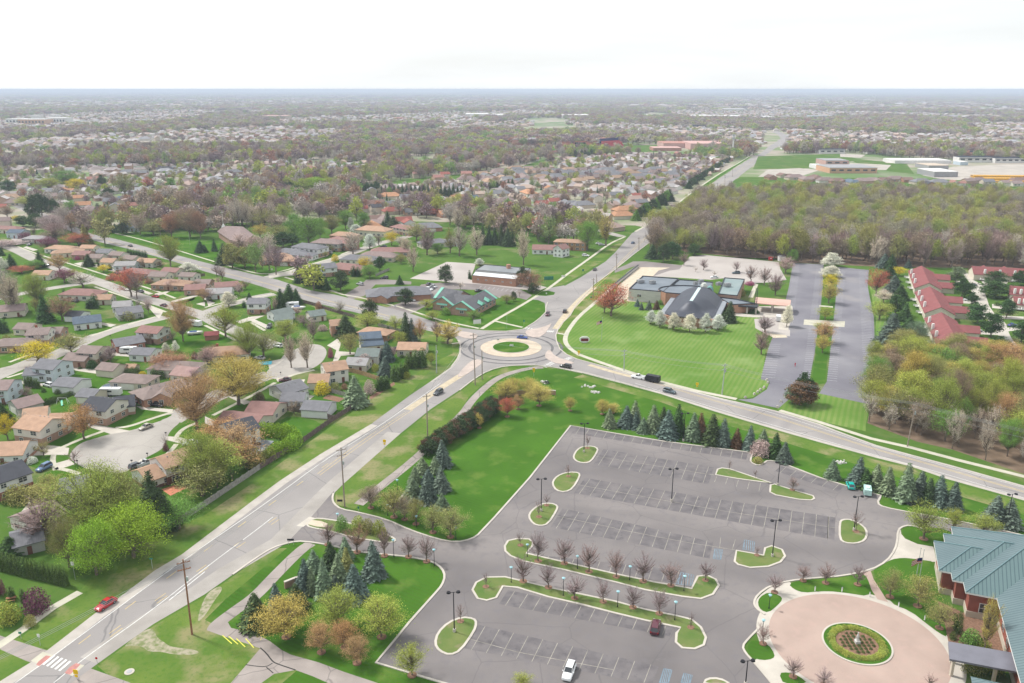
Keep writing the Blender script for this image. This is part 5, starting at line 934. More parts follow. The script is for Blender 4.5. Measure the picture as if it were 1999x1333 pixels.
trees('in the gardens north of the boulevard', 'trees of the northern gardens', 'C1 1430 295 150 85 pear white; C1 1265 130 15 50 pear white; C1 1310 165 80 95 pear white; C1 1285 335 130 170 barebig pale; C1 1620 262 145 95 bud yellow; C1 1510 275 160 75 bare bare; C1 1700 270 170 80 bare pale; C1 1740 340 190 90 bud pale; C1 1640 140 10 115 spruce dark; C1 1590 120 -30 90 spruce dark; C1 1550 130 50 60 spruce dark; C1 1100 310 240 80 bud olive; C1 800 430 380 60 bud orange; C1 730 440 370 70 bare bare; C1 1650 380 320 90 bud green; C1 1700 420 350 80 bud olive')
trees('in the dense western streets', 'trees of the western streets', 'C0 1480 445 175 200 big yg; C0 1640 502 408 115 pear white; C0 1740 322 220 80 spruce dkgreen; C0 520 492 340 120 bud orange; C0 720 625 490 240 bare pale; C0 350 455 308 95 spruce dkgreen; C0 290 475 388 160 leaf green; C0 100 462 340 85 spruce dkgreen; C0 5 490 350 100 pear white; C0 130 860 470 260 barebig pale; C0 60 800 450 200 barebig pale; C0 330 790 500 240 big yg; C0 400 925 700 135 spruce dkgreen; C0 540 915 690 190 bud copper; C0 1140 705 450 180 bud red; C0 1190 725 480 150 bare bare; C0 1590 1095 750 300 big orange; C0 330 1295 1103 240 bud yellow; C0 620 1200 1040 190 bud olive; C0 830 805 680 60 arb dkgreen; C0 785 805 730 70 arb dkgreen; C0 555 692 635 30 arb dkgreen; C0 770 442 340 95 spruce dark; C0 860 447 385 38 arb dark; C0 955 475 425 45 arb dark; C0 230 225 150 120 bud purple; C0 410 305 192 140 bud purple; C0 560 585 470 160 bud purple; C0 460 170 0 230 big pinkgrey; C0 490 240 70 200 bud bare; C0 680 265 160 160 bud red; C0 750 255 85 95 spruce olive; C0 900 495 430 85 bud yellow; C0 1440 1185 1110 52 pear white; C0 1525 1185 1090 52 pear white; C0 1690 1245 1180 55 arb darkred; C0 1470 1335 1190 260 bud copper; C0 1110 905 835 130 bush olive; C0 20 1015 900 100 arb dkgreen; C0 90 260 215 200 bud pinkgrey; C0 20 290 220 90 bud pinkgrey; C0 1470 525 480 42 arb dark; C0 1225 565 530 40 arb dark; C0 1500 645 560 130 bud pinkgrey; C0 1770 745 640 100 bud orange; C0 1000 150 70 60 spruce dkgreen; C0 1060 165 75 120 pine dark; C0 945 125 0 65 spruce dkgreen; C0 640 230 180 110 bud brown; C0 190 500 440 180 bud red; C0 640 560 470 130 bud yg; C0 350 380 330 60 bud olive; C0 15 350 280 45 spruce dkgreen; C0 1160 1330 1285 90 bush olive; C0 980 560 500 100 bush red; C0 1330 170 60 200 bud olive; C0 810 1290 1220 130 bush hedge; C0 900 1230 1180 90 bush hedge; C0 680 385 350 60 bush magenta; C0 60 1100 1040 90 bush olive; C0 1290 590 545 70 bush copper')
trees('in the dark evergreen screen by the boulevard', 'evergreen screen by the boulevard', ';'.join(f'C0 {1115+i*25} {345+i*5} {290+i*3} 36 arb dkgreen' for i in range(7)))
trees('near the wood beyond the fan-roofed hall', 'trees by the western wood', 'C0 1490 195 -10 210 big copper; C0 1650 190 -60 220 big brown; C0 1740 200 -40 180 big copper; C0 200 100 10 120 pine dkgreen; C0 310 105 -10 120 pine dkgreen; C0 380 90 20 90 pine dkgreen; C0 150 65 0 80 bud yellow; C0 1380 140 20 130 bud olive; C0 1290 130 30 120 leaf green; C0 650 80 0 130 bud green')
trees('around the low brick building and office', 'trees by the offices', 'C2 605 435 375 80 pear white; C2 310 590 435 125 pine dark; C2 520 552 475 32 arb dkgreen; C2 1040 655 500 190 bud copper; C2 980 615 458 90 pine dark; C2 1070 675 590 110 pine dark; C2 900 745 665 58 pine dark; C2 840 765 690 95 bud olive; C2 950 705 655 55 young pale; C2 150 815 730 145 bud yg; C2 310 860 800 110 bush green; C2 550 905 825 125 bud green; C2 200 905 830 130 bud yg; C2 440 645 580 80 young pale; C1 1560 735 690 50 bush hedge')
trees('beside the western roundabout leg', 'trees beside the roundabout', 'C2 330 1115 915 250 barebig ochre; C2 235 1095 900 140 barebig bare; C2 20 1095 895 85 spruce blue; C2 -40 1080 880 80 spruce dkgreen; C2 90 1100 905 90 bud orange; C2 50 1320 1170 80 arb hedge; C2 110 1318 1155 80 arb hedge; C2 -10 1325 1190 70 arb hedge; C2 185 1292 1200 90 bud yg')
trees('at the back edge of the vacant field', 'trees behind the vacant field', 'C2 430 355 90 200 barebig pale; C2 580 345 95 170 barebig pale; C2 350 330 110 150 barebig olive; C2 240 335 245 130 leaf green; C2 150 345 100 210 barebig bare; C2 30 490 270 130 barebig pale; C2 985 430 100 180 barebig pale; C2 630 255 95 70 spruce dark; C2 685 252 85 72 spruce dark; C2 740 255 100 72 spruce dark; C2 795 258 90 74 spruce dark; C2 850 268 120 84 spruce dark; C2 890 262 140 60 spruce dark; C2 1180 225 60 180 barebig pale; C2 1300 222 60 140 barebig pale; C2 1540 305 40 190 leaf green; C2 1700 265 -10 180 barebig ochre; C2 1000 110 -10 160 bud red; C2 860 120 20 150 bud olive; C2 480 110 0 200 bud olive; C2 60 220 60 140 bud olive; C2 1420 215 90 130 bud brown')
trees('beside the church and its drive', 'trees of the church grounds', 'C3 195 790 725 38 spruce blue; C3 230 820 757 38 spruce blue; C3 295 820 742 48 spruce blue; C3 362 815 732 48 spruce darkred; C3 990 925 745 110 spruce dark; C3 770 475 375 90 bare bare; C3 600 435 325 95 bare bare; C3 1050 495 400 80 bare bare; C3 1180 585 430 120 bare bare; C3 1295 608 450 120 bare bare; C3 1390 695 500 180 barebig bare; C3 1300 1015 860 160 barebig bare; C3 1270 1205 1000 180 barebig bare; C3 1480 505 365 120 bud pinkgrey; C3 1540 415 290 100 leaf green; C3 320 375 255 95 spruce dark; C3 420 405 260 110 pine dark; C3 500 380 230 140 pine dkgreen; C3 690 345 255 120 pine dkgreen; C3 1490 965 780 90 pear white; C3 1170 605 572 80 bush magenta; C3 1100 700 640 70 bush olive; C3 1200 850 812 110 bush dkgreen; C3 530 695 665 60 bush magenta; C3 400 770 735 60 bush green; C3 700 490 440 50 young pale; C3 865 530 480 45 young pale; F 1193 617 553 50 bud red; F 1180 610 575 30 bud orange')
trees('in the row against the brick church wall', 'white blossoming trees along the church', 'C3 312 942 820 74 pear white; C3 390 968 822 94 pear white; C3 512 998 850 98 pear white; C3 650 1012 850 98 pear white; C3 785 1014 850 104 pear white; C3 893 994 870 94 pear white')
trees('in the strip between the two church car parks', 'trees of the church car park strip', 'C4 105 445 325 130 pear white; C4 100 535 438 115 pear white; C4 92 645 510 125 bud yellow; C4 82 765 590 135 bud ochre; C4 50 905 800 130 bud yg; C4 45 1105 920 150 bud orange; C4 25 1195 1040 110 bud ochre; C4 0 1000 930 90 bud yg')
trees('along the east edge of the church car park', 'border of the church car park', 'C4 490 700 465 140 bud red; C4 690 525 448 85 bud yellow; C4 560 455 330 100 spruce blue; C4 620 470 340 110 spruce dkgreen; C4 600 570 430 130 spruce dkgreen; C4 640 665 530 130 spruce blue; C4 700 730 600 120 spruce dkgreen; C4 555 760 645 130 bud pale; C4 520 905 745 150 bud yg; C4 660 865 700 150 pine dkgreen; C4 740 915 760 120 spruce dkgreen; C4 620 1110 865 180 spruce blue; C4 670 1190 1000 120 spruce blue; C4 780 1010 890 150 spruce dkgreen; C4 860 1105 925 190 big sage; C4 770 1340 1060 290 big yg; C4 770 455 385 50 spruce blue; C4 640 800 700 90 spruce dkgreen; C4 560 860 780 90 bud ochre')
trees('in the townhouse front gardens', 'trees of the townhouse gardens', 'C4 1185 595 455 140 pine sage; C4 1070 655 602 75 bush dkgreen; C4 1235 715 560 155 pine dkgreen; C4 1320 785 678 95 pine dkgreen; C4 1370 935 780 190 pine dkgreen; C4 1490 1055 868 195 pine dkgreen; C4 1560 1205 1050 175 pine dkgreen; C4 1520 605 488 155 pine dkgreen; C4 1510 710 570 205 pine dkgreen; C4 1620 895 738 155 pine dkgreen; C4 1750 1105 930 140 pine dkgreen; C4 1730 605 490 140 pine dkgreen; C4 1180 885 832 65 bush hedge; C4 1310 1165 1105 75 bush hedge; C4 1350 535 488 85 bush hedge; C4 1770 1210 1120 90 pine dark; C4 1540 785 750 40 bush hedge; C4 1700 620 580 90 bush green; C4 1430 1145 1100 50 bush hedge')
trees('in the row along the car park top kerb', 'spruces between car park and road', 'B3 100 675 500 118 spruce blue; B3 170 655 460 108 spruce sage; B3 182 695 550 92 spruce blue; B3 245 728 600 92 spruce sage; B3 335 715 500 125 spruce sage; B3 420 690 500 95 spruce dark; B3 460 768 530 135 spruce blue; B3 545 745 478 135 spruce dkgreen; B3 680 790 550 118 spruce sage; B3 745 785 560 105 spruce darkred; B3 840 825 572 135 spruce dark; B3 935 838 600 125 spruce blue; B3 1055 855 688 115 spruce darkred; B3 1165 875 680 115 spruce blue; B3 1285 870 708 110 spruce sage; B3 1390 942 728 115 spruce dkgreen; B3 1470 985 808 125 spruce blue; B2 1735 858 700 98 spruce sage')
trees('beside the small rough shrub bed', 'small shrubs by the car park', 'B3 1260 925 790 180 bush pinkgrey; B3 1240 990 940 90 bush olive')
trees('in the row right of the teal vehicles', 'spruces right of the teal vehicles', 'B4 112 1125 958 118 spruce sage; B4 330 1180 948 155 spruce blue; B4 485 1210 1000 125 spruce sage; B4 590 1255 1028 145 spruce sage; B4 745 1315 1003 158 spruce sage; B4 860 1310 1058 135 spruce blue; B4 945 1350 1122 125 spruce dark; B4 1035 1365 1118 130 spruce blue; B4 1150 1390 1150 150 spruce blue; A4 1135 295 125 125 spruce blue; A4 1235 315 148 118 spruce blue; A4 300 60 -60 100 spruce dkgreen')
trees('in the stand on the lawn inside the entrance', 'spruces on the entrance lawn', 'A1 1102 638 412 118 spruce blue; A1 980 782 558 135 spruce blue; A1 918 520 388 95 spruce sage; A1 712 600 468 95 spruce sage; A1 650 735 535 95 spruce blue; A1 695 745 580 100 spruce sage; A1 780 770 515 125 spruce sage; A1 825 570 415 120 spruce dark; A1 870 710 508 120 spruce sage; A1 930 650 448 120 spruce olive; A1 850 750 640 100 spruce blue; A1 468 855 692 100 spruce blue; A1 595 845 688 140 spruce dark; A1 340 955 758 160 spruce dark')
trees('on the lawn inside the entrance', 'rounded lawn trees', 'A1 530 1035 788 220 yleaf ochre; A1 862 972 742 205 yleaf yg; A1 1150 1035 800 210 yleaf yg; A1 758 1135 958 130 yleaf orange; A1 910 1102 938 135 yleaf orange; A1 990 1205 1033 130 yleaf orange')
trees('along the entrance drive', 'trees along the entrance drive', 'A1 800 435 285 125 bare bare; A1 990 485 298 140 bare copper; A1 1168 508 338 115 bare bare; A1 1325 515 368 115 bare bare; A1 1080 195 55 150 bud brown; A1 1230 255 65 140 bud olive; A1 890 345 240 100 bush green; A1 1000 330 250 90 bush yg; A1 1060 355 265 110 bush olive; A1 1130 365 270 110 bush yg; A1 1300 270 130 120 bud brown; A2 110 545 385 120 bare bare; A2 150 355 188 145 bud olive; A2 265 385 200 175 bud olive; A2 210 195 98 95 spruce sage; A2 40 300 150 110 bud olive; A1 1160 390 320 60 bush olive')
trees('at the south end of the dark pine hedge', 'spruces by the trail', 'A2 120 155 -45 120 spruce blue; A2 205 80 -60 105 spruce blue; A2 20 130 0 110 spruce sage; B2 290 1195 970 118 spruce blue; B2 110 1250 1125 100 spruce sage; B2 215 1255 1115 105 spruce sage; B2 45 1340 1195 110 spruce sage; B2 160 1345 1235 105 spruce blue; B2 265 1345 1205 100 spruce blue')
for a_, b_, w_ in ((0,7,'lower'),(7,14,'middle'),(14,21,'upper')): trees(f'in the {w_} part of the curving trail hedge', 'dark pines of the curving hedge', ';'.join(f'B2 {130+i*29+j*34} {1095-i*18.2+j*14-(3 if i%2 else 0)} {975-i*19+j*18} 118 pine {"dark" if (i+j)%3 else "darkred"}' for i in range(a_, b_) for j in range(2)))
trees('on the big lawn below the roundabout', 'trees on the big lawn', 'B2 830 622 468 180 yleaf ochre; B2 900 575 443 150 yleaf ochre; B2 1038 575 443 150 yleaf ochre; B2 1120 675 478 175 yleaf ochre; B2 940 705 588 75 yleaf orange; B2 845 770 608 112 yleaf red; B2 602 868 748 72 yleaf ochre; B2 1390 718 603 74 yleaf ochre; B2 1668 748 628 105 yleaf ochre; B2 1760 738 658 95 yleaf ochre')
trees('on a median strip of the car park', 'trees of the car park medians', 'A2 720 440 335 55 young bare; A2 495 710 610 60 young bare; A2 330 935 820 80 young bare; A2 890 180 95 60 young bare; A2 840 255 140 60 young bare; A2 738 675 500 125 bare bare; A2 902 715 555 110 bare bare; A2 835 543 355 125 bare bare; A2 1005 558 385 125 bare bare; A2 1165 612 425 130 bare bare; A2 1072 785 635 115 bare bare; A2 1258 808 668 110 bare bare; A3 10 645 485 120 bare bare; A3 185 675 495 122 bare bare; A3 365 703 550 118 bare bare; A3 590 668 555 105 bare bare; A3 118 845 695 118 bare bare; A3 290 885 735 130 bare bare')
trees('on a kerbed car park island', 'saplings on the islands', 'A3 495 975 865 60 young bare; A3 925 505 438 50 young bare; A3 1155 80 -5 65 young bare; B3 992 1055 965 50 young bare; B3 1220 1125 1040 55 young bare; B2 1540 1045 905 60 young bare; B2 1375 1290 1180 60 young bare; A4 240 350 200 60 young bare; B3 1540 1235 1110 70 young bare')
trees('around the brick turning circle', 'trees around the brick circle', 'A3 1040 745 630 100 bare bare; A3 1225 670 565 92 bare bare; A3 965 1080 965 120 bare bare; A3 1160 1295 1170 105 bare bare; A4 42 685 555 100 bare bare; A4 250 695 560 105 bare bare; A4 460 775 595 130 bud olive; A4 640 835 640 180 bud olive; A4 782 978 825 120 bud olive; A4 680 398 165 165 bud yg; A4 872 340 212 130 bud yg; A4 1062 358 238 150 bud yg; A4 30 1350 1255 110 bare bare; A4 720 1360 1290 120 young bare')
trees('at the bottom edge of the car park', 'trees at the bottom edge', 'A2 15 1285 1085 150 bud yg; A2 730 1352 1282 120 bud yg')
trees('beside the church exit drive', 'pines by the church exit', 'B3 1600 490 285 200 pine darkred; B3 1625 470 215 130 pine dkgreen; B3 1700 480 290 140 pine darkred; B3 1540 470 340 130 pine sage')
trees('beside the slate-green roofed building', 'garden by the large building', 'A4 900 1010 860 50 bush hedge; A4 985 1085 985 130 bush green; A4 1060 1110 1050 120 bush yg; A4 1070 1130 740 130 barebig ochre; A4 870 1050 1000 50 bush hedge; A4 885 980 930 40 bush hedge; A4 1000 1260 1150 120 bush olive; A4 1130 1260 1160 120 bush yg; A4 880 930 880 40 bush hedge')
for a_, b_, c_, l_ in YARD:
    tree_at(a_, TR.uniform(.8,1.5), TR.uniform(1.3,2.2), 'bush', TR.choice(['hedge','dkgreen','olive','green']), lab='wall shrub by '+l_, grp='wall shrubs'); tree_at(b_, TR.uniform(.8,1.4), TR.uniform(1.2,2.0), 'bush', TR.choice(['hedge','dkgreen','darkred','green']), lab='wall shrub by '+l_, grp='wall shrubs')
    if TR.random() < .7: tree_at(c_, TR.uniform(4,8), TR.uniform(3.5,6.5), TR.choice(['bare','bud']), TR.choice(['bare','pinkgrey','pale','olive','brown']), lab='small yard tree by '+l_, grp='small yard trees')
# ring of low shrubs on the circle
for i in range(26):
    a = 2*PI*i/26; tree_at(PC+Vector((PR*.74*math.cos(a), PR*.74*math.sin(a), 0)), .8, 1.9, 'bush', 'yg', lab='yellow-green shrub in the ring round the rose bed', grp='shrub ring on the turning circle')
for i in range(-3, 4):
    for j in range(-3, 4):
        if i*i+j*j < 12 and (i or j): tree_at(PC+Vector((i*.95, j*.95, 0)), .6, .8, 'bush', 'hedge', lab='low rose bush planted in the mulched centre bed', grp='rose bushes of the turning circle')
# dark row beside the northern avenue
trees('in the dark row beside the northern avenue', 'evergreens beside the northern avenue', ';'.join(f'D2 {1375+i*16.5} {872-i*11.2} {808-i*10} {52-i*.9} {"pine" if i%3 else "spruce"} {"dark" if i%2 else "dkgreen"}' for i in range(21)))
trees('in the dark cluster left of the avenue', 'evergreen cluster left of the avenue', ';'.join(f'D2 {965+i*26} {1120-i*15} {1035-i*16} 70 {"pine" if i%2 else "spruce"} {"dark" if i%3 else "green"}' for i in range(11)))
trees('in the evergreen screen behind the mid rows', 'evergreen screens of the middle distance', ';'.join(f'D1 {980+i*33} {922+i*.8} {850-(i%3)*8} 42 spruce dark' for i in range(20))+';'+';'.join(f'D1 {760+i*36} 905 {835-(i%2)*12} 60 pine dkgreen' for i in range(6))+';'+';'.join(f'D1 {150+i*40} 900 {830-(i%2)*9} 58 pine dark' for i in range(6)))
trees('in the upper evergreen screen near the condominiums', 'evergreen screens of the middle distance', ';'.join(f'D1 {1760+i*30} {895-i*4} {830-i*4} 40 spruce dark' for i in range(9))+';'+';'.join(f'D2 {470+i*24} {635+(i%2)*6} {568+(i%3)*8} 30 pine dark' for i in range(7)))
trees('in the lime row before the condominium block', 'lime trees of the middle distance', 'D1 380 905 785 150 leaf yg; D1 470 900 775 150 leaf lime; D1 570 895 785 120 leaf yg; D1 640 890 780 130 leaf yg; D1 740 890 790 130 leaf lime; D1 860 820 680 100 bud olive; D1 950 830 720 70 bud yg')
trees('among the western middle houses', 'trees of the western middle distance', 'D0 600 890 790 120 leaf yellow; D0 530 860 720 180 leaf green; D0 380 880 785 160 leaf yg; D0 70 900 810 130 pine dkgreen; D0 1150 730 640 50 spruce dark; D0 800 880 770 80 pine dark; D0 850 960 870 110 pine dark; D0 1340 880 790 90 pine green; D0 980 940 750 150 bud olive; D0 1160 880 780 70 bud red; D0 330 1090 920 120 pine dark; D0 270 1120 930 100 pine dark; D0 430 1090 960 90 pine dkgreen; D0 770 1090 990 80 spruce dark; D0 825 1080 990 70 spruce dark; D0 200 1010 930 140 bud yg; D0 60 1100 1000 110 bud brown; D0 560 1110 970 130 leaf green; D0 1380 1190 1040 130 big copper; D0 1000 1000 920 90 bud copper; D0 1120 1010 930 90 bud copper; D0 1250 860 790 60 pear white; D0 1115 900 850 60 pear white; D0 255 925 865 60 pear white; D0 680 660 610 50 pear white; D0 1450 1100 880 150 bud brown; D0 1640 1080 900 160 wood brown; D0 1740 1000 860 160 wood copper; D0 1820 1190 940 60 bare pale; D0 1870 1195 930 60 bare pale; D0 1930 1190 940 60 bare pale; D1 60 1190 930 70 bare pale; D1 120 1180 960 70 bare pale; D1 1700 1190 1000 130 barebig pale; D1 1580 1200 1010 130 barebig pale; D1 1410 1080 1030 120 bud red; D1 1270 1010 960 50 pear white; D1 1770 950 890 60 pear white; D1 1860 980 920 60 pear white; D2 40 1000 960 60 pear white; D2 580 920 870 60 pear white')
# ---- mid-distance trees (individuals)
def inpoly(p, poly):
    c = False; n = len(poly)
    for i in range(n):
        a, b = poly[i], poly[(i+1) % n]
        if (a[1] > p[1]) != (b[1] > p[1]) and p[0] < (b[0]-a[0])*(p[1]-a[1])/(b[1]-a[1])+a[0]: c = not c
    return c
def fill(poly, sp, rnd, jit=.42):
    x0, x1 = min(v[0] for v in poly), max(v[0] for v in poly); y0, y1 = min(v[1] for v in poly), max(v[1] for v in poly)
    out = []; y = y0
    while y < y1:
        x = x0+(rnd.random()*sp)
        while x < x1:
            p = Vector((x+rnd.uniform(-jit,jit)*sp, y+rnd.uniform(-jit,jit)*sp, 0))
            if inpoly(p, poly): out.append(p)
            x += sp
        y += sp*.87
    return out
def vis(p, m=60):
    x, y = proj(p); return -m < x < 1999+m and y < 1400
# the near east wood: every tree its own
rnd = random.Random(5); k = 0
def wbin(p):
    x, y = proj(p); a = 'by the car park' if x < 1760 else 'behind leaning pole' if x < 1850 else 'before its end' if x < 1930 else 'by photo edge'
    return a+(', front' if y > 830 else ', middle' if y > 770 else ', back')
def abin(p):
    x = proj(p)[0]; return 'behind church drive pines' if x < 1400 else 'behind upper church lot' if x < 1530 else 'behind first long lot' if x < 1620 else 'behind second long lot' if x < 1720 else 'behind border spruces' if x < 1800 else 'behind nearest townhouses' if x < 1900 else 'behind edge townhouses'
wb = [p for p in fill(wood_b, 7.6, rnd) if vis(p, 120)]; wb.sort(key=lambda p: p.y)
for i, p in enumerate(wb):
    front = i < 34; kd = rnd.choice(['big','bud','bud','leaf']); cl = rnd.choice(['ochre','olive','yg','olive','yg','brown','olive','green','yg'])
    if proj(p)[0] > 1940 and rnd.random() < .3: cl = 'orange'
    if front and rnd.random() < .5: tree_at(p, rnd.uniform(9,14), rnd.uniform(5,7), 'bare', 'pale', lab='slender pale tree at near wood edge '+wbin(p), grp='trees of the wood by the road')
    elif k < 130: k += 1; tree_at(p, rnd.uniform(10,19)*(.68 if p.y > wb[-1].y-45 else 1), rnd.uniform(8,12), kd, cl, lab=f'{CN[cl]} {KW[kd]} in near wood '+wbin(p), grp='trees of the wood by the road')
# the large wood: its front two rows as objects
wa = [p for p in fill(wood_a, 9.2, rnd) if vis(p, 80)]; wa.sort(key=lambda p: p.y)
def hid(p): return P('F', 1290, 452).y < p.y and proj(p)[0] < 1290
rest = []; cnt = 0
for p in wa:
    px, py = proj(p)
    if cnt < 120 and py > 0:
        cnt += 1; cl = rnd.choice(['olive','brown','bare','pale','pinkgrey','bare','pale','olive','bare','brown','yg'])
        kd = 'barebig' if cl in ('bare','pale','pinkgrey') else 'wood'
        tree_at(p, rnd.uniform(15,21), rnd.uniform(9,13), kd, cl, lab=f'{CN[cl]} tree fronting the large wood '+abin(p), grp='trees at the front of the large wood')
    else: rest.append((p, rnd.uniform(1.2,2.1), rnd.uniform(1.0,1.6)))
# ---- masses nobody could count: instanced crowns
def scatter_stuff(name, ptsl, kinds, leafm, label=None):
    """ptsl: (place, height scale, width scale); kinds: list of prototypes"""
    V = [tuple(p) for p, a, b in ptsl]; me = bpy.data.meshes.new(name); me.from_pydata(V, [], [])
    for an, ix in (('hs', 1), ('ws', 2)):
        at = me.attributes.new(an, 'FLOAT', 'POINT'); at.data.foreach_set('value', [q[ix] for q in ptsl])
    o = base_obj(name, me); o['kind'] = 'stuff'
    if label: o['label'] = label
    g = bpy.data.node_groups.new(name+'_nodes', 'GeometryNodeTree')
    g.interface.new_socket('Geometry', in_out='INPUT', socket_type='NodeSocketGeometry'); g.interface.new_socket('Geometry', in_out='OUTPUT', socket_type='NodeSocketGeometry')
    N = g.nodes; l = g.links.new; gi = N.new('NodeGroupInput'); go = N.new('NodeGroupOutput'); j = N.new('GeometryNodeJoinGeometry')
    def rv(seed, lo=0.0, hi=1.0):
        r = N.new('FunctionNodeRandomValue'); r.data_type = 'FLOAT'; r.inputs['Min'].default_value = lo; r.inputs['Max'].default_value = hi; r.inputs['Seed'].default_value = seed; return r
    na = [N.new('GeometryNodeInputNamedAttribute') for _ in range(2)]
    for q, an in zip(na, ('hs', 'ws')): q.data_type = 'FLOAT'; q.inputs['Name'].default_value = an
    comb = N.new('ShaderNodeCombineXYZ'); l(na[1].outputs[0], comb.inputs[0]); l(na[1].outputs[0], comb.inputs[1]); l(na[0].outputs[0], comb.inputs[2])
    rot = N.new('ShaderNodeCombineXYZ'); r = rv(3, 0, 6.283); l(r.outputs[1], rot.inputs[2])
    n = len(kinds); pick = rv(9)
    for i, parts in enumerate(kinds):
        ji = N.new('GeometryNodeJoinGeometry')
        for me_, mt in parts:
            src = bpy.data.objects.new(name+'_source', me_); oi = N.new('GeometryNodeObjectInfo'); oi.inputs[0].default_value = src
            sm = N.new('GeometryNodeSetMaterial'); sm.inputs['Material'].default_value = mt; l(oi.outputs['Geometry'], sm.inputs[0]); l(sm.outputs[0], ji.inputs[0])
        c1 = N.new('FunctionNodeCompare'); c1.data_type = 'FLOAT'; c1.operation = 'GREATER_EQUAL'; l(pick.outputs[1], c1.inputs[0]); c1.inputs[1].default_value = i/n
        c2 = N.new('FunctionNodeCompare'); c2.data_type = 'FLOAT'; c2.operation = 'LESS_THAN'; l(pick.outputs[1], c2.inputs[0]); c2.inputs[1].default_value = (i+1)/n
        b = N.new('FunctionNodeBooleanMath'); b.operation = 'AND'; l(c1.outputs[0], b.inputs[0]); l(c2.outputs[0], b.inputs[1])
        iop = N.new('GeometryNodeInstanceOnPoints'); l(gi.outputs[0], iop.inputs['Points']); l(b.outputs[0], iop.inputs['Selection']); l(ji.outputs[0], iop.inputs['Instance']); l(comb.outputs[0], iop.inputs['Scale'])
        er = N.new('FunctionNodeEulerToRotation'); l(rot.outputs[0], er.inputs[0]); l(er.outputs[0], iop.inputs['Rotation'])
        l(iop.outputs[0], j.inputs[0])
    l(j.outputs[0], go.inputs[0])
    md = o.modifiers.new('scatter', 'NODES'); md.node_group = g
    return o
P2 = lambda k, lm: [[(t[0], m_bark), (t[1], lm)] for t in PROTO[k]]
scatter_stuff('woodland', rest, P2('wood', m_wood)+P2('bare', m_wood)[:1], m_wood, 'budding trees massed in the large wood behind the church')
# ================================================================= LARGER BUILDINGS
def at3(t, x, y, z=0): return P(t, x, y, z)
def part(o, name, m, root, smooth=False): return o.build(name, m, root, origin=root.location, smooth=smooth)
def wall_line(root, name, a, b, z, n, me, inset=.1):
    """n copies of a window along the wall a-b"""
    a = Vector((a[0], a[1], 0)); b = Vector((b[0], b[1], 0)); d = (b-a); rz = math.atan2(d.y, d.x); nn_ = Vector((d.y, -d.x, 0)).normalized()*inset
    for i in range(n):
        p = lerp(a, b, (i+.5)/n)+nn_; put(name, me, root, (p.x, p.y, z), rz)
# ---- church: nave with swept slate roof
m_slate = mat('slate_metal', (.038,.043,.06), .5, col2=(.052,.058,.078), scale=.4, spec=.45, metal=.15); add_layer(m_slate, (.045,.05,.07), 'wave', .55, .75, .95, .5, (1,1,1.22), .2)
cu = Vector((.346,.938,0)).normalized(); cv = Vector((cu.y, -cu.x, 0)); cc = Vector((86.2, 377.2, 0))
ch = thing('church', cc, 'church with swept dark slate roof behind a row of white blossoming trees', 'church')
def cpt(u, v, z): return cc+cu*u+cv*v+Vector((0,0,z))
o = MB(); o.prism([cpt(u, v, 0) for u, v in ((-15.5,-12.2),(-17.5,-8),(-18.2,0),(-17.5,8),(-15.5,12.2),(20,12.2),(20,-12.2))], 0, 4.2); part(o, 'wall', bm('obrick'), ch)
o = MB(); o.prism([cpt(u, v, 0) for u, v in ((-15.2,-13.6),(20,-13.6),(20,13.6),(-15.2,13.6))], 3.4, 4.35); part(o, 'lower_roof', mat('flat_roof_grey', (.26,.28,.31), .8, var=.1, scale=.4), ch)
V = []; F = []; NU, NV = 44, 32
for i in range(NU+1):
    for j in range(NV+1):
        s, t = i/NU, -1+2*j/NV
        hw = 11.3*min(1, (1-(1-min(1, s/.16))**2.4*.42)); u = -17.8+39*s
        bow = 1.0*(1-t*t)*(1-min(1, s/.25)); u -= bow
        g = min(1, max(0, (s-.085)/.13)); g = g*g*(3-2*g)
        w_ = min(1.0, .58+1.3*max(0, s-.2)); prof = (math.cos(PI*min(1, abs(t)/w_))*.5+.5)**(.8-.28*min(1, s*1.6))
        z = 4.55+(.3+1.5*min(1, s/.12))*(1-abs(t)**3)+3.9*g*prof
        V.append(tuple(cpt(u, t*hw, z)-cc))
for i in range(NU):
    for j in range(NV): a = i*(NV+1)+j; F.append([a, a+1, a+NV+2, a+NV+1])
edge = [i*(NV+1) for i in range(NU+1)]+[NU*(NV+1)+j for j in range(1, NV+1)]+[i*(NV+1)+NV for i in range(NU-1, -1, -1)]+[j for j in range(NV-1, 0, -1)]
k = len(V)
for e in edge: V.append((V[e][0], V[e][1], 4.36))
for i in range(len(edge)): j = (i+1) % len(edge); F.append([edge[i], k+i, k+j, edge[j]])
mk('roof', V, F, m_slate, ch, smooth=True)
o = MB()
for u0, u1 in ((-9.3, 19),): o.face([cpt(u0,-.75,10.35), cpt(u0,.75,10.35), cpt(u1,.75,10.35), cpt(u1,-.75,10.35)]); o.face([cpt(u0,-.75,9.6), cpt(u0,.75,9.6), cpt(u0,.75,10.35), cpt(u0,-.75,10.35)]); o.face([cpt(u0,-.75,9.6), cpt(u1,-.75,9.6), cpt(u1,-.75,10.35), cpt(u0,-.75,10.35)]); o.face([cpt(u0,.75,9.6), cpt(u1,.75,9.6), cpt(u1,.75,10.35), cpt(u0,.75,10.35)])
part(o, 'skylight', mat('skylight_glass', (.50,.62,.62), .25, var=.1, scale=1), ch)
o = MB(); p = cpt(23, 1.5, 0); o.box((p.x, p.y, 5.5), (2.4, 2.4, 11), .36); o.box((p.x, p.y, 11.4), (1.8,1.8,.9), .36); part(o, 'tower', mat('cream_render', (.58,.60,.56), .8), ch)
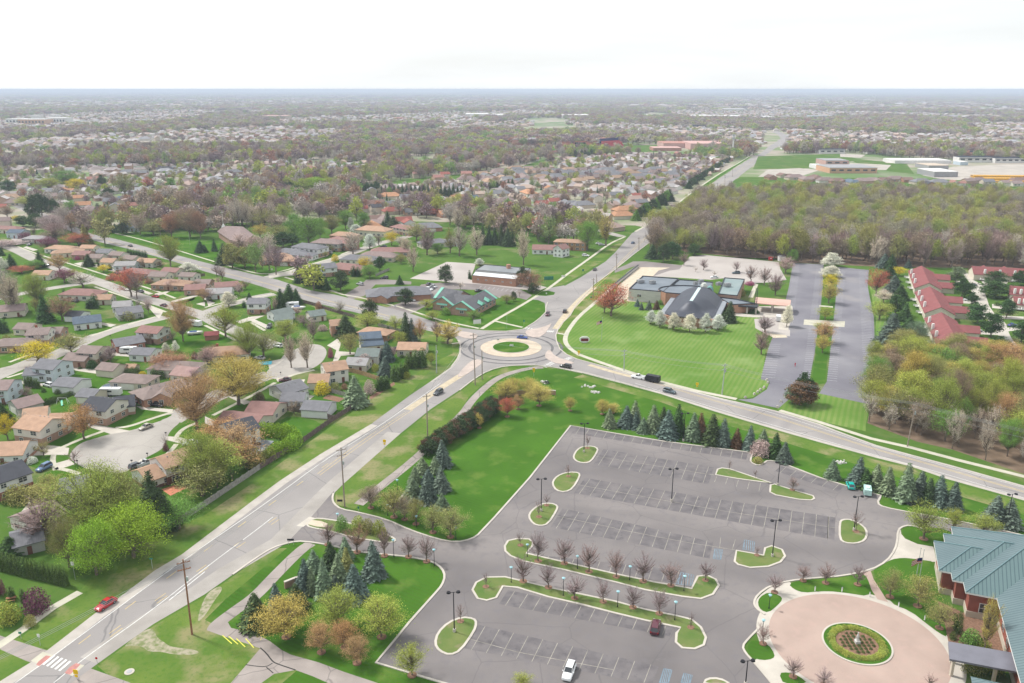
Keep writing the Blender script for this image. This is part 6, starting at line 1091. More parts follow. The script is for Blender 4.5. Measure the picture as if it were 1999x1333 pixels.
# cross at the ridge
# parish hall, stone block and flat roofs
hall = thing('parish_hall', Vector((88,418,0)), 'flat-roofed grey stone hall with brick drum wing behind the church', 'hall')
m_stone = mat('grey_stone', (.54,.525,.50), .9, var=.10, scale=.35, stretch=(1,1,5)); m_flat = mat('membrane_roof', (.15,.175,.205), .75, col2=(.20,.225,.255), scale=.12); m_par = mat('parapet_dark', (.06,.065,.075), .7)
def block(root, poly, h, wm_, rm_=None, ph=.45, pw=.4, name='wall'):
    poly = ccw([Vector((v[0], v[1], 0)) for v in poly]); o = MB(); k = [v.to_tuple() for v in poly]; n = len(k)
    for i in range(n): j = (i+1) % n; o.face([k[i], k[j], k[j][:2]+(h,), k[i][:2]+(h,)])
    part(o, name, wm_, root); o = MB(); o.face([v[:2]+(h-.05,) for v in k]); part(o, 'flat_roof', rm_ or m_flat, root)
    inn = offset(poly, pw); o = MB()
    for i in range(n):
        j = (i+1) % n; a, b, c, d = poly[i], poly[j], inn[j], inn[i]
        o.face([(a.x,a.y,h+ph),(b.x,b.y,h+ph),(c.x,c.y,h+ph),(d.x,d.y,h+ph)]); o.face([(d.x,d.y,h-.1),(d.x,d.y,h+ph),(c.x,c.y,h+ph),(c.x,c.y,h-.1)]); o.face([(a.x,a.y,h-.02),(b.x,b.y,h-.02),(b.x,b.y,h+ph),(a.x,a.y,h+ph)])
    part(o, 'parapet', m_par, root)
block(hall, [(59.9,409.5),(71.6,439.9),(90,433),(76.5,403)], 6, m_stone)
block(hall, [(90.2,432.8),(107.1,426.3),(103,413),(84,420)], 5.6, m_stone)
arc = [Vector((88,406,0))+Vector((13.5*math.cos(a), 9.5*math.sin(a), 0)) for a in [math.radians(d) for d in range(-10, 200, 14)]]
block(hall, arc+[Vector((77,399.5,0)), Vector((93,393.5,0))], 6.4, bm('obrick'))
block(hall, [(115.4,436.3),(125.6,432.5),(112,395.5),(103.2,399.5)], 5.8, bm('pbrick'), mat('green_grey_roof', (.20,.26,.27), .75, col2=(.26,.31,.31), scale=.1))
block(hall, [(103.4,399),(111.5,395),(118.4,386.3),(106,384)], 4.2, bm('obrick'))
wall_line(hall, 'window', (62.5,408.1), (67.5,406.2), 3.2, 1, WIN['w'])
for q in range(3): wall_line(hall, 'window', (79.2+q*1.2,398.6-q*.45), (80.2+q*1.2,398.2-q*.45), 2.9, 1, WIN['l'])
for x, y, s in ((68,424,2.6),(74,422,2.2),(100,424,2.0),(112,416,2.4),(108,418,2.0),(96,419,1.6)):
    o = MB(); o.box((x, y, 6.9), (s*1.3, s, 1.5), .36); o.box((x, y, 7.75), (s*.8, s*.6, .3), .36); part(o, 'roof_unit', m_metal, hall)
o = MB(); V0 = at3('K', 1530, 430, 5.9); 
for i in range(9):
    a = PI*i/8; b = PI*(i+1)/8
    if i < 8: o.face([(V0.x-1.9*math.cos(a), V0.y, 5.8+3*math.sin(a)), (V0.x-1.9*math.cos(b), V0.y, 5.8+3*math.sin(b)), (V0.x-1.9*math.cos(b)+1.5, V0.y+4, 5.8+3*math.sin(b)), (V0.x-1.9*math.cos(a)+1.5, V0.y+4, 5.8+3*math.sin(a))])
part(o, 'vaulted_dormer', mat('verdigris', (.12,.30,.27), .6, var=.15, scale=.6), hall)
# retaining wall and canopy
wl = thing('retaining_wall', P('C3', 100, 530), 'low pale wall with dark cap beside the gravel yard and avenue lawn', 'wall')
a, b = P('C3', 205, 452), P('C3', -30, 640); d = (b-a).normalized(); n_ = Vector((-d.y, d.x, 0))*.35; o = MB(); o.prism([a+n_, b+n_, b-n_, a-n_], 0, 1.5); part(o, 'wall_body', m_stone, wl); o = MB(); o.prism([a+n_*1.4, b+n_*1.4, b-n_*1.4, a-n_*1.4], 1.5, 1.65); part(o, 'coping', m_par, wl)
cn = thing('entrance_canopy', Vector((128,389,0)), 'long entrance canopy with pink curved roof beside the church drive', 'canopy')
q = [Vector((118.4,387.5,0)), Vector((133.7,381.5,0)), Vector((137.6,392.4,0)), Vector((122.1,398,0))]; o = MB()
for i in range(8):
    t0, t1 = i/8, (i+1)/8; z = lambda t: 4.4+1.3*math.sin(PI*t)
    A = lerp(q[0], q[3], t0); B = lerp(q[1], q[2], t0); C_ = lerp(q[1], q[2], t1); D = lerp(q[0], q[3], t1)
    o.face([A+Vector((0,0,z(t0))), B+Vector((0,0,z(t0))), C_+Vector((0,0,z(t1))), D+Vector((0,0,z(t1)))])
o.prism(q, 4.0, 4.38); part(o, 'canopy_roof', mat('pink_metal_roof', (.56,.36,.30), .6, var=.08, scale=.5), cn)
for s, t in ((.06,.1),(.5,.1),(.94,.1),(.06,.9),(.5,.9),(.94,.9)):
    p = lerp(lerp(q[0], q[1], s), lerp(q[3], q[2], s), t); o = MB(); o.box((p.x, p.y, 2.0), (.8,.8,4.0), .36, 0, .75); part(o, 'pillar', m_conc, cn)
cr = thing('covered_walk', Vector((114,390,0)), 'covered walk joining the church to its pink canopy', 'walkway')
o = MB(); o.prism([(105,386.4),(118,381.5),(119.6,386.5),(107,390.5)], 3.3, 4.0); part(o, 'walk_roof', m_par, cr)
for s in range(4): o = MB(); p = lerp(Vector((106,386.6,0)), Vector((117.6,382.2,0)), s/3); o.box((p.x, p.y, 1.65), (.6,.6,3.3), .36); part(o, 'pillar', m_conc, cr)
o = MB(); rt = thing('bell_lattice', P('C3', 1215, 850), 'slender dark lattice tower of rings in front of the church canopy', 'tower')
p = P('C3', 1215, 845); hh = ht(p, 420+630/4.4425)
for dx, dy in ((-.5,-.5),(.5,-.5),(.5,.5),(-.5,.5)): o.tube((p.x+dx, p.y+dy, 0), (p.x+dx*.8, p.y+dy*.8, hh), .1, .07, 5)
for i in range(7):
    z = hh*(.15+.13*i)
    o.tube((p.x-.5,p.y-.5,z), (p.x+.5,p.y-.5,z), .07,.07,4); o.tube((p.x+.5,p.y-.5,z), (p.x+.5,p.y+.5,z+.4), .07,.07,4); o.tube((p.x-.5,p.y+.5,z), (p.x+.5,p.y-.5,z+1), .05,.05,4)
part(o, 'lattice', m_par, rt)
# ---- office with teal-trimmed gables
m_teal = mat('teal_metal', (.20,.47,.37), .5, var=.06, scale=.6)
mo = thing('clinic_building', Vector((-24,398,0)), 'pink brick office with dark gabled roofs edged in bright teal', 'office building')
wm, rm = MB(), MB(); c0 = mo.location; secs = []
for s in (('M',760,195,1120,250,13,3.6,7.2), ('M',755,362,1010,255,11,3.6,6.9), ('M',1100,443,1515,238,12,3.6,7.0), ('M',930,300,1290,330,13,3.6,6.5)):
    a, b = P(s[0], s[1], s[2], s[7]), P(s[0], s[3], s[4], s[7]); secs.append(section(wm, rm, a, b, s[5], s[6], s[7], 'g', .6, o=c0)+(s[5], s[6], s[7]))
wm.build('wall', bm('pbrick'), mo); rm.build('roof', mat('charcoal_shingle', (.125,.125,.135), .9, var=.12, scale=.8), mo)
def rake(i, end, sides=(-1,1), wd=1.7, nm='gable_trim'):
    a, u, n, Ln, w, e, r = secs[i]; a = a-c0; s0 = -.55 if end == 0 else Ln+.55-wd
    for sg in sides:
        k = (r-e)/(w/2); t1 = w/2+.75; o = MB()
        zt = lambda t: r-k*t+.28
        A = [a+u*s0, a+u*(s0+wd)]; 
        P4 = [A[0]+Vector((0,0,zt(0))), A[1]+Vector((0,0,zt(0))), A[1]+n*(sg*t1)+Vector((0,0,zt(t1))), A[0]+n*(sg*t1)+Vector((0,0,zt(t1)))]
        D4 = [v-Vector((0,0,.3)) for v in P4]; o.face(P4); o.face(D4[::-1])
        for q_ in range(4): z_ = (q_+1) % 4; o.face([D4[q_], D4[z_], P4[z_], P4[q_]])
        o.build(nm, m_teal, mo)
rake(0, 0); rake(1, 0); rake(2, 0); rake(2, 1)
a, u, n, Ln, w, e, r = secs[2]; a = a-c0
for s in (.38, .66):
    for sg in (-1,):
        base = a+u*(Ln*s)+n*(sg*(w/2-1.2)); o = MB(); t = u*1.9; f = n*(sg*2.1)
        apex = base+Vector((0,0,6.1)); o.face([base-t+f+Vector((0,0,3.9)), base+t+f+Vector((0,0,3.9)), apex-f*.3]); o.face([base+t+f+Vector((0,0,3.9)), base-t+f+Vector((0,0,3.9)), base-t*.0+f*1.15+Vector((0,0,5.6))]); o.face([base-t-f*.2+Vector((0,0,5.0)), base-t+f+Vector((0,0,3.9)), apex-f*.3]); o.face([base+t-f*.2+Vector((0,0,5.0)), base+t+f+Vector((0,0,3.9)), apex-f*.3]); o.build('dormer_hood', m_teal, mo)
for i, cnt in ((2, 6), (1, 3)):
    a, u, n, Ln, w, e, r = secs[i]; a = a-c0; rz = math.atan2(u.y, u.x)
    for k in range(cnt): p = a+u*(Ln*(k+.5)/cnt)-n*(w/2+.08); put('window', WIN['w'], mo, tuple((p+c0))[:2]+(1.9,), rz)
    p = a-u*.1; put('window', WIN['w'], mo, tuple((p+c0))[:2]+(1.9,), rz-PI/2)
    o = MB(); p = a-u*.7; q_ = [p-n*3, p+n*3]; o.face([q_[0]+Vector((0,0,3.1)), q_[1]+Vector((0,0,3.1)), q_[1]+u*.6+Vector((0,0,3.8)), q_[0]+u*.6+Vector((0,0,3.8))]); o.build('awning', m_teal, mo)
# ---- low brick building and grey office
lb_ = thing('flat_brick_building', Vector((-6,458,0)), 'long low orange brick building with white and grey flat roofs on the lot', 'building')
block(lb_, [(-22.4,450.2),(2.1,440),(5.5,450),(-21,461)], 4.2, bm('obrick'), mat('white_membrane', (.66,.67,.68), .6, col2=(.56,.57,.58), scale=.15), .15, .3)
block(lb_, [(-21,461.1),(5.5,450.1),(10.9,465.5),(-16.3,476.5)], 4.9, m_stone, mat('grey_membrane', (.20,.215,.23), .8, col2=(.27,.285,.29), scale=.1, stretch=(1,.3,1)), .25, .3)
for i in range(5): wall_line(lb_, 'window', (-20+i*4.6,449.1-i*1.9), (-18+i*4.6,448.2-i*1.9), 2.2, 1, WIN['l'])
o = MB(); o.box((-2,466,6), (2,2,2.4), .4); part(o, 'chimney', bm('obrick'), lb_)
go = thing('grey_roofed_office', Vector((-58,428,0)), 'brick office with wide grey hip roof beside a row of parked cars', 'office building')
wm, rm = MB(), MB(); section(wm, rm, P('C1',1510,612,7), P('C2',60,598,7), 15, 3.2, 6.2, 'h', .7, o=go.location); section(wm, rm, P('C1',1530,690,4.5), P('C1',1640,640,4.5), 6, 2.9, 4.4, 'g', .5, o=go.location)
wm.build('wall', bm('obrick'), go); rm.build('roof', bm('r_grey'), go)
# ---- large slate-green standing seam building at lower right
m_seam = mat('green_seam_roof', (.115,.20,.215), .5, col2=(.145,.235,.25), scale=.15, spec=.4, metal=.1)
def seams(m, rot):
    add_layer(m, (.04,.075,.085), 'wave', .42, .80, .97, .8, (1,1,rot), 0.0); return m
vd = Vector((.37,.93,0)).normalized(); wd = Vector((vd.y, -vd.x, 0))
seam_a = mat('green_seam_roof_ew', (.095,.142,.155), .5, col2=(.12,.17,.182), scale=.15, spec=.4); seams(seam_a, math.atan2(vd.y, vd.x))
seam_b = mat('green_seam_roof_ns', (.10,.162,.168), .5, col2=(.125,.19,.195), scale=.15, spec=.4); seams(seam_b, math.atan2(wd.y, wd.x))
big = thing('civic_building', Vector((110,150,0)), 'large red brick building with stepped slate-green metal roofs at lower right', 'building')
m_rb = mat('dark_red_brick', (.27,.095,.07), .9, var=.15, scale=.6); m_lime = mat('limestone_base', (.50,.45,.37), .9, var=.08, scale=.5)
def hipwing(sw, width, east, e, k, mirror=False, nm='roof'):
    """hip roof: south-west corner, width along vd, reaching east; slope k; west and south/north faces"""
    A = Vector((sw[0], sw[1], e)); B = A+vd*width; hw = width/2; rz = e+hw*k; R1 = A+vd*hw+wd*hw; R1.z = rz; R2 = A+vd*hw+wd*east; R2.z = rz; Ae = A+wd*east; Be = B+wd*east
    o = MB(); o.face([A, B, R1], 0); o.face([Ae, A, R1, R2], 1); o.face([B, Be, R2, R1], 1)
    for p_, q_ in ((A,B),(A,Ae),(B,Be)): o.face([p_, q_, q_-Vector((0,0,.35)), p_-Vector((0,0,.35))], 2)
    part(o, nm, [seam_a, seam_b, m_trim], big)
    w = MB(); i = 1.0
    w.prism([A+vd*i+wd*i, A+vd*i+wd*east, B-vd*i+wd*east, B-vd*i+wd*i], 1.4, e-.1); part(w, 'wall', m_rb, big)
    w = MB(); i = .85; w.prism([A+vd*i+wd*i, A+vd*i+wd*east, B-vd*i+wd*east, B-vd*i+wd*i], 0, 1.4); part(w, 'stone_base', m_lime, big)
    w = MB()
    for (p_, q_) in ((A, R1), (B, R1), (R1, R2)): w.tube(p_+Vector((0,0,.05)), q_+Vector((0,0,.05)), .13, .13, 5)
    part(w, 'ridge_cap', m_seam, big)
hipwing((91.0,152.6), 12.7, 40, 6.0, .55); hipwing((91.4+.6,148.9), 20, 42, 6.05, .56); hipwing((91.2+1.2,144.5), 28, 50, 6.1, .57)
# south wing: ridge runs along vd, west eave visible
A = Vector((97.7,142.8,6.2)); Bs = A-vd*62; hw = 15; o = MB(); R1 = A+wd*hw+vd*2; R1.z = 6.2+hw*.57; R2 = R1-vd*64
o.face([Bs, A, A+vd*14+wd*0, R1+vd*6, R2], 0); o.face([R2, R1+vd*6, R1+vd*6+wd*hw-Vector((0,0,8.5)), R2+wd*hw-Vector((0,0,8.5))], 0); o.face([A, Bs, Bs-Vector((0,0,.35)), A-Vector((0,0,.35))], 2); part(o, 'roof', [seam_a, seam_b, m_trim], big)
o = MB(); o.prism([A+wd*1.0, Bs+wd*1.0, Bs+wd*28, A+wd*28], 1.4, 6.0); part(o, 'wall', m_rb, big)
o = MB(); o.prism([A+wd*.85, Bs+wd*.85, Bs+wd*28, A+wd*28], 0, 1.4); part(o, 'stone_base', m_lime, big)
rzb = math.atan2(wd.y, wd.x)
WB = win_mesh(1.8, 2.0, 'window')
for sw, off_ in (((92.4,144.5), 4), ): p = Vector((sw[0], sw[1], 0))+vd*1.0+wd*off_-vd*.06; put('window', WB, big, (p.x, p.y, 2.6), rzb)
for k_ in range(3): p = A-vd*(5+k_*5)+wd*.95; put('window', WB, big, (p.x, p.y, 3.2), math.atan2(-vd.y, -vd.x))
for sw, L_ in (((91.0,152.6), 12.7),):
    for i in range(6): p = Vector((sw[0], sw[1], 0))+vd*(1.4+i*.95+.3)+wd*.86; o = MB(); o.box((p.x, p.y, 3.7), (.22,.22,4.4), 0); part(o, 'pilaster', m_lime, big)
cp = thing('drive_canopy', Vector((86,128,0)), 'flat grey metal canopy over the drop-off beside the large building', 'canopy')
o = MB(); o.prism([(82.6,131.6),(94,128.0),(92.2,122.6),(80.3,126.6)], 3.7, 4.1); part(o, 'canopy_roof', mat('lilac_grey_metal', (.17,.17,.20), .5, var=.1, scale=.4), cp)
for x, y in ((83.3,130.8),(81.4,127.1),(88,125)): o = MB(); o.box((x, y, 1.85), (.5,.5,3.7)); part(o, 'pillar', m_lime, cp)
hipw = thing('entrance_porch', P('A4', 1100, 1300), 'brick porch with slate-green hipped roof at the photo\'s bottom edge', 'porch')
A = P('A4', 985, 1290, 5.0); o = MB(); Bv = A-vd*14; R = A-vd*4+wd*4+Vector((0,0,2.2)); E1 = A+wd*16; R3 = R+wd*12
o.face([Bv, A, R, R-vd*8], 0); o.face([A, E1, R3, R], 1); o.face([Bv, R-vd*8, R3-vd*8, Bv+wd*16], 1); part(o, 'roof', [seam_a, seam_b], hipw)
o = MB(); o.prism([A+wd*1-vd*1, Bv+wd*1, Bv+wd*15, E1-vd*1], 0, 4.9); part(o, 'wall', m_rb, hipw); put('window', WB, hipw, tuple(A+wd*4-vd*.94)[:2]+(2.4,), rzb+PI)
# ---- townhouses with maroon roofs
m_mar = mat('maroon_shingle', (.23,.085,.085), .9, var=.10, scale=.5); add_layer(m_mar, (.19,.085,.08), 'noise', .25, .5, .7, .4)
def townhouse(r1, r2, wings, lab, w=12.5, e=3.6, r=7.0):
    a, b = P(*r1, r), P(*r2, r); root = thing('townhouse', Vector((a.x, a.y, 0))*.5+Vector((b.x, b.y, 0))*.5, lab, 'townhouse', 'maroon-roofed townhouses'); wm, rm = MB(), MB(); cc_ = root.location.copy(); cc_.z = 0
    inf = section(wm, rm, a, b, w, e, r, 'g', .5, o=cc_); a0, u, n, Ln = inf; a0 = a0-cc_
    sgn = 1 if (n.x > 0) else -1
    for s in wings:
        ca = a0+u*(Ln*s)+n*(sgn*1.0)+cc_; cb = a0+u*(Ln*s)+n*(sgn*13.5)+cc_; section(wm, rm, ca, cb, 7.6, 2.9, 5.2, 'g', .4, o=cc_)
        ps = a0+u*(Ln*s)+n*(sgn*13.62)+cc_; put('garage_door', GDOOR, root, (ps.x, ps.y, 1.15), math.atan2(n.y*sgn, n.x*sgn)+PI/2)
    wm.build('wall', bm('cream'), root); rf = rm.build('roof', m_mar, root)
    for k in range(3):
        p = a0+u*(Ln*(.2+.28*k))-n*(sgn*(w/2-.6))+cc_; o = MB(); o.box((0,0,0), (1.0,.8,3.4)); q = o.build('chimney', m_trim, rf); q.location = (p.x-cc_.x, p.y-cc_.y, e+1.2)
        p = a0+u*(Ln*(.15+.3*k))-n*(sgn*(w/2+.9))+cc_; o = MB(); o.box((p.x, p.y, .9), (2.6,1.8,.15), math.atan2(u.y, u.x)); o.box((p.x-sgn*.8, p.y, 1.4), (.1,2.2,.9), math.atan2(u.y, u.x)); part(o, 'deck', m_trim, root)
    rz = math.atan2(u.y, u.x)
    e_ = min((a0, a0+u*Ln), key=lambda v: v.y); d_ = -u if u.y > 0 else u
    for t in (-3.2, 3.2): p = e_+d_*.08+n*t+cc_; put('window', WIN['w'], root, (p.x, p.y, 1.9), rz-PI/2)
townhouse(('C4',890,438), ('C4',955,585), (.25,.72), 'maroon-roofed townhouse block nearest the wood edge, white chimneys')
townhouse(('C4',962,618), ('C4',1060,795), (.25,.72), 'second maroon-roofed townhouse block from the wood, decks on one side')
townhouse(('C4',1062,842), ('C4',1185,1060), (.3,.75), 'third maroon-roofed townhouse block with wide end gable')
townhouse(('C4',1160,1125), ('C4',1230,1215), (.4,), 'maroon-roofed townhouse half hidden by the near wood', 11)
townhouse(('C4',1330,440), ('C4',1790,462), (.35,.75), 'long maroon-roofed townhouse row below the large wood at the edge', 12)
townhouse(('C4',1660,608), ('C4',1850,625), (), 'maroon-roofed townhouse beside two bushy pines at the edge', 11)
townhouse(('C4',1690,700), ('C4',1850,712), (), 'maroon-roofed townhouse with cream garage front at the edge', 11, 2.9, 5.8)
# ---- fan-roofed hall
fh = thing('fan_roofed_hall', P('C1', 260, 190), 'grey fan-shaped roofed hall with pale brick walls and white finial', 'hall')
o = MB(); z0 = 4.6
bp = [P('C1', x, y, z0) for x, y in ((105,140),(215,215),(330,235),(425,170),(330,98),(180,92))]; top = P('C1', 160, 95, 9); rg = P('C1', 300, 105, 8)
for i in range(6):
    j = (i+1) % 6; o.face([bp[i], bp[j], top if i in (5,0) else (rg if i in (2,3,4) else rg)])
o.face([bp[1], rg, top]); o.face([bp[5], top, rg]); part(o, 'roof', bm('r_mauve'), fh)
o = MB(); k = [lerp(v, bp[3]*.5+bp[0]*.5, .07) for v in bp]; o.prism([(v.x, v.y) for v in k], 0, z0-.05); part(o, 'wall', bm('pbrick'), fh)
o = MB(); p = top; o.box((p.x, p.y, 9.5), (2.5,2.5,2.5), 0, 0, .2); o.tube((p.x,p.y,10), (p.x,p.y,20), .15,.08,5); o.box((p.x,p.y,19), (2.2,.2,.2)); part(o, 'finial', m_trim, fh)
# ---- white house with garage beside the vacant field
house([('C2',1080,258,1260,262,8,3,5.2), ('C2',1290,262,1340,250,6,5.4,7.5)], 'r_redbrown', 'white', 'white farmhouse with red-brown roofs at the edge of the vacant field')
house([('C2',1330,208,1470,215,9,5.2,6.4,'h')], 'r_tan', 'wood', 'square timber-brown house beside the avenue driveway', wins=2)
house([('C2',150,215,260,205,9,3,4.9,'h')], 'r_grey', 'beige', 'grey-roofed house behind tall bare trees at field edge'); house([('C2',310,212,400,208,7,3,4.2)], 'r_lgrey', 'white', 'pale garage behind tall bare trees at field edge', name='garage')
# ================================================================= FENCES, WALLS, HEDGE LINES
def fence(t, s, h, m, label, gap=2.4, name='plank_fence'):
    p = pts(t, s); root = thing(name, p[0].copy(), label, 'fence'); bo, po = MB(), MB()
    for a, b in zip(p, p[1:]):
        d = b-a; L_ = d.length; d.normalize(); rz = math.atan2(d.y, d.x); n = max(1, int(L_/gap)); st = L_/n
        for i in range(n+1):
            q = a+d*(st*i); po.box((q.x, q.y, h/2+.06), (.13,.13,h+.12), rz)
        for i in range(int(L_/.32)):
            q = a+d*((i+.5)*.32); po_ = h*(.97+.03*math.sin(i*7.1)); bo.box((q.x, q.y, po_/2), (.28,.035,po_), rz)
    part(bo, 'planks', m, root); part(po, 'posts', m, root); return root
m_wood1 = mat('weathered_wood', (.33,.31,.29), .9, var=.25, scale=1.4); m_wood2 = mat('dark_fence_wood', (.16,.12,.11), .9, var=.3, scale=1.2); m_wood3 = mat('new_cedar', (.44,.29,.17), .9, var=.2, scale=1.2)
fence('F', '319,1042 400,989 508,916', 1.8, m_wood1, 'weathered grey plank fence between boulevard verge and tall trees')
fence('F', '508,916 593,863 650,822 718,780', 1.8, m_wood2, 'dark stained plank fence behind the lime hedge and spruce')
fence('B1', '690,445 800,465 960,498 1120,535', 1.8, m_wood2, 'dark brown side fence between lawn and white garage')
fence('B1', '1245,112 1380,148 1510,192', 1.8, m_wood3, 'new cedar side fence beside the two-storey tan house')
fence('B1', '1060,285 1200,322 1225,330', 1.6, m_wood1, 'short grey fence beside the brown play bed')
fence('C1', '850,760 960,790 1100,835 1280,885 1340,905', 1.7, m_wood2, 'dark fence along the boulevard behind the boat garden')
fence('C1', '1500,960 1640,1000 1777,1050', 1.7, m_wood1, 'grey fence by the orange house and boulevard trees')
fence('C1', '1480,530 1600,478', 1.6, m_wood1, 'short grey fence between shrub and vacant field')
fence('C0', '1570,560 1777,525', 1.6, m_wood2, 'dark garden fence behind the low brown garage')
gr = pts('B2', '842,455 960,392 1060,350 1130,342 1290,362 1500,405 1777,480 2100,545'); root = thing('guard_railing', gr[0].copy(), 'thin dark metal railing curving along the roundabout footpath', 'railing'); o = MB(); q_ = MB()
for a, b in zip(gr, gr[1:]):
    n = max(1, int((b-a).length/2.2))
    for i in range(n): p = lerp(a, b, i/n); q_.tube((p.x,p.y,0), (p.x,p.y,1.15), .05,.05,4)
    for z in (.6, 1.1): o.tube((a.x,a.y,z), (b.x,b.y,z), .04,.04,4)
part(o, 'rails', m_metal, root); part(q_, 'posts', m_metal, root)
def brickwall(t, s, h, label):
    p = smooth2(pts(t, s), False, 2); root = thing('brick_sign_wall', p[0].copy(), label, 'wall'); a = offset(p, .22, False); b = offset(p, -.22, False); o = MB(); c_ = MB(); n = len(p)
    for i in range(n-1): o.prism([a[i], a[i+1], b[i+1], b[i]], 0, h)
    a = offset(p, .3, False); b = offset(p, -.3, False)
    for i in range(n-1): c_.prism([a[i], a[i+1], b[i+1], b[i]], h, h+.18)
    part(o, 'wall_body', bm('pbrick'), root); part(c_, 'coping', m_conc, root)
brickwall('B2', '770,625 860,592 1000,570 1130,570 1265,580', 1.5, 'low curved brick wall with pale coping below the roundabout')
brickwall('A1', '520,720 600,688 680,665', 1.6, 'short brick entrance wall with pale coping beside the spruces')
brickwall('A2', '-130,220 -60,160 -20,120', 1.2, 'low pale wall half hidden by lawn trees near the trail')
# ================================================================= POLES, LAMPS, SIGNS
m_pole = mat('pole_wood', (.29,.24,.20), .9, var=.2, scale=3); m_poleb = mat('pole_wood_brown', (.27,.135,.08), .9, var=.2, scale=3); m_blk = mat('black_metal', (.02,.02,.024), .5); m_lteal = mat('lamp_teal', (.30,.50,.55), .35); m_steel = mat('pale_steel', (.40,.43,.42), .5)
def utility(t, x, yb, xt, yt, m, label, arms=2, wires=True):
    p = P(t, x, yb); o_ = TILE[t]; h = ht(p, o_[1]+yt/o_[2]); dx = (o_[0]+xt/o_[2]-proj((p.x, p.y, h))[0])*(p.y*CP+(H-h)*SP)/FPX
    r = thing('utility_pole', p, label, 'pole', 'wooden utility poles'); o = MB(); o.tube((0,0,0), (dx,0,h), .21, .14, 8); o.build('pole_shaft', m, r)
    for i in range(arms):
        z = h-.7-i*1.5; o = MB(); o.box((dx*z/h, 0, z), (2.5,.14,.16), .5); 
        for s in (-1.1,-.4,.4,1.1): o.tube((dx*z/h+s*math.cos(.5), s*math.sin(.5), z+.08), (dx*z/h+s*math.cos(.5), s*math.sin(.5), z+.34), .05,.04,5)
        o.build('crossarm', m, r)
    if h > 9: o = MB(); o.tube((dx*.7+.35,0,h*.72), (dx*.7+.35,0,h*.72+.9), .26,.26,8); o.build('transformer', m_steel, r)
    return Vector((p.x+dx, p.y, h))
U = [utility('A0', 1250, 1018, 1190, 530, m_poleb, 'leaning reddish wooden utility pole beside the boulevard gravel'),
 utility('B1', 1213, 1288, 1180, 770, m_pole, 'tall grey utility pole beside the car park entrance'), utility('B2', 155, 968, 145, 575, m_pole, 'grey utility pole on the verge beside the dark hedge', 1),
 utility('B2', 568, 498, 550, 45, m_pole, 'tallest utility pole on the grass tip below the roundabout', 2)]
utility('B2', 628, 448, 625, 195, m_pole, 'short slim pole right of the tallest roundabout pole', 0); utility('B2', 232, 392, 228, 150, m_steel, 'slim pale pole on the verge left of the roundabout', 0)
E1 = [utility('B3', 80, 192, 85, 8, m_steel, 'steel pole behind the kerb above the white pickup', 2), utility('B3', 930, 402, 958, 130, m_steel, 'pale slim power pole on the striped church lawn', 2),
 utility('B4', 765, 850, 843, 462, m_pole, 'leaning wooden power pole in front of the near wood', 2)]
N1 = [utility('C2', 1590, 712, 1593, 545, m_pole, 'wooden pole on the verge right of the avenue', 1), utility('C2', 1622, 588, 1620, 512, m_pole, 'small pole further up the avenue verge', 0), utility('C3', 18, 475, 16, 330, m_pole, 'pole between avenue and church driveway', 1), utility('C3', 210, 302, 210, 192, m_pole, 'pole beside the avenue opposite the dark pines', 1), utility('C3', 326, 215, 326, 130, m_pole, 'avenue pole at the large wood corner', 1),
 utility('D2', 1600, 905, 1600, 825, m_pole, 'avenue pole beyond the large wood front', 1), utility('D2', 1660, 845, 1660, 765, m_pole, 'avenue pole level with the dark evergreen row', 1), utility('D2', 1720, 780, 1720, 718, m_pole, 'far small avenue pole before the bend', 1)]
def wire(a, b, n=3, label='thin overhead power lines strung between the roadside poles'):
    r = thing('power_line', lerp(a, b, .5), label, 'power line', 'overhead power lines')
    for k in range(n):
        o = MB(); prev = None; off_ = Vector(((k-(n-1)/2)*.95, (k-(n-1)/2)*.5, 0)) if k < 3 else Vector((0,0,-2.2))
        for i in range(13):
            t = i/12; p = lerp(a, b, t)+off_; p.z -= 4*t*(1-t)*(a-b).length*.016+.5
            if prev: o.tube(prev, p, .032, .032, 3, caps=False)
            prev = p
        part(o, 'wire', m_metal, r)
for i, (a, b) in enumerate(zip(U, U[1:])): wire(a, b, 3, ['power lines from the leaning reddish pole to the entrance pole','power lines from the entrance pole to the hedge pole','power lines from the hedge pole to the roundabout pole'][i])
wire(U[3], E1[0], 4, 'power lines from the roundabout pole over the church lawn edge'); wire(E1[0], E1[1], 4, 'power lines crossing the striped church lawn'); wire(E1[1], E1[2], 4, 'power lines from the lawn pole to the near wood'); wire(E1[2], E1[2]+Vector((70,-62,2)), 4, 'power lines running along the near wood to the edge')
wire(U[0]+Vector((0,0,0)), U[0]+Vector((-45,-60,0)), 3, 'power lines from the leaning pole towards the bottom corner')
def lotlamp(t, x, yb, yt, label, base=True):
    p = P(t, x, yb); o_ = TILE[t]; h = ht(p, o_[1]+yt/o_[2]); r = thing('parking_lamp', p, label, 'lamp post', 'tall car park lamps')
    if base: o = MB(); o.tube((0,0,0), (0,0,.8), .32,.30,10); o.build('footing', m_conc, r)
    o = MB(); o.tube((0,0,.2), (0,0,h), .13,.085,8); o.build('lamp_pole', m_blk, r)
    for s in (-1, 1): o = MB(); o.tube((0,0,h-.1), (s*.7,.1*s,h), .05,.05,5); o.tube((s*.95,.12*s,h-.14), (s*.95,.12*s,h+.12), .44,.36,12); o.build('lamp_head', m_blk, r)
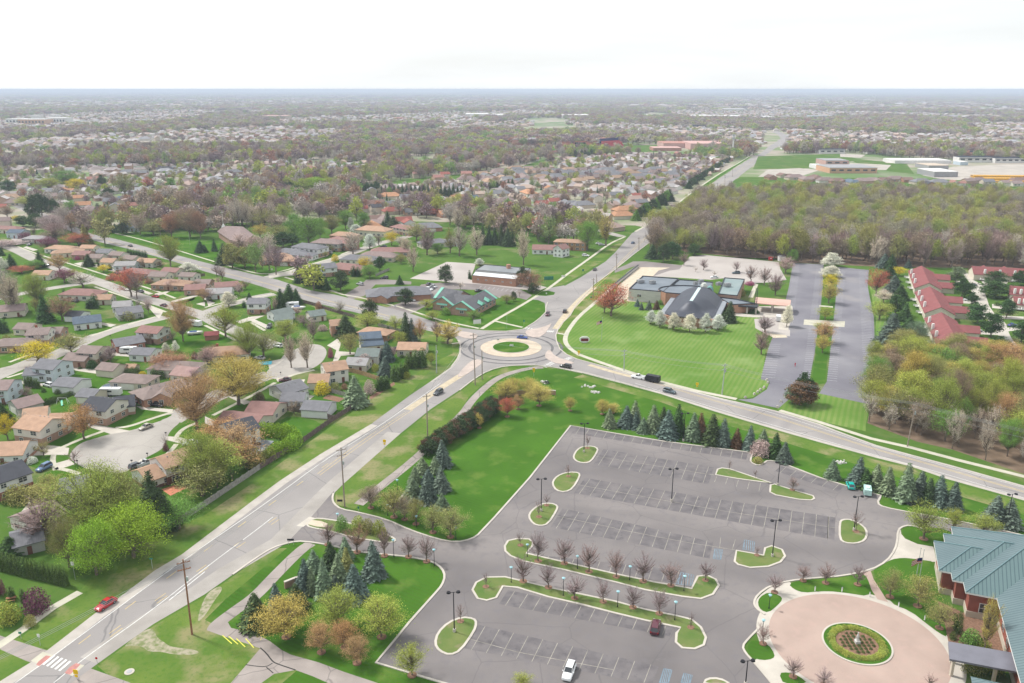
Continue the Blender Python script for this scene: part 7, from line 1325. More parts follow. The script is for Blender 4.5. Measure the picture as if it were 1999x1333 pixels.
for a in (('Z1',265,420,42,'tall twin lamp on the uppermost left car park island'), ('A2',855,218,5,'tall twin lamp on the second car park island'), ('A2',290,1003,742,'tall twin lamp on the large lower-left island'), ('Z1',1405,1062,632,'tall twin lamp standing among the middle stall rows'), ('A3',1025,512,275,'tall twin lamp on the island beside the blue hatching'), ('A3',850,1350,1188,'tall twin lamp beside the plaza walk at the bottom'), ('A4',226,342,120,'tall twin lamp on the rounded right island'), ('B3',1413,1190,985,'tall twin lamp on the wedge-shaped islands'), ('B3',595,805,562,'tall single lamp hidden among kerbside spruces'), ('A4',1215,325,105,'tall lamp beside two blue spruces at right edge')): lotlamp(*a)
def postlamp(t, x, yb, yt, lab='slender dark post lamp with pale teal lantern'):
    p = P(t, x, yb); o_ = TILE[t]; h = min(5.5, max(3.2, ht(p, o_[1]+yt/o_[2]))); r = thing('post_lamp', p, lab, 'lamp post', 'short lantern post lamps')
    o = MB(); o.tube((0,0,0), (0,0,h-.5), .075,.055,7); o.tube((0,0,0), (0,0,.5), .13,.1,7); o.build('lamp_pole', m_blk, r); o = MB(); o.tube((0,0,h-.5), (0,0,h-.05), .16,.34,8); o.tube((0,0,h-.05), (0,0,h+.12), .40,.10,8); o.build('lantern', m_lteal, r)
PLs = [('A2',300,398,320,'along the drive on the big lawn side'),('A2',160,572,463,'along the drive beside the lower lawn'),('A2',660,682,578,'on the lower car park median'),('A2',998,768,648,'on the lower car park median'),('A3',18,842,735,'on the lower car park median'),('A3',390,928,803,'on the lower car park median'),('A2',765,515,430,'on the upper car park median'),('A2',1090,592,505,'on the upper car park median'),('A3',97,667,572,'on the upper car park median'),('A3',450,738,635,'on the upper car park median'),
 ('A3',1003,850,758,'beside the brick turning circle'),('A3',960,1010,935,'beside the brick turning circle'),('A1',868,320,230,'along the drive at the entrance island'),('A1',1230,515,400,'along the drive beside the lower lawn'),('A1',1190,245,185,'along the drive on the big lawn side'),('A1',1253,80,10,'beside the trail'),('A2',45,320,255,'along the drive on the big lawn side')]
for t, x, yb, yt, w_ in PLs: postlamp(t, x, yb, yt, 'teal post lamp '+w_)
for t, x, y in (('A4',148,740),('A4',328,772),('A4',516,838),('A4',686,925),('A3',1302,735)):
    p = P(t, x, y); r = thing('bollard_light', p, 'short white bollard light beside the circle walk', 'bollard', 'bollards by the turning circle'); o = MB(); o.tube((0,0,0), (0,0,1.0), .13,.13,8); o.build('post', m_trim, r); o = MB(); o.tube((0,0,1.0), (0,0,1.15), .17,.10,8); o.build('cap', m_metal, r)
def sign(t, x, yb, yt, w, h, m, label, cat='sign', posts=1, shape='box', name='road_sign', face=0.0, backm=None):
    p = P(t, x, yb); o_ = TILE[t]; hh = max(1.0, ht(p, o_[1]+yt/o_[2])); r = thing(name, p, label, cat); r.rotation_euler[2] = face
    o = MB()
    for s in ((0,) if posts == 1 else (-w*.4, w*.4)): o.tube((s,.06,0), (s,.06,hh-.05), .045,.045,5)
    o.build('post', m_steel, r); o = MB()
    if shape == 'diamond': o.tube((0,-.02,hh-h/2), (0,.02,hh-h/2), w*.62, w*.62, 4)
    elif shape == 'oct': o.tube((0,-.02,hh-h/2), (0,.02,hh-h/2), w*.5, w*.5, 8)
    else: o.box((0,0,hh-h/2), (w,.06,h))
    o.build('panel', m, r); return r
m_yel = mat('sign_yellow', (.78,.50,.01), .5, var=.03); m_sgreen = mat('sign_green', (.05,.22,.15), .5); m_swhite = mat('sign_white', (.7,.7,.68), .5, var=.03); m_sred = mat('sign_red', (.45,.02,.02), .5)
def warn(t, x, yb, yt, lab):
    p = P(t, x, yb); o_ = TILE[t]; hh = max(2.2, ht(p, o_[1]+yt/o_[2])); r = thing('warning_sign', p, lab, 'sign', 'yellow warning signs'); r.rotation_euler[2] = -.2
    o = MB(); o.tube((0,.05,0), (0,.05,hh), .05,.05,5); o.build('post', m_steel, r)
    o = MB(); o.tube((0,-.03,hh-.55), (0,.03,hh-.55), .68,.68,4); o.box((0,0,hh-1.45), (.65,.05,.5)); o.build('panel', m_yel, r)
warn('B1', 1560, 790, 700, 'yellow diamond sign beside the boulevard shoulder'); warn('B2', 1465, 240, 205, 'yellow diamond sign beside the church sidewalk crossing'); warn('B3', 713, 345, 295, 'yellow diamond sign on the striped church lawn'); warn('A0', 500, 1310, 1248, 'yellow sign beside the lower crosswalk'); warn('F', 1042, 735, 718, 'pale yellow sign at the trail end by roundabout')
sign('A0', 490, 665, 545, .7, .9, m_swhite, 'pale street lamp-like sign on the yard side of the boulevard'); sign('A0', 992, 592, 520, .8, .35, m_sgreen, 'small green street name sign on the verge'); sign('A0', 262, 1092, 1015, .5, .7, m_swhite, 'small white sign near the crosswalk corner'); sign('A0', 138, 1050, 1000, .6, .5, m_sgreen, 'green sign where path meets the trail'); sign('A0', 632, 1205, 1165, .5, .5, m_sred, 'small red sign by the boulevard kerb', shape='oct')
sign('A1', 560, 435, 395, 1.6, .5, m_blk, 'low black sign with two posts at the entrance drive', posts=2); sign('A1', 880, 180, 140, 1.4, .6, m_blk, 'low black sign on the grass tip of the entrance', posts=2); sign('A1', 1000, 220, 185, .4, .6, m_sgreen, 'small dark sign beside the trail end')
sign('C2', 585, 955, 905, 3.6, 2.0, m_swhite, 'white office sign panel on the corner lawn', posts=2, face=.3); sign('C2', 1205, 560, 530, 5.5, 2.2, m_sgreen, 'wide dark-framed green sign beside the vacant field', posts=2, face=.2); sign('C2', 1332, 545, 520, 2.2, 1.1, m_swhite, 'small white sign beside the avenue sidewalk', posts=2); sign('C2', 1185, 692, 672, .6, .7, m_swhite, 'tiny white sign on the driveway island'); sign('C2', 990, 962, 908, .8, .9, m_sgreen, 'small green sign on the corner lawn triangle'); sign('C2', 842, 985, 860, .15, .1, m_steel, 'slim pale mast on the corner lawn triangle', name='mast', cat='mast')
sign('C2', 1572, 745, 705, .9, 1.1, m_sgreen, 'pale green back of sign on the avenue verge'); sign('C2', 1502, 512, 468, 1.2, 1.2, m_sgreen, 'green square sign beside the avenue'); sign('B2', 765, 120, 95, 1.0, .6, m_steel, 'small sign on posts at the roundabout apron', posts=2); sign('B2', 882, 165, 142, 1.6, .9, m_swhite, 'white sign in the middle of the roundabout grass', posts=2)
sign('C1', 582, 490, 462, .9, .9, m_swhite, 'white yard sign at the boulevard corner'); sign('C1', 1650, 800, 780, 1.3, .8, m_swhite, 'white sign by the office driveway', posts=2)
for x, y in ((1320,278),(1328,300),(1240,380),(1210,400),(1262,362),(1132,430),(1410,512),(1440,465),(1480,425),(1295,342)):
    p = P('B3', x, y); o = MB(); o.box((0,0,.35), (.95,.8,.75), x*.1, 0, .6); r = o.build('edge_boulder', m_conc, None, p); tag(r, 'painted white boulder lining the church exit kerb', 'boulder', 'white boulders at the church exit')
# church sign with red letters panel, flagpole with flag
r = thing('church_sign', P('B2', 1515, 128), 'white oval church sign with dark red panel on the striped lawn', 'sign'); o = MB(); o.tube((0,-.2,1.45), (0,.2,1.45), 1.45, 1.45, 20); o2 = [(v[0]*1.55, v[1], v[2]) for v in o.V]; o.V = o2; o.build('sign_frame', m_swhite, r); o = MB(); o.box((0,-.26,1.4), (3.1,.1,1.2)); o.build('panel', mat('sign_maroon', (.17,.02,.03), .5), r)
m_flag = mat('flag_red', (.42,.04,.05), .7); m_navy = mat('flag_navy', (.02,.03,.12), .7)
def flagpole(t, x, yb, yt, lab, flag=True, fz=.75):
    p = P(t, x, yb); o_ = TILE[t]; h = ht(p, o_[1]+yt/o_[2]); r = thing('flagpole', p, lab, 'flagpole'); o = MB(); o.tube((0,0,0), (0,0,h), .09,.05,7); o.tube((0,0,h), (0,0,h+.2), .12,.12,7); o.build('pole', m_steel, r)
    if flag:
        o = MB(); n = 10
        for i in range(n):
            z0 = h*fz; 
            for k in range(7):
                a_, b_ = i/n, (i+1)/n; y = lambda q: .22*math.sin(q*5); sag = lambda q: -.7*q
                m = 1 if (i < 4 and k > 2) else (0 if k % 2 == 0 else 2)
                o.face([(-.1-2.3*a_, y(a_), z0+k*.2+sag(a_)), (-.1-2.3*b_, y(b_), z0+k*.2+sag(b_)), (-.1-2.3*b_, y(b_), z0+k*.2+.2+sag(b_)), (-.1-2.3*a_, y(a_), z0+k*.2+.2+sag(a_))], m)
        o.build('flag', [m_flag, m_navy, m_trim], r)
flagpole('B2', 1663, 118, -90, 'flagpole with striped flag on the church lawn'); flagpole('A4', 655, 640, 468, 'flagpole with drooping striped flag beside the large building', fz=.5); flagpole('A4', 635, 630, 458, 'flagpole with dark flag beside the large building', False); flagpole('A4', 640, 770, 660, 'third flagpole with small flag beside the large building', False)
flagpole('C0', 1648, 260, 150, 'white flagpole on the fan-roofed hall lawn', False); flagpole('C0', 1402, 235, 155, 'street light mast on the hall lawn', False)
# fountain / statue in the rose bed
r = thing('garden_statue', PC, 'grey stone figure on plinth in the middle of the rose bed', 'statue'); o = MB(); o.box((0,0,.4), (.9,.9,.8)); o.box((0,0,.9), (.6,.6,.3)); o.build('plinth', m_stone, r); o = MB(); o.tube((0,0,1.0), (0,0,2.0), .28,.20,8); o.tube((0,0,2.0), (0,0,2.35), .20,.12,8); o.tube((0,0,2.38), (0,0,2.62), .12,.10,8); o.tube((.15,0,1.9), (.45,0,1.4), .07,.05,6); o.tube((-.15,0,1.9), (-.45,0,1.4), .07,.05,6); o.build('figure', m_stone, r)
# manhole, culvert stones, benches, bins, pools, swings
o = MB(); o.tube((0,0,0), (0,0,.12), .9,.9,16); o.tube((0,0,.12), (0,0,.16), .5,.5,16, 1); r = o.build('manhole_cover', [m_conc, m_metal], None, P('A0', 842, 1262)); tag(r, 'round manhole with concrete collar on the lower grass', 'manhole')
for t, x, y, s, lab in (('B2',1160,470,3.2,'grey rock pile at the culvert mouth by the slope'), ('B2',1575,510,4.0,'pale concrete apron of the drainage channel'), ('B2',1615,560,2.0,'small rock pile at the end of the drainage channel'), ('B4',195,990,2.2,'pale rock heap beside spruce and verge')):
    p = P(t, x, y); o = MB(); rr = random.Random(int(x))
    for i in range(14): o.box((rr.gauss(0,s*.4), rr.gauss(0,s*.3), .2), (rr.uniform(.4,.9),)*2+(rr.uniform(.3,.6),), rr.random()*3, 0, .6)
    tag(o.build('rock_pile', m_stone, None, p), lab, 'rocks')
def bench(t, x, y, rz, lab, m):
    r = thing('picnic_bench', P(t, x, y), lab, 'bench'); r.rotation_euler[2] = rz; o = MB(); o.box((0,0,.74), (1.9,.75,.06)); o.build('table_top', m, r)
    for s in (-1, 1):
        o = MB(); o.box((0,s*.75,.45), (1.9,.28,.05)); o.build('seat', m, r); o = MB(); o.tube((s*.7,-.75,0), (s*.7,.3,.72), .05,.05,4); o.tube((s*.7,.75,0), (s*.7,-.3,.72), .05,.05,4); o.build('leg', m, r)
bench('A4', 595, 178, .4, 'dark picnic bench on mulch below the spruces', m_blk); bench('B2', 1185, 480, .5, 'small dark bench beside the culvert rocks', m_blk); bench('A0', 75, 797, .3, 'reddish wooden bench on the pale garden patch', m_poleb)
r = thing('round_pool', P('B0', 970, 262), 'round above-ground pool with white rim behind the camper', 'pool'); o = MB(); o.tube((0,0,0), (0,0,1.25), 3.2,3.2,28, 0, False); o.tube((0,0,1.25), (0,0,1.3), 3.4,3.4,28,0,False); o.build('pool_wall', m_trim, r); o = MB(); o.face([(3.15*math.cos(a*.2244), 3.15*math.sin(a*.2244), 1.1) for a in range(28)]); o.build('pool_cover', mat('pool_cover', (.10,.13,.18), .5), r)
r = thing('swing_set', P('B0', 540, 395), 'green slide and swing frame on the lawn beside the clipped hedge', 'play set'); o = MB(); o.tube((-2,0,0),(-1.5,.4,2.2),.06,.06,5); o.tube((-1,.9,0),(-1.5,.4,2.2),.06,.06,5); o.tube((2,0,0),(1.5,.4,2.2),.06,.06,5); o.tube((2.2,.9,0),(1.5,.4,2.2),.06,.06,5); o.tube((-1.5,.4,2.2),(1.5,.4,2.2),.06,.06,5); o.build('swing_frame', m_trim, r); o = MB(); o.box((.4,-.8,.7), (.6,2.6,.12), .5); o.V = [(v[0], v[1], v[2]+(v[1]+.8)*.45+.1) for v in o.V]; o.build('slide', mat('slide_green', (.02,.42,.26), .4), r)
o = MB(); p = P('C1', 520, 1285); r = thing('basketball_pad', p, 'bright turquoise paddling mat on the driveway of second cul-de-sac', 'mat'); o.box((0,0,.12), (5.2,3.6,.2), .2); o.build('mat_top', mat('turquoise_tarp', (.05,.50,.66), .5), r)
def mailbox(t, x, y, lab='dark mailbox on a post beside the street'):
    r = thing('mailbox', P(t, x, y), lab, 'mailbox', 'mailboxes by the kerb'); o = MB(); o.box((0,0,.5), (.12,.12,1.0)); o.build('post', m_pole, r); o = MB(); o.box((0,0,1.12), (.55,.26,.28)); o.build('letter_box', m_blk, r)
for t, x, y in (('B0',1280,850),('B0',1440,670),('B1',658,142),('B0',1145,912),('B0',672,915),('C0',958,1060),('C0',1435,730),('C0',1695,480)): mailbox(t, x, y)
# ================================================================= PERSON
def person(p, lab, shirt, legs, rz=0):
    r = bpy.data.objects.new('person', None)
    vs = [(0,0,.96),(0,0,1.18),(0,0,1.42),(0,0,1.52),(0,.0,1.66),(.10,0,.92),(.11,.04,.50),(.11,-.02,.07),(.11,.12,.04),(-.10,0,.92),(-.11,-.08,.50),(-.11,-.18,.08),(-.11,-.04,.04),(.19,0,1.40),(.25,-.02,1.12),(.26,.10,.90),(-.19,0,1.40),(-.25,.02,1.12),(-.26,.14,.92)]
    es = [(0,1),(1,2),(2,3),(3,4),(0,5),(5,6),(6,7),(7,8),(0,9),(9,10),(10,11),(11,12),(2,13),(13,14),(14,15),(2,16),(16,17),(17,18)]
    rad_ = [.15,.14,.15,.06,.105,.10,.07,.05,.045,.10,.07,.05,.045,.065,.05,.035,.065,.05,.035]
    me = bpy.data.meshes.new('person'); me.from_pydata(vs, es, []); o = base_obj('person', me, None, p); o.rotation_euler[2] = rz
    bpy.context.view_layer.objects.active = o; bpy.ops.mesh.customdata_skin_add()
    o.modifiers.new('skin', 'SKIN')
    for i, v in enumerate(me.skin_vertices[0].data): v.radius = (rad_[i], rad_[i]); v.use_root = i == 0
    o.modifiers.new('sub', 'SUBSURF').levels = 1; me.materials.append(shirt); tag(o, lab, 'person'); return o
pp = person(P('B3', 1563, 158), 'person in red clothes walking across the church car park', mat('red_clothes', (.50,.02,.04), .8), None, .3)
# ================================================================= VEHICLES
def objpaint(name, rough=.25, spec=.6):
    m, t, b = base_mat(name); oi = nn(t, 'ShaderNodeObjectInfo'); t.links.new(oi.outputs['Color'], b.inputs['Base Color']); b.inputs['Roughness'].default_value = rough; b.inputs['Specular IOR Level'].default_value = spec
    b.inputs['Coat Weight'].default_value = .4; MATS[name] = m; return m
m_paint = objpaint('car_paint'); m_cg = mat('car_glass', (.03,.035,.04), .08, spec=.7); m_tyre = mat('tyre', (.025,.025,.026), .9); m_rim = mat('rim', (.35,.35,.36), .35, metal=.6); m_lamp = mat('headlight', (.7,.72,.74), .2); m_tail = mat('taillight', (.40,.01,.01), .3)
def loft(st, name, m, nseg=10):
    """st: (x, half width, z bottom, z shoulder, z top, top half width) stations from front to back"""
    V = []; F = []
    for x, hw, z0, z1, z2, tw in st:
        V += [(x,-hw*.93,z0),(x,-hw,z0+.18),(x,-hw,z1),(x,-tw,z2),(x,0,z2+.03),(x,tw,z2),(x,hw,z1),(x,hw,z0+.18),(x,hw*.93,z0)]
    n = 9
    for i in range(len(st)-1):
        for k in range(n-1): a = i*n+k; F.append([a, a+1, a+n+1, a+n])
    F.append(list(range(n))[::-1]); F.append([(len(st)-1)*n+k for k in range(n)])
    me = bpy.data.meshes.new(name); me.from_pydata(V, [], F); me.materials.append(m); me.polygons.foreach_set('use_smooth', [len(f) == 4 for f in F]); return me
def carset(kind):
    L_ = dict(sedan=4.7, suv=4.75, pickup=5.7, van=5.0, hatch=4.1)[kind]; h = L_/2; w = .93; P_ = {}
    sh = {'sedan': .90, 'suv': 1.02, 'pickup': 1.08, 'van': 1.05, 'hatch': .95}[kind]; rf = {'sedan': 1.44, 'suv': 1.70, 'pickup': 1.85, 'van': 1.9, 'hatch': 1.5}[kind]
    body = [(h,.62*w,.30,.52,.60,.5*w),(h-.12,.92*w,.22,.60,sh-.22,.8*w),(h-.6,w,.20,.70,sh-.10,.84*w),(h*.45,w,.20,.78,sh,.86*w),(0,w,.20,.80,sh+.02,.88*w),(-h*.5,w,.20,.80,sh+.02,.88*w),(-h+.45,w,.22,.80,sh,.86*w),(-h+.08,.95*w,.26,.72,sh-.06,.82*w),(-h,.85*w,.34,.6,sh-.22,.7*w)]
    P_['body'] = loft(body, 'body', m_paint)
    g = {'sedan': (h*.36, h*.02, -h*.42, -h*.80), 'suv': (h*.42, h*.10, -h*.80, -h*.97), 'pickup': (h*.36, h*.12, -h*.10, -h*.18), 'van': (h*.62, h*.38, -h*.88, -h*.98), 'hatch': (h*.45, h*.1, -h*.62, -h*.95)}[kind]
    a, b, c, d = g; V = []; 
    for x, y, z in ((a,.84*w,sh-.02),(b,.68*w,rf-.05),(c,.68*w,rf-.05),(d,.82*w,sh-.02)): V += [(x,-y,z),(x,y,z)]
    F = [[0,1,3,2],[2,3,5,4],[4,5,7,6],[0,2,4,6],[1,7,5,3]]
    me = bpy.data.meshes.new('windows'); me.from_pydata(V, [], F); me.materials.append(m_cg); P_['windows'] = me
    o = MB(); o.box(((b+c)/2,0,rf), (abs(b-c)+.12,1.36*w+.06,.09), 0, 0, .93)
    for s in (-1, 1):
        o.tube((a,s*.84*w,sh), (b,s*.69*w,rf), .04,.04,4); o.tube((c,s*.69*w,rf), (d,s*.83*w,sh), .05,.05,4); o.tube(((b+c)/2,s*.70*w,rf), ((b+c)/2-.05,s*.88*w,sh), .045,.045,4)
        o.box((a-.25, s*(w+.1), sh+.06), (.16,.16,.13))
    if kind == 'pickup':
        for s in (-1,1): o.box(((-h+d)/2-.1, s*.86*w, sh+.16), (h*.78, .09, .34))
        o.box((-h+.1,0,sh+.16), (.09,1.7*w,.34))
    me = bpy.data.meshes.new('roof'); me.from_pydata(o.V, [], o.F); me.materials.append(m_paint); P_['roof'] = me
    wh = MB(); wh.tube((0,-.12,0), (0,.12,0), .34,.34,14); P_['wheel'] = bpy.data.meshes.new('wheel'); P_['wheel'].from_pydata(wh.V, [], wh.F); P_['wheel'].materials.append(m_tyre)
    wh = MB(); wh.tube((0,-.135,0), (0,.135,0), .20,.20,10); P_['rim'] = bpy.data.meshes.new('rim'); P_['rim'].from_pydata(wh.V, [], wh.F); P_['rim'].materials.append(m_rim)
    P_['headlight'] = box_mesh('headlight', (.10,.36,.14), m_lamp); P_['taillight'] = box_mesh('taillight', (.08,.28,.22), m_tail)
    P_['_'] = (h, w, sh); return P_
CARS = {k: carset(k) for k in ('sedan','suv','pickup','van','hatch')}
CCOL = dict(red=(.42,.015,.02), white=(.74,.75,.76), black=(.018,.018,.022), dark=(.06,.065,.075), blue=(.025,.07,.28), lblue=(.10,.17,.30), silver=(.42,.43,.44), beige=(.40,.37,.31), maroon=(.085,.012,.025), grey=(.2,.21,.22), teal=(.01,.42,.36), slate=(.06,.09,.11))
def car(t, x, y, dx, dy, kind, col, label, grp='cars', name=None):
    p = P(t, x, y); q = P(t, x+dx, y+dy); d = q-p; rz = math.atan2(d.y, d.x); S_ = CARS[kind]; h, w, sh = S_['_']
    r = thing(name or {'sedan':'car','suv':'car','hatch':'car','pickup':'pickup_truck','van':'van'}[kind], Vector((p.x, p.y, .05)), label, {'pickup':'pickup truck','van':'van'}.get(kind,'car'), grp); r.rotation_euler[2] = rz
    def add(n, loc=(0,0,0), rzz=0, par=None):
        o = bpy.data.objects.new(n, S_[n]); C.objects.link(o); o.parent = par or r; o.location = loc; o.rotation_euler[2] = rzz; o.color = CCOL[col]+(1,); return o
    add('body'); add('windows'); add('roof')
    for sx in (.62, -.60):
        for sy in (-1, 1): wh = add('wheel', (h*sx, sy*(w-.08), .34)); add('rim', (0,0,0), 0, wh)
    for sy in (-1, 1): add('headlight', (h-.10, sy*w*.62, sh-.30)); add('taillight', (-h+.04, sy*w*.70, sh-.22))
    return r
RD = 'cars on the road'; PK = 'parked cars'
for a in (('A0',690,835,-120,78,'sedan','red','red car at the boulevard edge beside the verge',RD),('A2',1036,1275,-30,80,'suv','white','white car in the lower car park stalls',PK),('A3',265,985,12,-60,'suv','maroon','dark maroon car parked under the lower median',PK),
 ('B4',270,1205,-20,-40,'hatch','teal','bright teal hatchback at the end of kerb stalls',PK),('B3',205,262,-60,-12,'pickup','white','white pickup towing a black trailer',RD),('B3',475,385,60,15,'suv','slate','dark green-grey car heading right below the church lawn',RD),
 ('B2',1350,345,-60,-10,'suv','black','black car leaving the roundabout to the right',RD),('B2',247,572,-50,30,'suv','dark','dark car on the boulevard below the roundabout',RD),('B2',976,92,40,3,'sedan','blue','blue car circling the roundabout',RD),
 ('C2',1195,868,-12,30,'suv','maroon','maroon car approaching the roundabout',RD),('C2',1345,842,10,-25,'suv','black','black car leaving up the avenue',RD),('C2',1605,478,20,-18,'sedan','dark','dark car further up the avenue',RD),('C3',157,245,20,-14,'sedan','lblue','small blue car on the avenue past the church drive',RD),('C3',340,116,20,-12,'sedan','white','white car on the avenue beside the wood corner',RD),
 ('C0',1130,272,-30,-8,'sedan','dark','dark car on the northwest boulevard',RD),('B0',1232,388,50,8,'suv','maroon','red-maroon car parked by the dark-roofed split-level',PK),('B0',1358,412,60,8,'pickup','black','black pickup parked below the brick ranch',PK),('B0',1265,605,-50,20,'sedan','beige','beige sedan parked on the cul-de-sac',PK),('B0',1650,745,-50,8,'sedan','white','white sedan in the cul-de-sac side drive',PK),
 ('B0',385,960,-60,30,'suv','lblue','blue-grey minivan in the driveway of the charcoal-roofed house',PK),('B0',1190,945,40,-16,'suv','dark','dark car behind the orange-roofed two-storey',PK),('B0',1265,925,30,-14,'pickup','silver','silver pickup behind the orange-roofed two-storey',PK),('B0',420,240,-40,-10,'suv','white','white car beside the arborvitae clump and garage',PK),('B0',125,310,-30,-10,'suv','white','white car beside the edge-cut pale house',PK),
 ('C0',1348,712,-30,-6,'sedan','red','red car parked on the middle street',PK),('C0',1420,790,-40,-10,'sedan','maroon','maroon car parked by the street corner',PK),('C0',1220,668,-30,-8,'sedan','dark','dark car parked beside the red-budded tree',PK),('C0',965,1182,-30,-8,'sedan','black','black car in front of the camper and garage',PK),('C0',255,262,-30,10,'sedan','dark','dark car near the purple tree driveway',PK),('C0',1015,508,-20,-6,'sedan','dark','dark car behind the pale grey house',PK),('C0',650,752,-20,-4,'suv','dark','dark car beside the dull red hip-roofed house',PK),('C0',1000,460,-20,-6,'suv','white','white car beside a crowded driveway',PK),('C0',420,440,-30,10,'sedan','dark','dark car near the conical evergreen by the street',PK),
 ('C1',135,968,-20,-6,'suv','white','white car beside the spreading street tree',PK),('C1',630,1142,-30,-6,'suv','white','white car in front of the bare cul-de-sac trees',PK),('C1',475,1248,-30,-4,'sedan','silver','silver sedan near the turquoise mat',PK),('C1',1650,1178,-30,2,'suv','dark','dark car left of two behind the roundabout house',PK),('C1',1715,1172,-30,2,'pickup','black','black pickup right of two behind the roundabout house',PK),('C1',1345,605,-30,-6,'suv','silver','silver car on the grey office drive',PK),('C1',1557,552,-30,0,'suv','black','black car behind the grey office',PK),('C1',1080,332,-30,-4,'suv','silver','silver car in front of the brick garages',PK),('C1',560,975,-20,20,'suv','dark','dark car in drive below the white wing house',PK),('C1',1550,275,-20,0,'sedan','dark','dark car outside the northern gardens',PK),
 ('B1',697,195,-50,4,'sedan','maroon','dark red car near the cul-de-sac driveway',PK),('B1',1318,92,-40,-10,'sedan','blue','blue car beside the two-storey tan house',PK),('B1',832,418,-30,-4,'suv','white','white car next to the garage between fences',PK),('B1',790,436,-40,-6,'sedan','slate','dark car behind the long brown side fence',PK),('A0',235,158,-60,26,'sedan','black','black car under the bare tree by the hidden house',PK),
 ('C2',595,662,30,-8,'sedan','black','black car alone behind the teal-edged office',PK),('C2',170,605,20,-6,'sedan','dark','dark car at the back of the office lot',PK),('C2',1525,356,30,2,'suv','white','white car in the farmhouse driveway',PK),('C2',1350,345,-20,0,'suv','white','white car beside the farmhouse',PK),('C2',1640,252,20,0,'sedan','white','white car beyond the timber-brown house',PK),('C2',1665,262,20,0,'sedan','silver','silver car beyond the timber-brown house',PK),
 ('C3',1052,508,-20,0,'suv','slate','dark blue car in the upper church lot',PK),('C3',1168,510,-20,0,'suv','white','white car in the upper church lot',PK),('C3',862,545,-20,0,'sedan','white','white car behind the flat church roofs',PK),('C4',1240,738,30,2,'sedan','white','white car in the townhouse drive beside a pine',PK),('C4',1365,1008,30,2,'suv','silver','silver car in the lower townhouse drive',PK),('C4',1675,962,30,-4,'sedan','blue','bright blue car beside the right townhouses',PK),('C4',1330,612,-20,0,'sedan','grey','grey car on the townhouse lane',PK)): car(*a)
cols = ['white','dark','grey','silver','maroon','maroon','red','white','white','dark','silver']
for i in range(11): car('C2', 18+i*19, 742-i*11.5, 16, 4, 'suv' if i % 3 else 'sedan', cols[i], 'parked car in the packed row beside the grey-roofed office', PK)
for i, (x, y, c_) in enumerate(((60,172,'dark'),(1100,500,'grey'))): pass
# towed trailer, campers, boat, cart
def boxcar(name, t, x, y, dx, dy, L_, w, h, m, lab, cat, z0=.5, win=False):
    p = P(t, x, y); q = P(t, x+dx, y+dy); r = thing(name, p, lab, cat); d = q-p; r.rotation_euler[2] = math.atan2(d.y, d.x); o = MB(); o.box((0,0,z0+h/2), (L_,w,h), 0, 0, .97); o.box((L_/2+.2,0,z0+h*.35), (.45,w*.8,h*.55), 0, 0, .8); o.build('body', m, r)
    for s in (-1,1):
        for e in (-.5,.5): o = MB(); o.tube((e,s*(w/2-.2),.33), (e,s*(w/2+.02),.33), .33,.33,12); o.build('wheel', m_tyre, r)
    if win:
        for s in (-1,1): o = MB(); o.box((.4,s*(w/2+.02),z0+h*.62), (L_*.35,.04,h*.25)); o.build('window', m_cg, r)
        o = MB(); o.box((0,0,z0+h+.12), (1.1,.9,.28)); o.build('roof_vent', m_trim, r)
boxcar('cargo_trailer', 'B3', 332, 290, -60, -12, 5.2, 2.2, 2.1, mat('trailer_black', (.03,.03,.035), .4), 'black enclosed trailer behind the white pickup', 'trailer')
boxcar('camper_trailer', 'B0', 965, 318, -60, 0, 7.5, 2.4, 2.3, mat('camper_white', (.66,.67,.68), .4, var=.05), 'white camper trailer beside the round pool', 'camper', win=True); boxcar('camper_trailer', 'C0', 1120, 1195, -60, 0, 6.5, 2.4, 2.2, MATS['camper_white'], 'pale camper trailer beside the white double garage', 'camper', win=True)
boxcar('camper_trailer', 'C0', 1690, 960, -60, -8, 7, 2.4, 2.2, MATS['camper_white'], 'white camper trailer behind the big budding tree', 'camper', win=True); boxcar('camper_trailer', 'C1', 760, 800, -60, 4, 6.5, 2.4, 2.2, MATS['camper_white'], 'white camper beside the boat garden', 'camper', win=True)
boxcar('service_van', 'B4', 415, 1265, -10, -60, 3.6, 1.9, 1.5, mat('pale_teal_body', (.42,.62,.58), .4), 'small pale teal van beside the bright teal hatchback', 'van', win=True)
boxcar('minibus', 'C3', 1418, 915, 0, -60, 4.5, 2.0, 2.1, MATS['camper_white'], 'small white van beside the church canopy', 'van', win=True)
for t, x, y, rz, lab in (('C0',1690,1035,.3,'white covered boat on trailer beneath the big budding tree'), ('C1',810,815,.1,'white boat with blue cover in the boat garden')):
    r = thing('boat', P(t, x, y), lab, 'boat'); r.rotation_euler[2] = rz
    st = [(3.6,.05,.9,1.3,1.4,.03),(2.6,.7,.6,1.3,1.42,.5),(1,1.1,.5,1.25,1.42,.9),(-1.5,1.15,.5,1.2,1.42,1.0),(-3.2,1.1,.6,1.2,1.40,.95)]; me = loft(st, 'hull', m_trim); o = base_obj('hull', me, r); o = MB(); o.box((-.6,0,1.55), (3.4,1.6,.35), 0, 0, .7); o.build('cover', mat('boat_cover', (.05,.12,.3), .6), r); o = MB(); o.box((0,0,.35), (5.5,.3,.15)); o.tube((-1,-1,.3), (-1,1,.3), .3,.3,10); o.build('trailer_frame', m_metal, r)
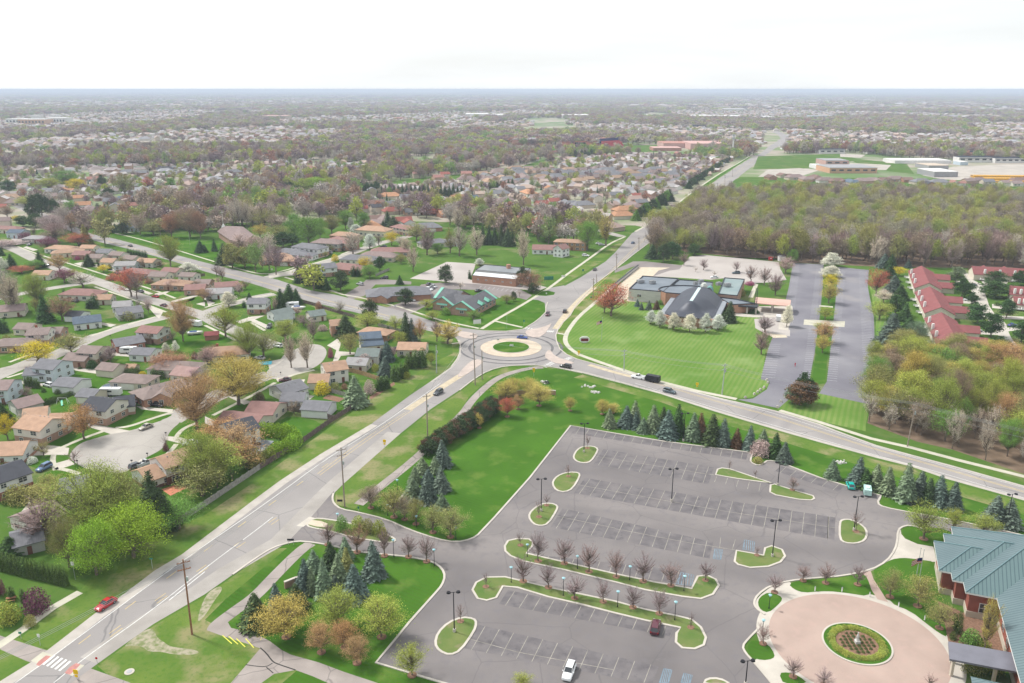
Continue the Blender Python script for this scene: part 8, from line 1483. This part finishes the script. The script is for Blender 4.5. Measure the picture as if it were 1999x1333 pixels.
# red spot items and lone drop boxes in the church lot
r = thing('donation_bin', P('C3', 1350, 390), 'red donation bin at the wood edge of the church lot', 'bin'); o = MB(); o.box((0,0,1), (2.2,1.8,2.0)); o.build('bin_body', mat('bin_red', (.45,.03,.04), .5), r); o = MB(); o.box((0,-.92,1.4), (1.2,.08,.4)); o.build('hatch', m_trim, r)
r = thing('storage_shed', P('C3', 1445, 395), 'pale storage shed at the corner of the church lot', 'shed'); o = MB(); o.box((0,0,1.5), (4,3.5,3)); o.build('wall', m_trim, r); o = MB(); o.box((0,0,3.2), (4.4,3.9,.4), 0, 0, .4); o.build('roof', bm('r_grey'), r)
# ================================================================= MID-DISTANCE HOUSES (individual) AND FAR MASSES
m_rooft = mat('shingle_tinted', (.9,.9,.9), .9, var=.12, scale=.5, objcol=True); m_wallt = mat('siding_tinted', (.95,.95,.95), .8, var=.05, scale=.5, objcol=True)
def hset(L_, w, e, r, typ, wing=None):
    wm, rm = MB(), MB(); section(wm, rm, Vector((-L_/2,0,0)), Vector((L_/2,0,0)), w, e, r, typ, .5)
    if wing: section(wm, rm, Vector((L_*wing,-1,0)), Vector((L_*wing,-w*.5-5,0)), 7, e, e+1.9, 'g', .5)
    out = []
    for b, n, m in ((wm,'wall',m_wallt),(rm,'roof',m_rooft)):
        me = bpy.data.meshes.new(n); me.from_pydata(b.V, [], b.F); me.materials.append(m); out.append(me)
    return out+[L_, w, e, (L_*(wing or .3), -w*.5-(5.1 if wing else .1))]
HS = [hset(13,10,3,5.8,'g'), hset(10,11,3,6.2,'h',.3), hset(12,10,3,5.6,'g',-.3), hset(9,9,5.4,7.8,'g'), hset(12,12,3,6.4,'h')]
RCOL = dict(grey=(.20,.20,.215), mauve=(.26,.20,.19), brown=(.21,.14,.12), orange=(.46,.25,.15), red=(.30,.11,.09), tan=(.36,.25,.18), blue=(.12,.16,.21), dark=(.08,.08,.09), rosy=(.33,.17,.145))
WC = [(.62,.58,.50),(.52,.45,.36),(.40,.22,.16),(.66,.66,.64),(.50,.33,.25),(.58,.50,.42)]
HR = random.Random(9); MH = []
def mh(p, roof, where, k=None, ang=None, grp='houses of the middle distance', wc=None, lab=None):
    k = HR.randrange(5) if k is None else k; S_ = HS[k]; r = thing('house', Vector((p[0], p[1], 0)), lab or f'{roof}-roofed house {where}', 'house', grp); r.rotation_euler[2] = math.radians(HR.choice((0,90,180,0,180))+ang+HR.uniform(-8,8)); MH.append(r.location.copy())
    a = bpy.data.objects.new('wall', S_[0]); b = bpy.data.objects.new('roof', S_[1]); g = bpy.data.objects.new('garage_door', GDOOR)
    for o in (a, b, g): C.objects.link(o); o.parent = r
    g.location = (S_[5][0], S_[5][1], 1.15); j = HR.uniform(.88,1.12); a.color = (wc or HR.choice(WC))+(1,); b.color = tuple(c*j for c in RCOL[roof])+(1,)
    for x in (-S_[2]*.28, S_[2]*.05): w_ = bpy.data.objects.new('window', WIN['w']); C.objects.link(w_); w_.parent = r; w_.location = (x, -S_[3]/2-.06, 1.6)
def row(t, s, roofs, where, ang=20, k=None):
    v = s.split(); c = roofs.split()
    for i in range(0, len(v)//2): mh(P(t, float(v[2*i]), float(v[2*i+1])), c[i % len(c)], where, k, ang)
row('D1', '310 925 545 915 700 918 790 925 905 920 1045 950 1175 960 1305 955 1425 965 1570 965 1690 985 1815 995 1900 930 1950 990', 'brown brown rosy grey grey orange grey red orange orange blue mauve grey mauve', 'in the row below the long evergreen screen')
row('D1', '865 1012 945 1005 1060 1012 1240 1022 1375 1020 1520 1035 1630 1030 1760 1040 1900 1040', 'brown brown grey red orange grey mauve brown mauve', 'in the second row below the evergreen screen')
row('D1', '815 1050 935 1060 1075 1068 1215 1075 1330 1070 1480 1090 1930 1110 1800 1100', 'red dark red grey red orange orange mauve', 'on the bend below the second row')
row('D1', '945 1130 1150 1145 1190 1185 915 1190 1330 1200 1010 1140', 'brown red red orange grey mauve', 'near the wood edge above corner houses')
row('D1', '1140 780 1250 790 1350 745 1420 800 1470 775 1560 700 1580 740 1680 670 1720 730 1790 700 1860 700 1890 660 1960 680 1970 640 1640 770', 'rosy rosy brown rosy red rosy brown rosy rosy brown rosy', 'in the condominium block above the green strip')
row('D2', '40 660 120 640 170 655 60 620 250 615 330 600 20 690 560 620 620 610 700 625 770 640', 'rosy brown rosy rosy tan rosy mauve', 'beside the school fields beyond the green strip')
row('D2', '100 1000 230 1010 60 910 290 905 390 920 530 925 545 1020 655 980 800 940 970 950 1000 1000 1110 980 880 1060 950 1030 460 1105 860 1105 180 960 330 990 420 1010 20 1100 130 925', 'orange red grey orange brown mauve grey grey grey red grey brown orange mauve blue orange mauve red grey tan', 'between the vacant field and the dark row')
row('D2', '1200 640 1290 620 1350 640 1420 640 1500 660', 'mauve rosy brown mauve grey', 'near the dark row by the far avenue')
row('D3', '20 800 110 785 210 800 290 815 370 805 450 825 540 830 640 838 740 830 810 825 900 820 990 815 1080 820 1190 835 1330 840 1250 855 1450 845 1560 830 1640 825 1710 835 1840 860 1930 850 1960 825', 'brown brown mauve mauve brown mauve brown blue mauve mauve brown mauve brown grey grey dark rosy mauve mauve grey mauve mauve brown', 'along the far side of the large wood', 5)
row('D0', '500 905 380 915 400 950 235 920 90 960 620 985 655 1020 870 990 905 1050 985 975 1065 1045 770 1130 1050 1160 40 1170 150 1000 20 1060 560 1080 700 1060', 'orange grey mauve grey tan orange orange grey grey blue rosy grey blue mauve mauve red tan mauve', 'among the western trees')
row('D0', '1290 735 1385 725 1110 765 1360 775 1640 735 1750 705 1740 775 1610 790 1450 840 1290 860 1110 845 730 815 1160 790 1880 800 1930 790 1060 870 1180 880 1000 760 1820 760 690 880 790 860', 'dark grey grey grey mauve grey mauve brown mauve tan mauve rosy mauve grey brown grey', 'in the western subdivision')
row('D1', '60 800 140 770 200 720 400 720 450 745 500 760 590 740 690 735 780 740 30 740 260 790 170 820 960 700 990 660 830 620 600 480 700 470 420 510 540 500', 'rosy brown mauve tan rosy rosy grey grey grey mauve mauve rosy mauve grey rosy', 'between the wooded belt and lime trees')
condo = fill(pts('D2', '60 715 420 660 900 640 1560 670 1480 760 1330 830 1180 850 900 800 560 830 300 820 60 860 -300 860 -400 800'), 23, random.Random(3), .22)
condo.sort(key=lambda p: p.y)
for p in condo[:95]:
    c_ = HR.choice(('grey','mauve','mauve','tan','grey')); x, y = proj(p); mh(p, c_, '', HR.choice((0,1,2,4)), 22, 'condominiums left of the avenue', lab=f'{c_}-roofed condominium in the wide estate, '+('west' if x < 1120 else 'middle' if x < 1260 else 'avenue')+' end, '+('upper' if y < 335 else 'lower')+' rows')
# ---- landmarks of the distance
def bigbox(x0, x1, yb, yt, dp, wall, roof, lab, name='warehouse', cat='building', band=None, t='F'):
    a, b = P(t, x0, yb), P(t, x1, yb); o_ = TILE[t]; h = max(4.0, ht(a, o_[1]+yt/o_[2])); r = thing(name, lerp(a, b, .5), lab, cat); d = (b-a); u = Vector((0,1,0))*dp
    o = MB(); o.prism([a, b, b+u, a+u], 0, h); part(o, 'wall', mat('far_'+wall[0], wall[1], .85), r); o = MB(); o.prism([a-u*.0, b, b+u, a+u], h+.02, h+.6); part(o, 'roof', mat('far_'+roof[0], roof[1], .85), r)
    if band:
        L_ = d.length; n = max(3, int(L_/9)); 
        for k in range(min(n, 24)): p = lerp(a, b, (k+.5)/n); o = MB(); o.box((p.x, p.y-.1, h*.6), (L_/n*.55, .3, h*.3)); part(o, 'window', m_glass, r)
    return r
_w = ('white',(.66,.65,.63)); _t = ('tan',(.50,.42,.34)); _g = ('grey',(.30,.30,.31)); _b = ('black',(.04,.045,.06)); _r = ('brick',(.40,.20,.16)); _p = ('pink',(.52,.33,.30)); _bl = ('paleblue',(.42,.50,.56)); _o = ('orange',(.52,.32,.20))
BBX = [(0,60,207,204.5,120,_w,_w),(75,128,208,205,140,_t,_w),(150,210,208,205.5,150,_t,_t),(215,262,212,209,120,_w,_w),(268,300,213,210.5,90,_t,_w),(305,342,213,210.5,140,_w,_w),(352,398,211,208.5,150,_t,_w),(402,432,213,210,90,_bl,_bl),(440,480,210,207.5,160,_w,_w),(52,142,189,187.8,300,_w,_w),(295,450,232,230,60,_t,_w),(152,182,254,251.5,60,_bl,_bl),(232,272,252,249.5,70,_bl,_bl),(276,300,251,244,60,_r,_r),(303,312,249,242.5,40,_w,_w),(330,345,251,243,50,_r,_p),(343,372,249,241.5,60,_w,_w),(374,386,250,243,40,_r,_r),(390,404,249,243,40,_w,_w),(464,495,232.5,228,60,_w,_w),(512,560,235,226,70,_t,_p),(600,625,221,217,60,_w,_w),(640,675,216,213,80,_r,_p),(768,785,235,230,50,_r,_r),(908,952,229,222.5,120,_w,_w),(958,1000,230,224,120,_w,_w),(1005,1050,230,226,100,_w,_w),(1098,1150,231.5,224.5,120,_w,_w),(1165,1200,229,225,100,_p,_p),(1232,1270,227,224.5,100,_w,_w),(1342,1395,230,226,120,_w,_w),(1400,1452,231,226.5,120,_w,_w),(1478,1512,232,228,80,_w,_w),(1338,1378,250,245,60,_b,_b),(1585,1625,232,226,60,_bl,_g),(1646,1660,231,226,30,_w,_g),(1550,1560,209,204.5,20,_w,_w),(1738,1742,210,205.5,60,_bl,_g),(860,950,194,192.5,200,_w,_w),(1195,1310,199,197,200,_bl,_bl),(680,735,192,190.8,200,_w,_w)]
for i, b in enumerate(BBX): bigbox(*b, {'white':'white','tan':'tan','grey':'grey','black':'black','brick':'brick','pink':'pinkish','paleblue':'pale blue','orange':'orange'}[b[5][0]]+' flat-roofed block in the far '+('hazy left' if b[0] < 200 else 'left centre' if b[0] < 400 else 'centre left' if b[0] < 900 else 'centre' if b[0] < 1300 else 'right')+' distance')
bigbox(12,45,243,232,40,_w,_w,'white end block of the distant hospital','hospital_wing',band=1); bigbox(36,88,245,233,50,_o,_w,'brown brick middle block of the distant hospital','hospital_wing',band=1); bigbox(62,77,238,225,30,_w,_w,'left white tower of the distant hospital','hospital_tower'); bigbox(88,128,243,230,50,_w,_w,'white right block of the distant hospital','hospital_wing',band=1); bigbox(97,110,236,224,30,_w,_w,'right white tower of the distant hospital','hospital_tower'); bigbox(124,152,241,235,50,_w,_w,'low white annex of the distant hospital','hospital_wing')
for a in ((0,210,535,490,60,_r,_g,'red brick school wing beyond the playing field'),(200,430,500,462,50,_t,_g,'low tan school hall with dark roof'),(440,770,520,488,60,_r,_r,'long red brick school wing beside the stadium'),(1180,1400,555,520,70,_p,_r,'pink-roofed school complex left part'),(1390,1690,570,522,80,_p,_p,'pink-roofed school complex right part'),(1100,1320,578,556,40,_r,_p,'low red school building in front'),(330,400,560,548,10,_r,_r,'small red field building')): bigbox(a[0],a[1],a[2],a[3],a[4],a[5],a[6],a[7],'school_building','school',t='D2')
bigbox(555,605,668,642,14,_w,_w,'white building beside the dark evergreen row','building','building',t='D2') if False else bigbox(1555,1610,670,642,14,_w,_w,'white block beside the end of the dark evergreen row','building','building',t='D2')
r = thing('scoreboard', P('D2', 530, 560), 'black scoreboard on posts beside the school stadium', 'scoreboard'); o = MB(); o.box((0,0,7), (20,1,9)); o.build('board', m_blk, r); o = MB(); o.box((-7,0,1.5),(1,1,3)); o.box((7,0,1.5),(1,1,3)); o.build('post', m_steel, r)
r = thing('press_stand', P('D2', 790, 545), 'dark and red grandstand seen at an angle beside the school field', 'grandstand'); r.rotation_euler[2] = .7; o = MB()
for i in range(5): o.box((0,-4+i*3,1+i*1.6), (48,3,2+i*1.2))
o.build('bleachers', mat('stand_red', (.42,.06,.07), .8), r); o = MB(); o.box((0,12,11), (50,2,9)); o.build('back_wall', m_navy, r)
r = thing('grandstand', P('D2', 620, 535), 'long brick red grandstand on the stadium far side', 'grandstand'); o = MB()
for i in range(5): o.box((0,i*3,1+i*1.0), (120,3,1.6+i*.8))
o.build('bleachers', mat('stand_brick', (.42,.17,.13), .8), r)
r = thing('monopole_tower', P('D2', 1718, 610), 'thick white communications mast beside the far avenue', 'mast'); h_ = ht(r.location, 150+448/3.998); o = MB(); o.tube((0,0,0), (0,0,h_), 1.5, .9, 10); o.build('mast', m_trim, r); o = MB(); o.tube((0,0,h_-8), (0,0,h_-5), 2.6,2.6,10); o.tube((0,0,h_-3), (0,0,h_), 2.4,2.4,10); o.build('antenna_ring', m_steel, r)
for a in ((450,630,690,655,40,_p,_g,'upper storey of the orange brick school'),(480,850,752,712,50,_o,_g,'orange brick school with pale roofs beyond the large wood'),(380,450,720,695,30,_w,_w,'small white wing of the orange brick school')): bigbox(a[0],a[1],a[2],a[3],a[4],a[5],a[6],a[7],'school_building','school',band=1,t='D3')
for a in ((1295,1480,782,742,45,_g,_w,'grey bus garage with white roof'),(1255,1408,722,694,40,_g,_t,'grey bus garage with tan roof'),(990,1430,676,664,40,_w,_w,'long low pale yard building'),(1500,1560,690,665,20,_bl,_w,'small pale blue yard building')): bigbox(*a[:7],a[7],'garage','garage',t='D3')
for i, a in enumerate(((180,262,545,516),(265,400,590,545),(400,600,600,568),(775,1010,600,560),(1010,1232,615,576),(1490,1760,638,590),(1740,1860,632,600),(1870,2010,640,602),(1490,1770,668,628),(1770,2010,672,636),(1380,1490,615,590))):
    r = bigbox(*a, 18, _w if i != 1 else _r, _b, 'black-roofed white apartment row in line beyond the school and bus yard', 'apartment_row', 'apartments', band=1, t='D3')
    A_, B_ = P('D3', a[0], a[2]), P('D3', a[1], a[2]); h_ = max(4, ht(A_, 150+a[3]/3.998)); o = MB(); o.face([A_+Vector((0,-1,h_*.78)), B_+Vector((0,-1,h_*.78)), B_+Vector((0,9,h_*1.25)), A_+Vector((0,9,h_*1.25))]); part(o, 'mansard_roof', MATS['far_black'], r)
m_bus = mat('bus_yellow', (.62,.33,.03), .5, var=.04)
bs = MB(); bs.box((0,0,1.75), (11,2.5,2.3)); bs.box((5.9,0,1.1), (1.2,2.2,1.2)); bme = bpy.data.meshes.new('body'); bme.from_pydata(bs.V, [], bs.F); bme.materials.append(m_bus); bw = MB()
for s in (-1,1): bw.box((-.2,s*1.27,2.2), (9.6,.05,.8))
bwm = bpy.data.meshes.new('windows'); bwm.from_pydata(bw.V, [], bw.F); bwm.materials.append(m_cg)
for j, (x0, x1, y, n) in enumerate(((1600,2010,785,20),(1620,2010,805,20),(1790,1990,830,8))):
    for i in range(n):
        p = P('D3', x0+(x1-x0)*i/(n-1), y+i*.2); r = thing('school_bus', p, f'yellow school bus in the {["upper","middle","lower"][j]} parked line', 'bus', 'school buses parked in lines'); r.rotation_euler[2] = 1.4
        for n_, me in (('body', bme), ('windows', bwm)): o = bpy.data.objects.new(n_, me); C.objects.link(o); o.parent = r
# ---- far masses: trees and houses beyond counting
ROADS = [sw_l, [v for v in ne_w]+[v for v in ne_e], nw_n+nw_s[::-1] if False else nw_s+nw_n]
NOT = [wood_a, pts('F','1180 500 1262 470 1345 395 1445 340 2600 345 3200 1500 1000 1500 1100 700'), ne_w+ne_e, nw_s+nw_n]+[pts(t, s) for t, s in (('C2','-60 560 320 300 600 240 900 230 1060 300 1500 330 1777 100 1777 700 900 1100 0 900'),('F','1480 303 1650 298 1790 312 1999 318 2300 320 2300 372 1999 366 1700 352 1480 350 1440 345'),('F','1475 325 1999 352 1999 372 1480 362'),
 ('F','735 357 1000 330 1085 304 1095 312 1000 342 900 356 760 366'),('F','975 285 1080 284 1170 284 1290 282 1380 288 1430 296 1300 305 1180 300 1000 300'),('F','1200 440 1440 310 1475 303 1490 318 1300 470 1240 500 1180 480'),('F','1490 318 1530 300 1540 262 1500 252 1470 300'),('F','170 470 560 560 700 600 870 660 900 700 0 1400 -900 1400 -900 380 0 395'),('F','180 458 400 510 560 540 700 590 900 560 1010 560 1100 480 1000 470 800 420 700 432 600 430 420 455 330 462'))]
def zone(p): return any(inpoly(p, q) for q in NOT)
HOUSED = [pts('F', s) for s in ('700 372 1000 340 1120 310 1330 300 1430 312 1400 350 1250 430 1190 455 1130 440 850 400 700 440','0 330 120 330 330 325 500 318 500 372 420 380 200 420 0 400','500 318 720 320 720 345 520 350','0 270 120 262 180 300 60 320 0 320')]
FR = random.Random(21); T1 = []; T2 = []; T3 = []; T4 = []; TC1 = []; FH = []
def wedge(r0, r1, sp, out, f):
    y = r0
    while y < r1:
        x = -y*.70-60
        while x < y*.70+60:
            p = Vector((x+FR.uniform(-.45,.45)*sp, y+FR.uniform(-.45,.45)*sp, 0)); f(p, out); x += sp
        y += sp*.9
def near_(p, out):
    if zone(p) or noise.noise(Vector((p.x*.012, p.y*.008, 9))) > .33: return
    hs = any(inpoly(p, q) for q in HOUSED); n = noise.noise(p*.006)
    if hs:
        if any((p-m).length < 8 for m in MH): return
        if FR.random() < .36: (TC1 if FR.random() < .12 else out).append((p, FR.uniform(.6,1.1), FR.uniform(.6,1.0)))
    elif FR.random() < .64: out.append((p, FR.uniform(1.1,2.0), FR.uniform(1.2,1.8)))
wedge(430, 1500, 11, T1, near_)
def mid_(p, out):
    if zone(p) or noise.noise(Vector((p.x*.004, p.y*.0016, 4))) > .34: return
    n = noise.noise(Vector((p.x*.0016, p.y*.0009, 0)))+.15*noise.noise(Vector((p.x*.01, p.y*.006, 2)))
    if n > .08: 
        if FR.random() < .9: out.append((p, FR.uniform(1.1,1.8), FR.uniform(1.8,2.8)))
    else:
        if FR.random() < .46: out.append((p, FR.uniform(.6,1.0), FR.uniform(1.0,1.7)))
        elif FR.random() < .72: FH.append((p, FR.uniform(1.0,1.4), FR.uniform(.9,1.3)))
wedge(1500, 4300, 21, T2, mid_)
def far_(p, out):
    n = noise.noise(Vector((p.x*.0006, p.y*.00035, 5)))
    if n > .1 or FR.random() < .45: out.append((p, FR.uniform(1.0,1.7), FR.uniform(4,8)))
    elif FR.random() < .55: FH.append((p, FR.uniform(1.2,2.0), FR.uniform(2,6)))
wedge(4300, 9500, 58, T3, far_)
wedge(9500, 26500, 190, T4, lambda p, out: out.append((p, FR.uniform(1.0,2.2), FR.uniform(14,26))) if FR.random() < .9 else None)
for p in fill(pts('F', '700 372 1000 340 1120 310 1330 300 1430 312 1400 350 1250 430 1190 455 1130 440 850 400 700 440'), 26, FR, .3)+fill(pts('F', '0 330 120 330 330 325 500 318 500 372 420 380 200 420 0 400'), 30, FR, .3)+fill(pts('F', '500 318 720 320 720 345 520 350'), 28, FR, .3):
    if not zone(p) and all((p-m).length > 19 for m in MH): FH.append((p, 1, 1))
scatter_stuff('distant_woodland', T1, P2('far', m_far)+P2('wood', m_far)[:2], m_far, 'mixed bare and budding suburban trees beyond the near streets')
scatter_stuff('distant_evergreens', TC1, [[(t[1], leafmat('far_conifer', ramp=[(.05,.085,.05),(.06,.10,.06)]))] for t in PROTO['farc']], None, 'dark evergreens dotted among the distant houses')
scatter_stuff('far_treetops', T2+T3+T4, P2('far', m_far), m_far, 'hazy treetops reaching to the horizon')
def rampmat(name, cols, base='grey'):
    m, t, b = base_mat(name); oi = nn(t, 'ShaderNodeObjectInfo'); r = nn(t, 'ShaderNodeValToRGB'); r.color_ramp.interpolation = 'CONSTANT'; t.links.new(oi.outputs['Random'], r.inputs[0]); e = r.color_ramp.elements
    while len(e) < len(cols): e.new(.5)
    for i, c in enumerate(cols): e[i].position = i/len(cols); e[i].color = tuple(c)+(1,)
    t.links.new(r.outputs[0], b.inputs['Base Color']); b.inputs['Roughness'].default_value = .9; return m
m_fr = rampmat('far_shingle', [(.30,.26,.25),(.28,.28,.30),(.33,.24,.21),(.38,.29,.24),(.36,.34,.34),(.24,.20,.19),(.42,.39,.38),(.31,.27,.27)]); m_fw = rampmat('far_siding', [(.62,.58,.52),(.50,.40,.33),(.66,.65,.62),(.42,.28,.22)])
scatter_stuff('distant_houses', FH, [[(s[0], m_fw), (s[1], m_fr)] for s in HS], None, 'countless small roofs scattered through the distant trees')
# ---- the air
o = MB(); o.box((0, 0, 53), (55420, 55420, 108)); hz = o.build('haze', None); hz['kind'] = 'stuff'; hz['label'] = 'thin pale blue haze over the plain'
m = bpy.data.materials.new('haze_air'); m.use_nodes = True; t = m.node_tree; t.nodes.clear(); ov = nn(t, 'ShaderNodeOutputMaterial'); pv = nn(t, 'ShaderNodeVolumePrincipled'); pv.inputs['Density'].default_value = 1.25e-4; pv.inputs['Color'].default_value = (.74,.84,1,1); t.links.new(pv.outputs[0], ov.inputs['Volume'])
hz.data.materials.clear(); hz.data.materials.append(m)
# ================================================================= labels: tell look-alikes apart, left to right as seen
ORD = ['leftmost','second from left','third from left','fourth from left','fifth from left','sixth from left','seventh from left','eighth from left','ninth from left','tenth from left','eleventh from left','twelfth from left','thirteenth from left','fourteenth from left','fifteenth from left','sixteenth from left','seventeenth from left','eighteenth from left','nineteenth from left','twentieth from left']
by = {}
for o, lab, x in REG: by.setdefault(lab, []).append(o)
for lab, os_ in by.items():
    if 1 < len(os_) <= 20:
        os_.sort(key=lambda o: proj(o.location)[0])
        for i, o in enumerate(os_):
            w = len(lab.split()); s = ORD[i] if i or len(os_) > 2 else 'left one of two'
            if len(os_) == 2 and i == 1: s = 'right one of two'
            o['label'] = lab+', '+s
            if not o.get('group'): o['group'] = 'look-alikes: '+lab
    elif len(os_) > 20:
        for o in os_:
            if not o.get('group'): o['group'] = lab
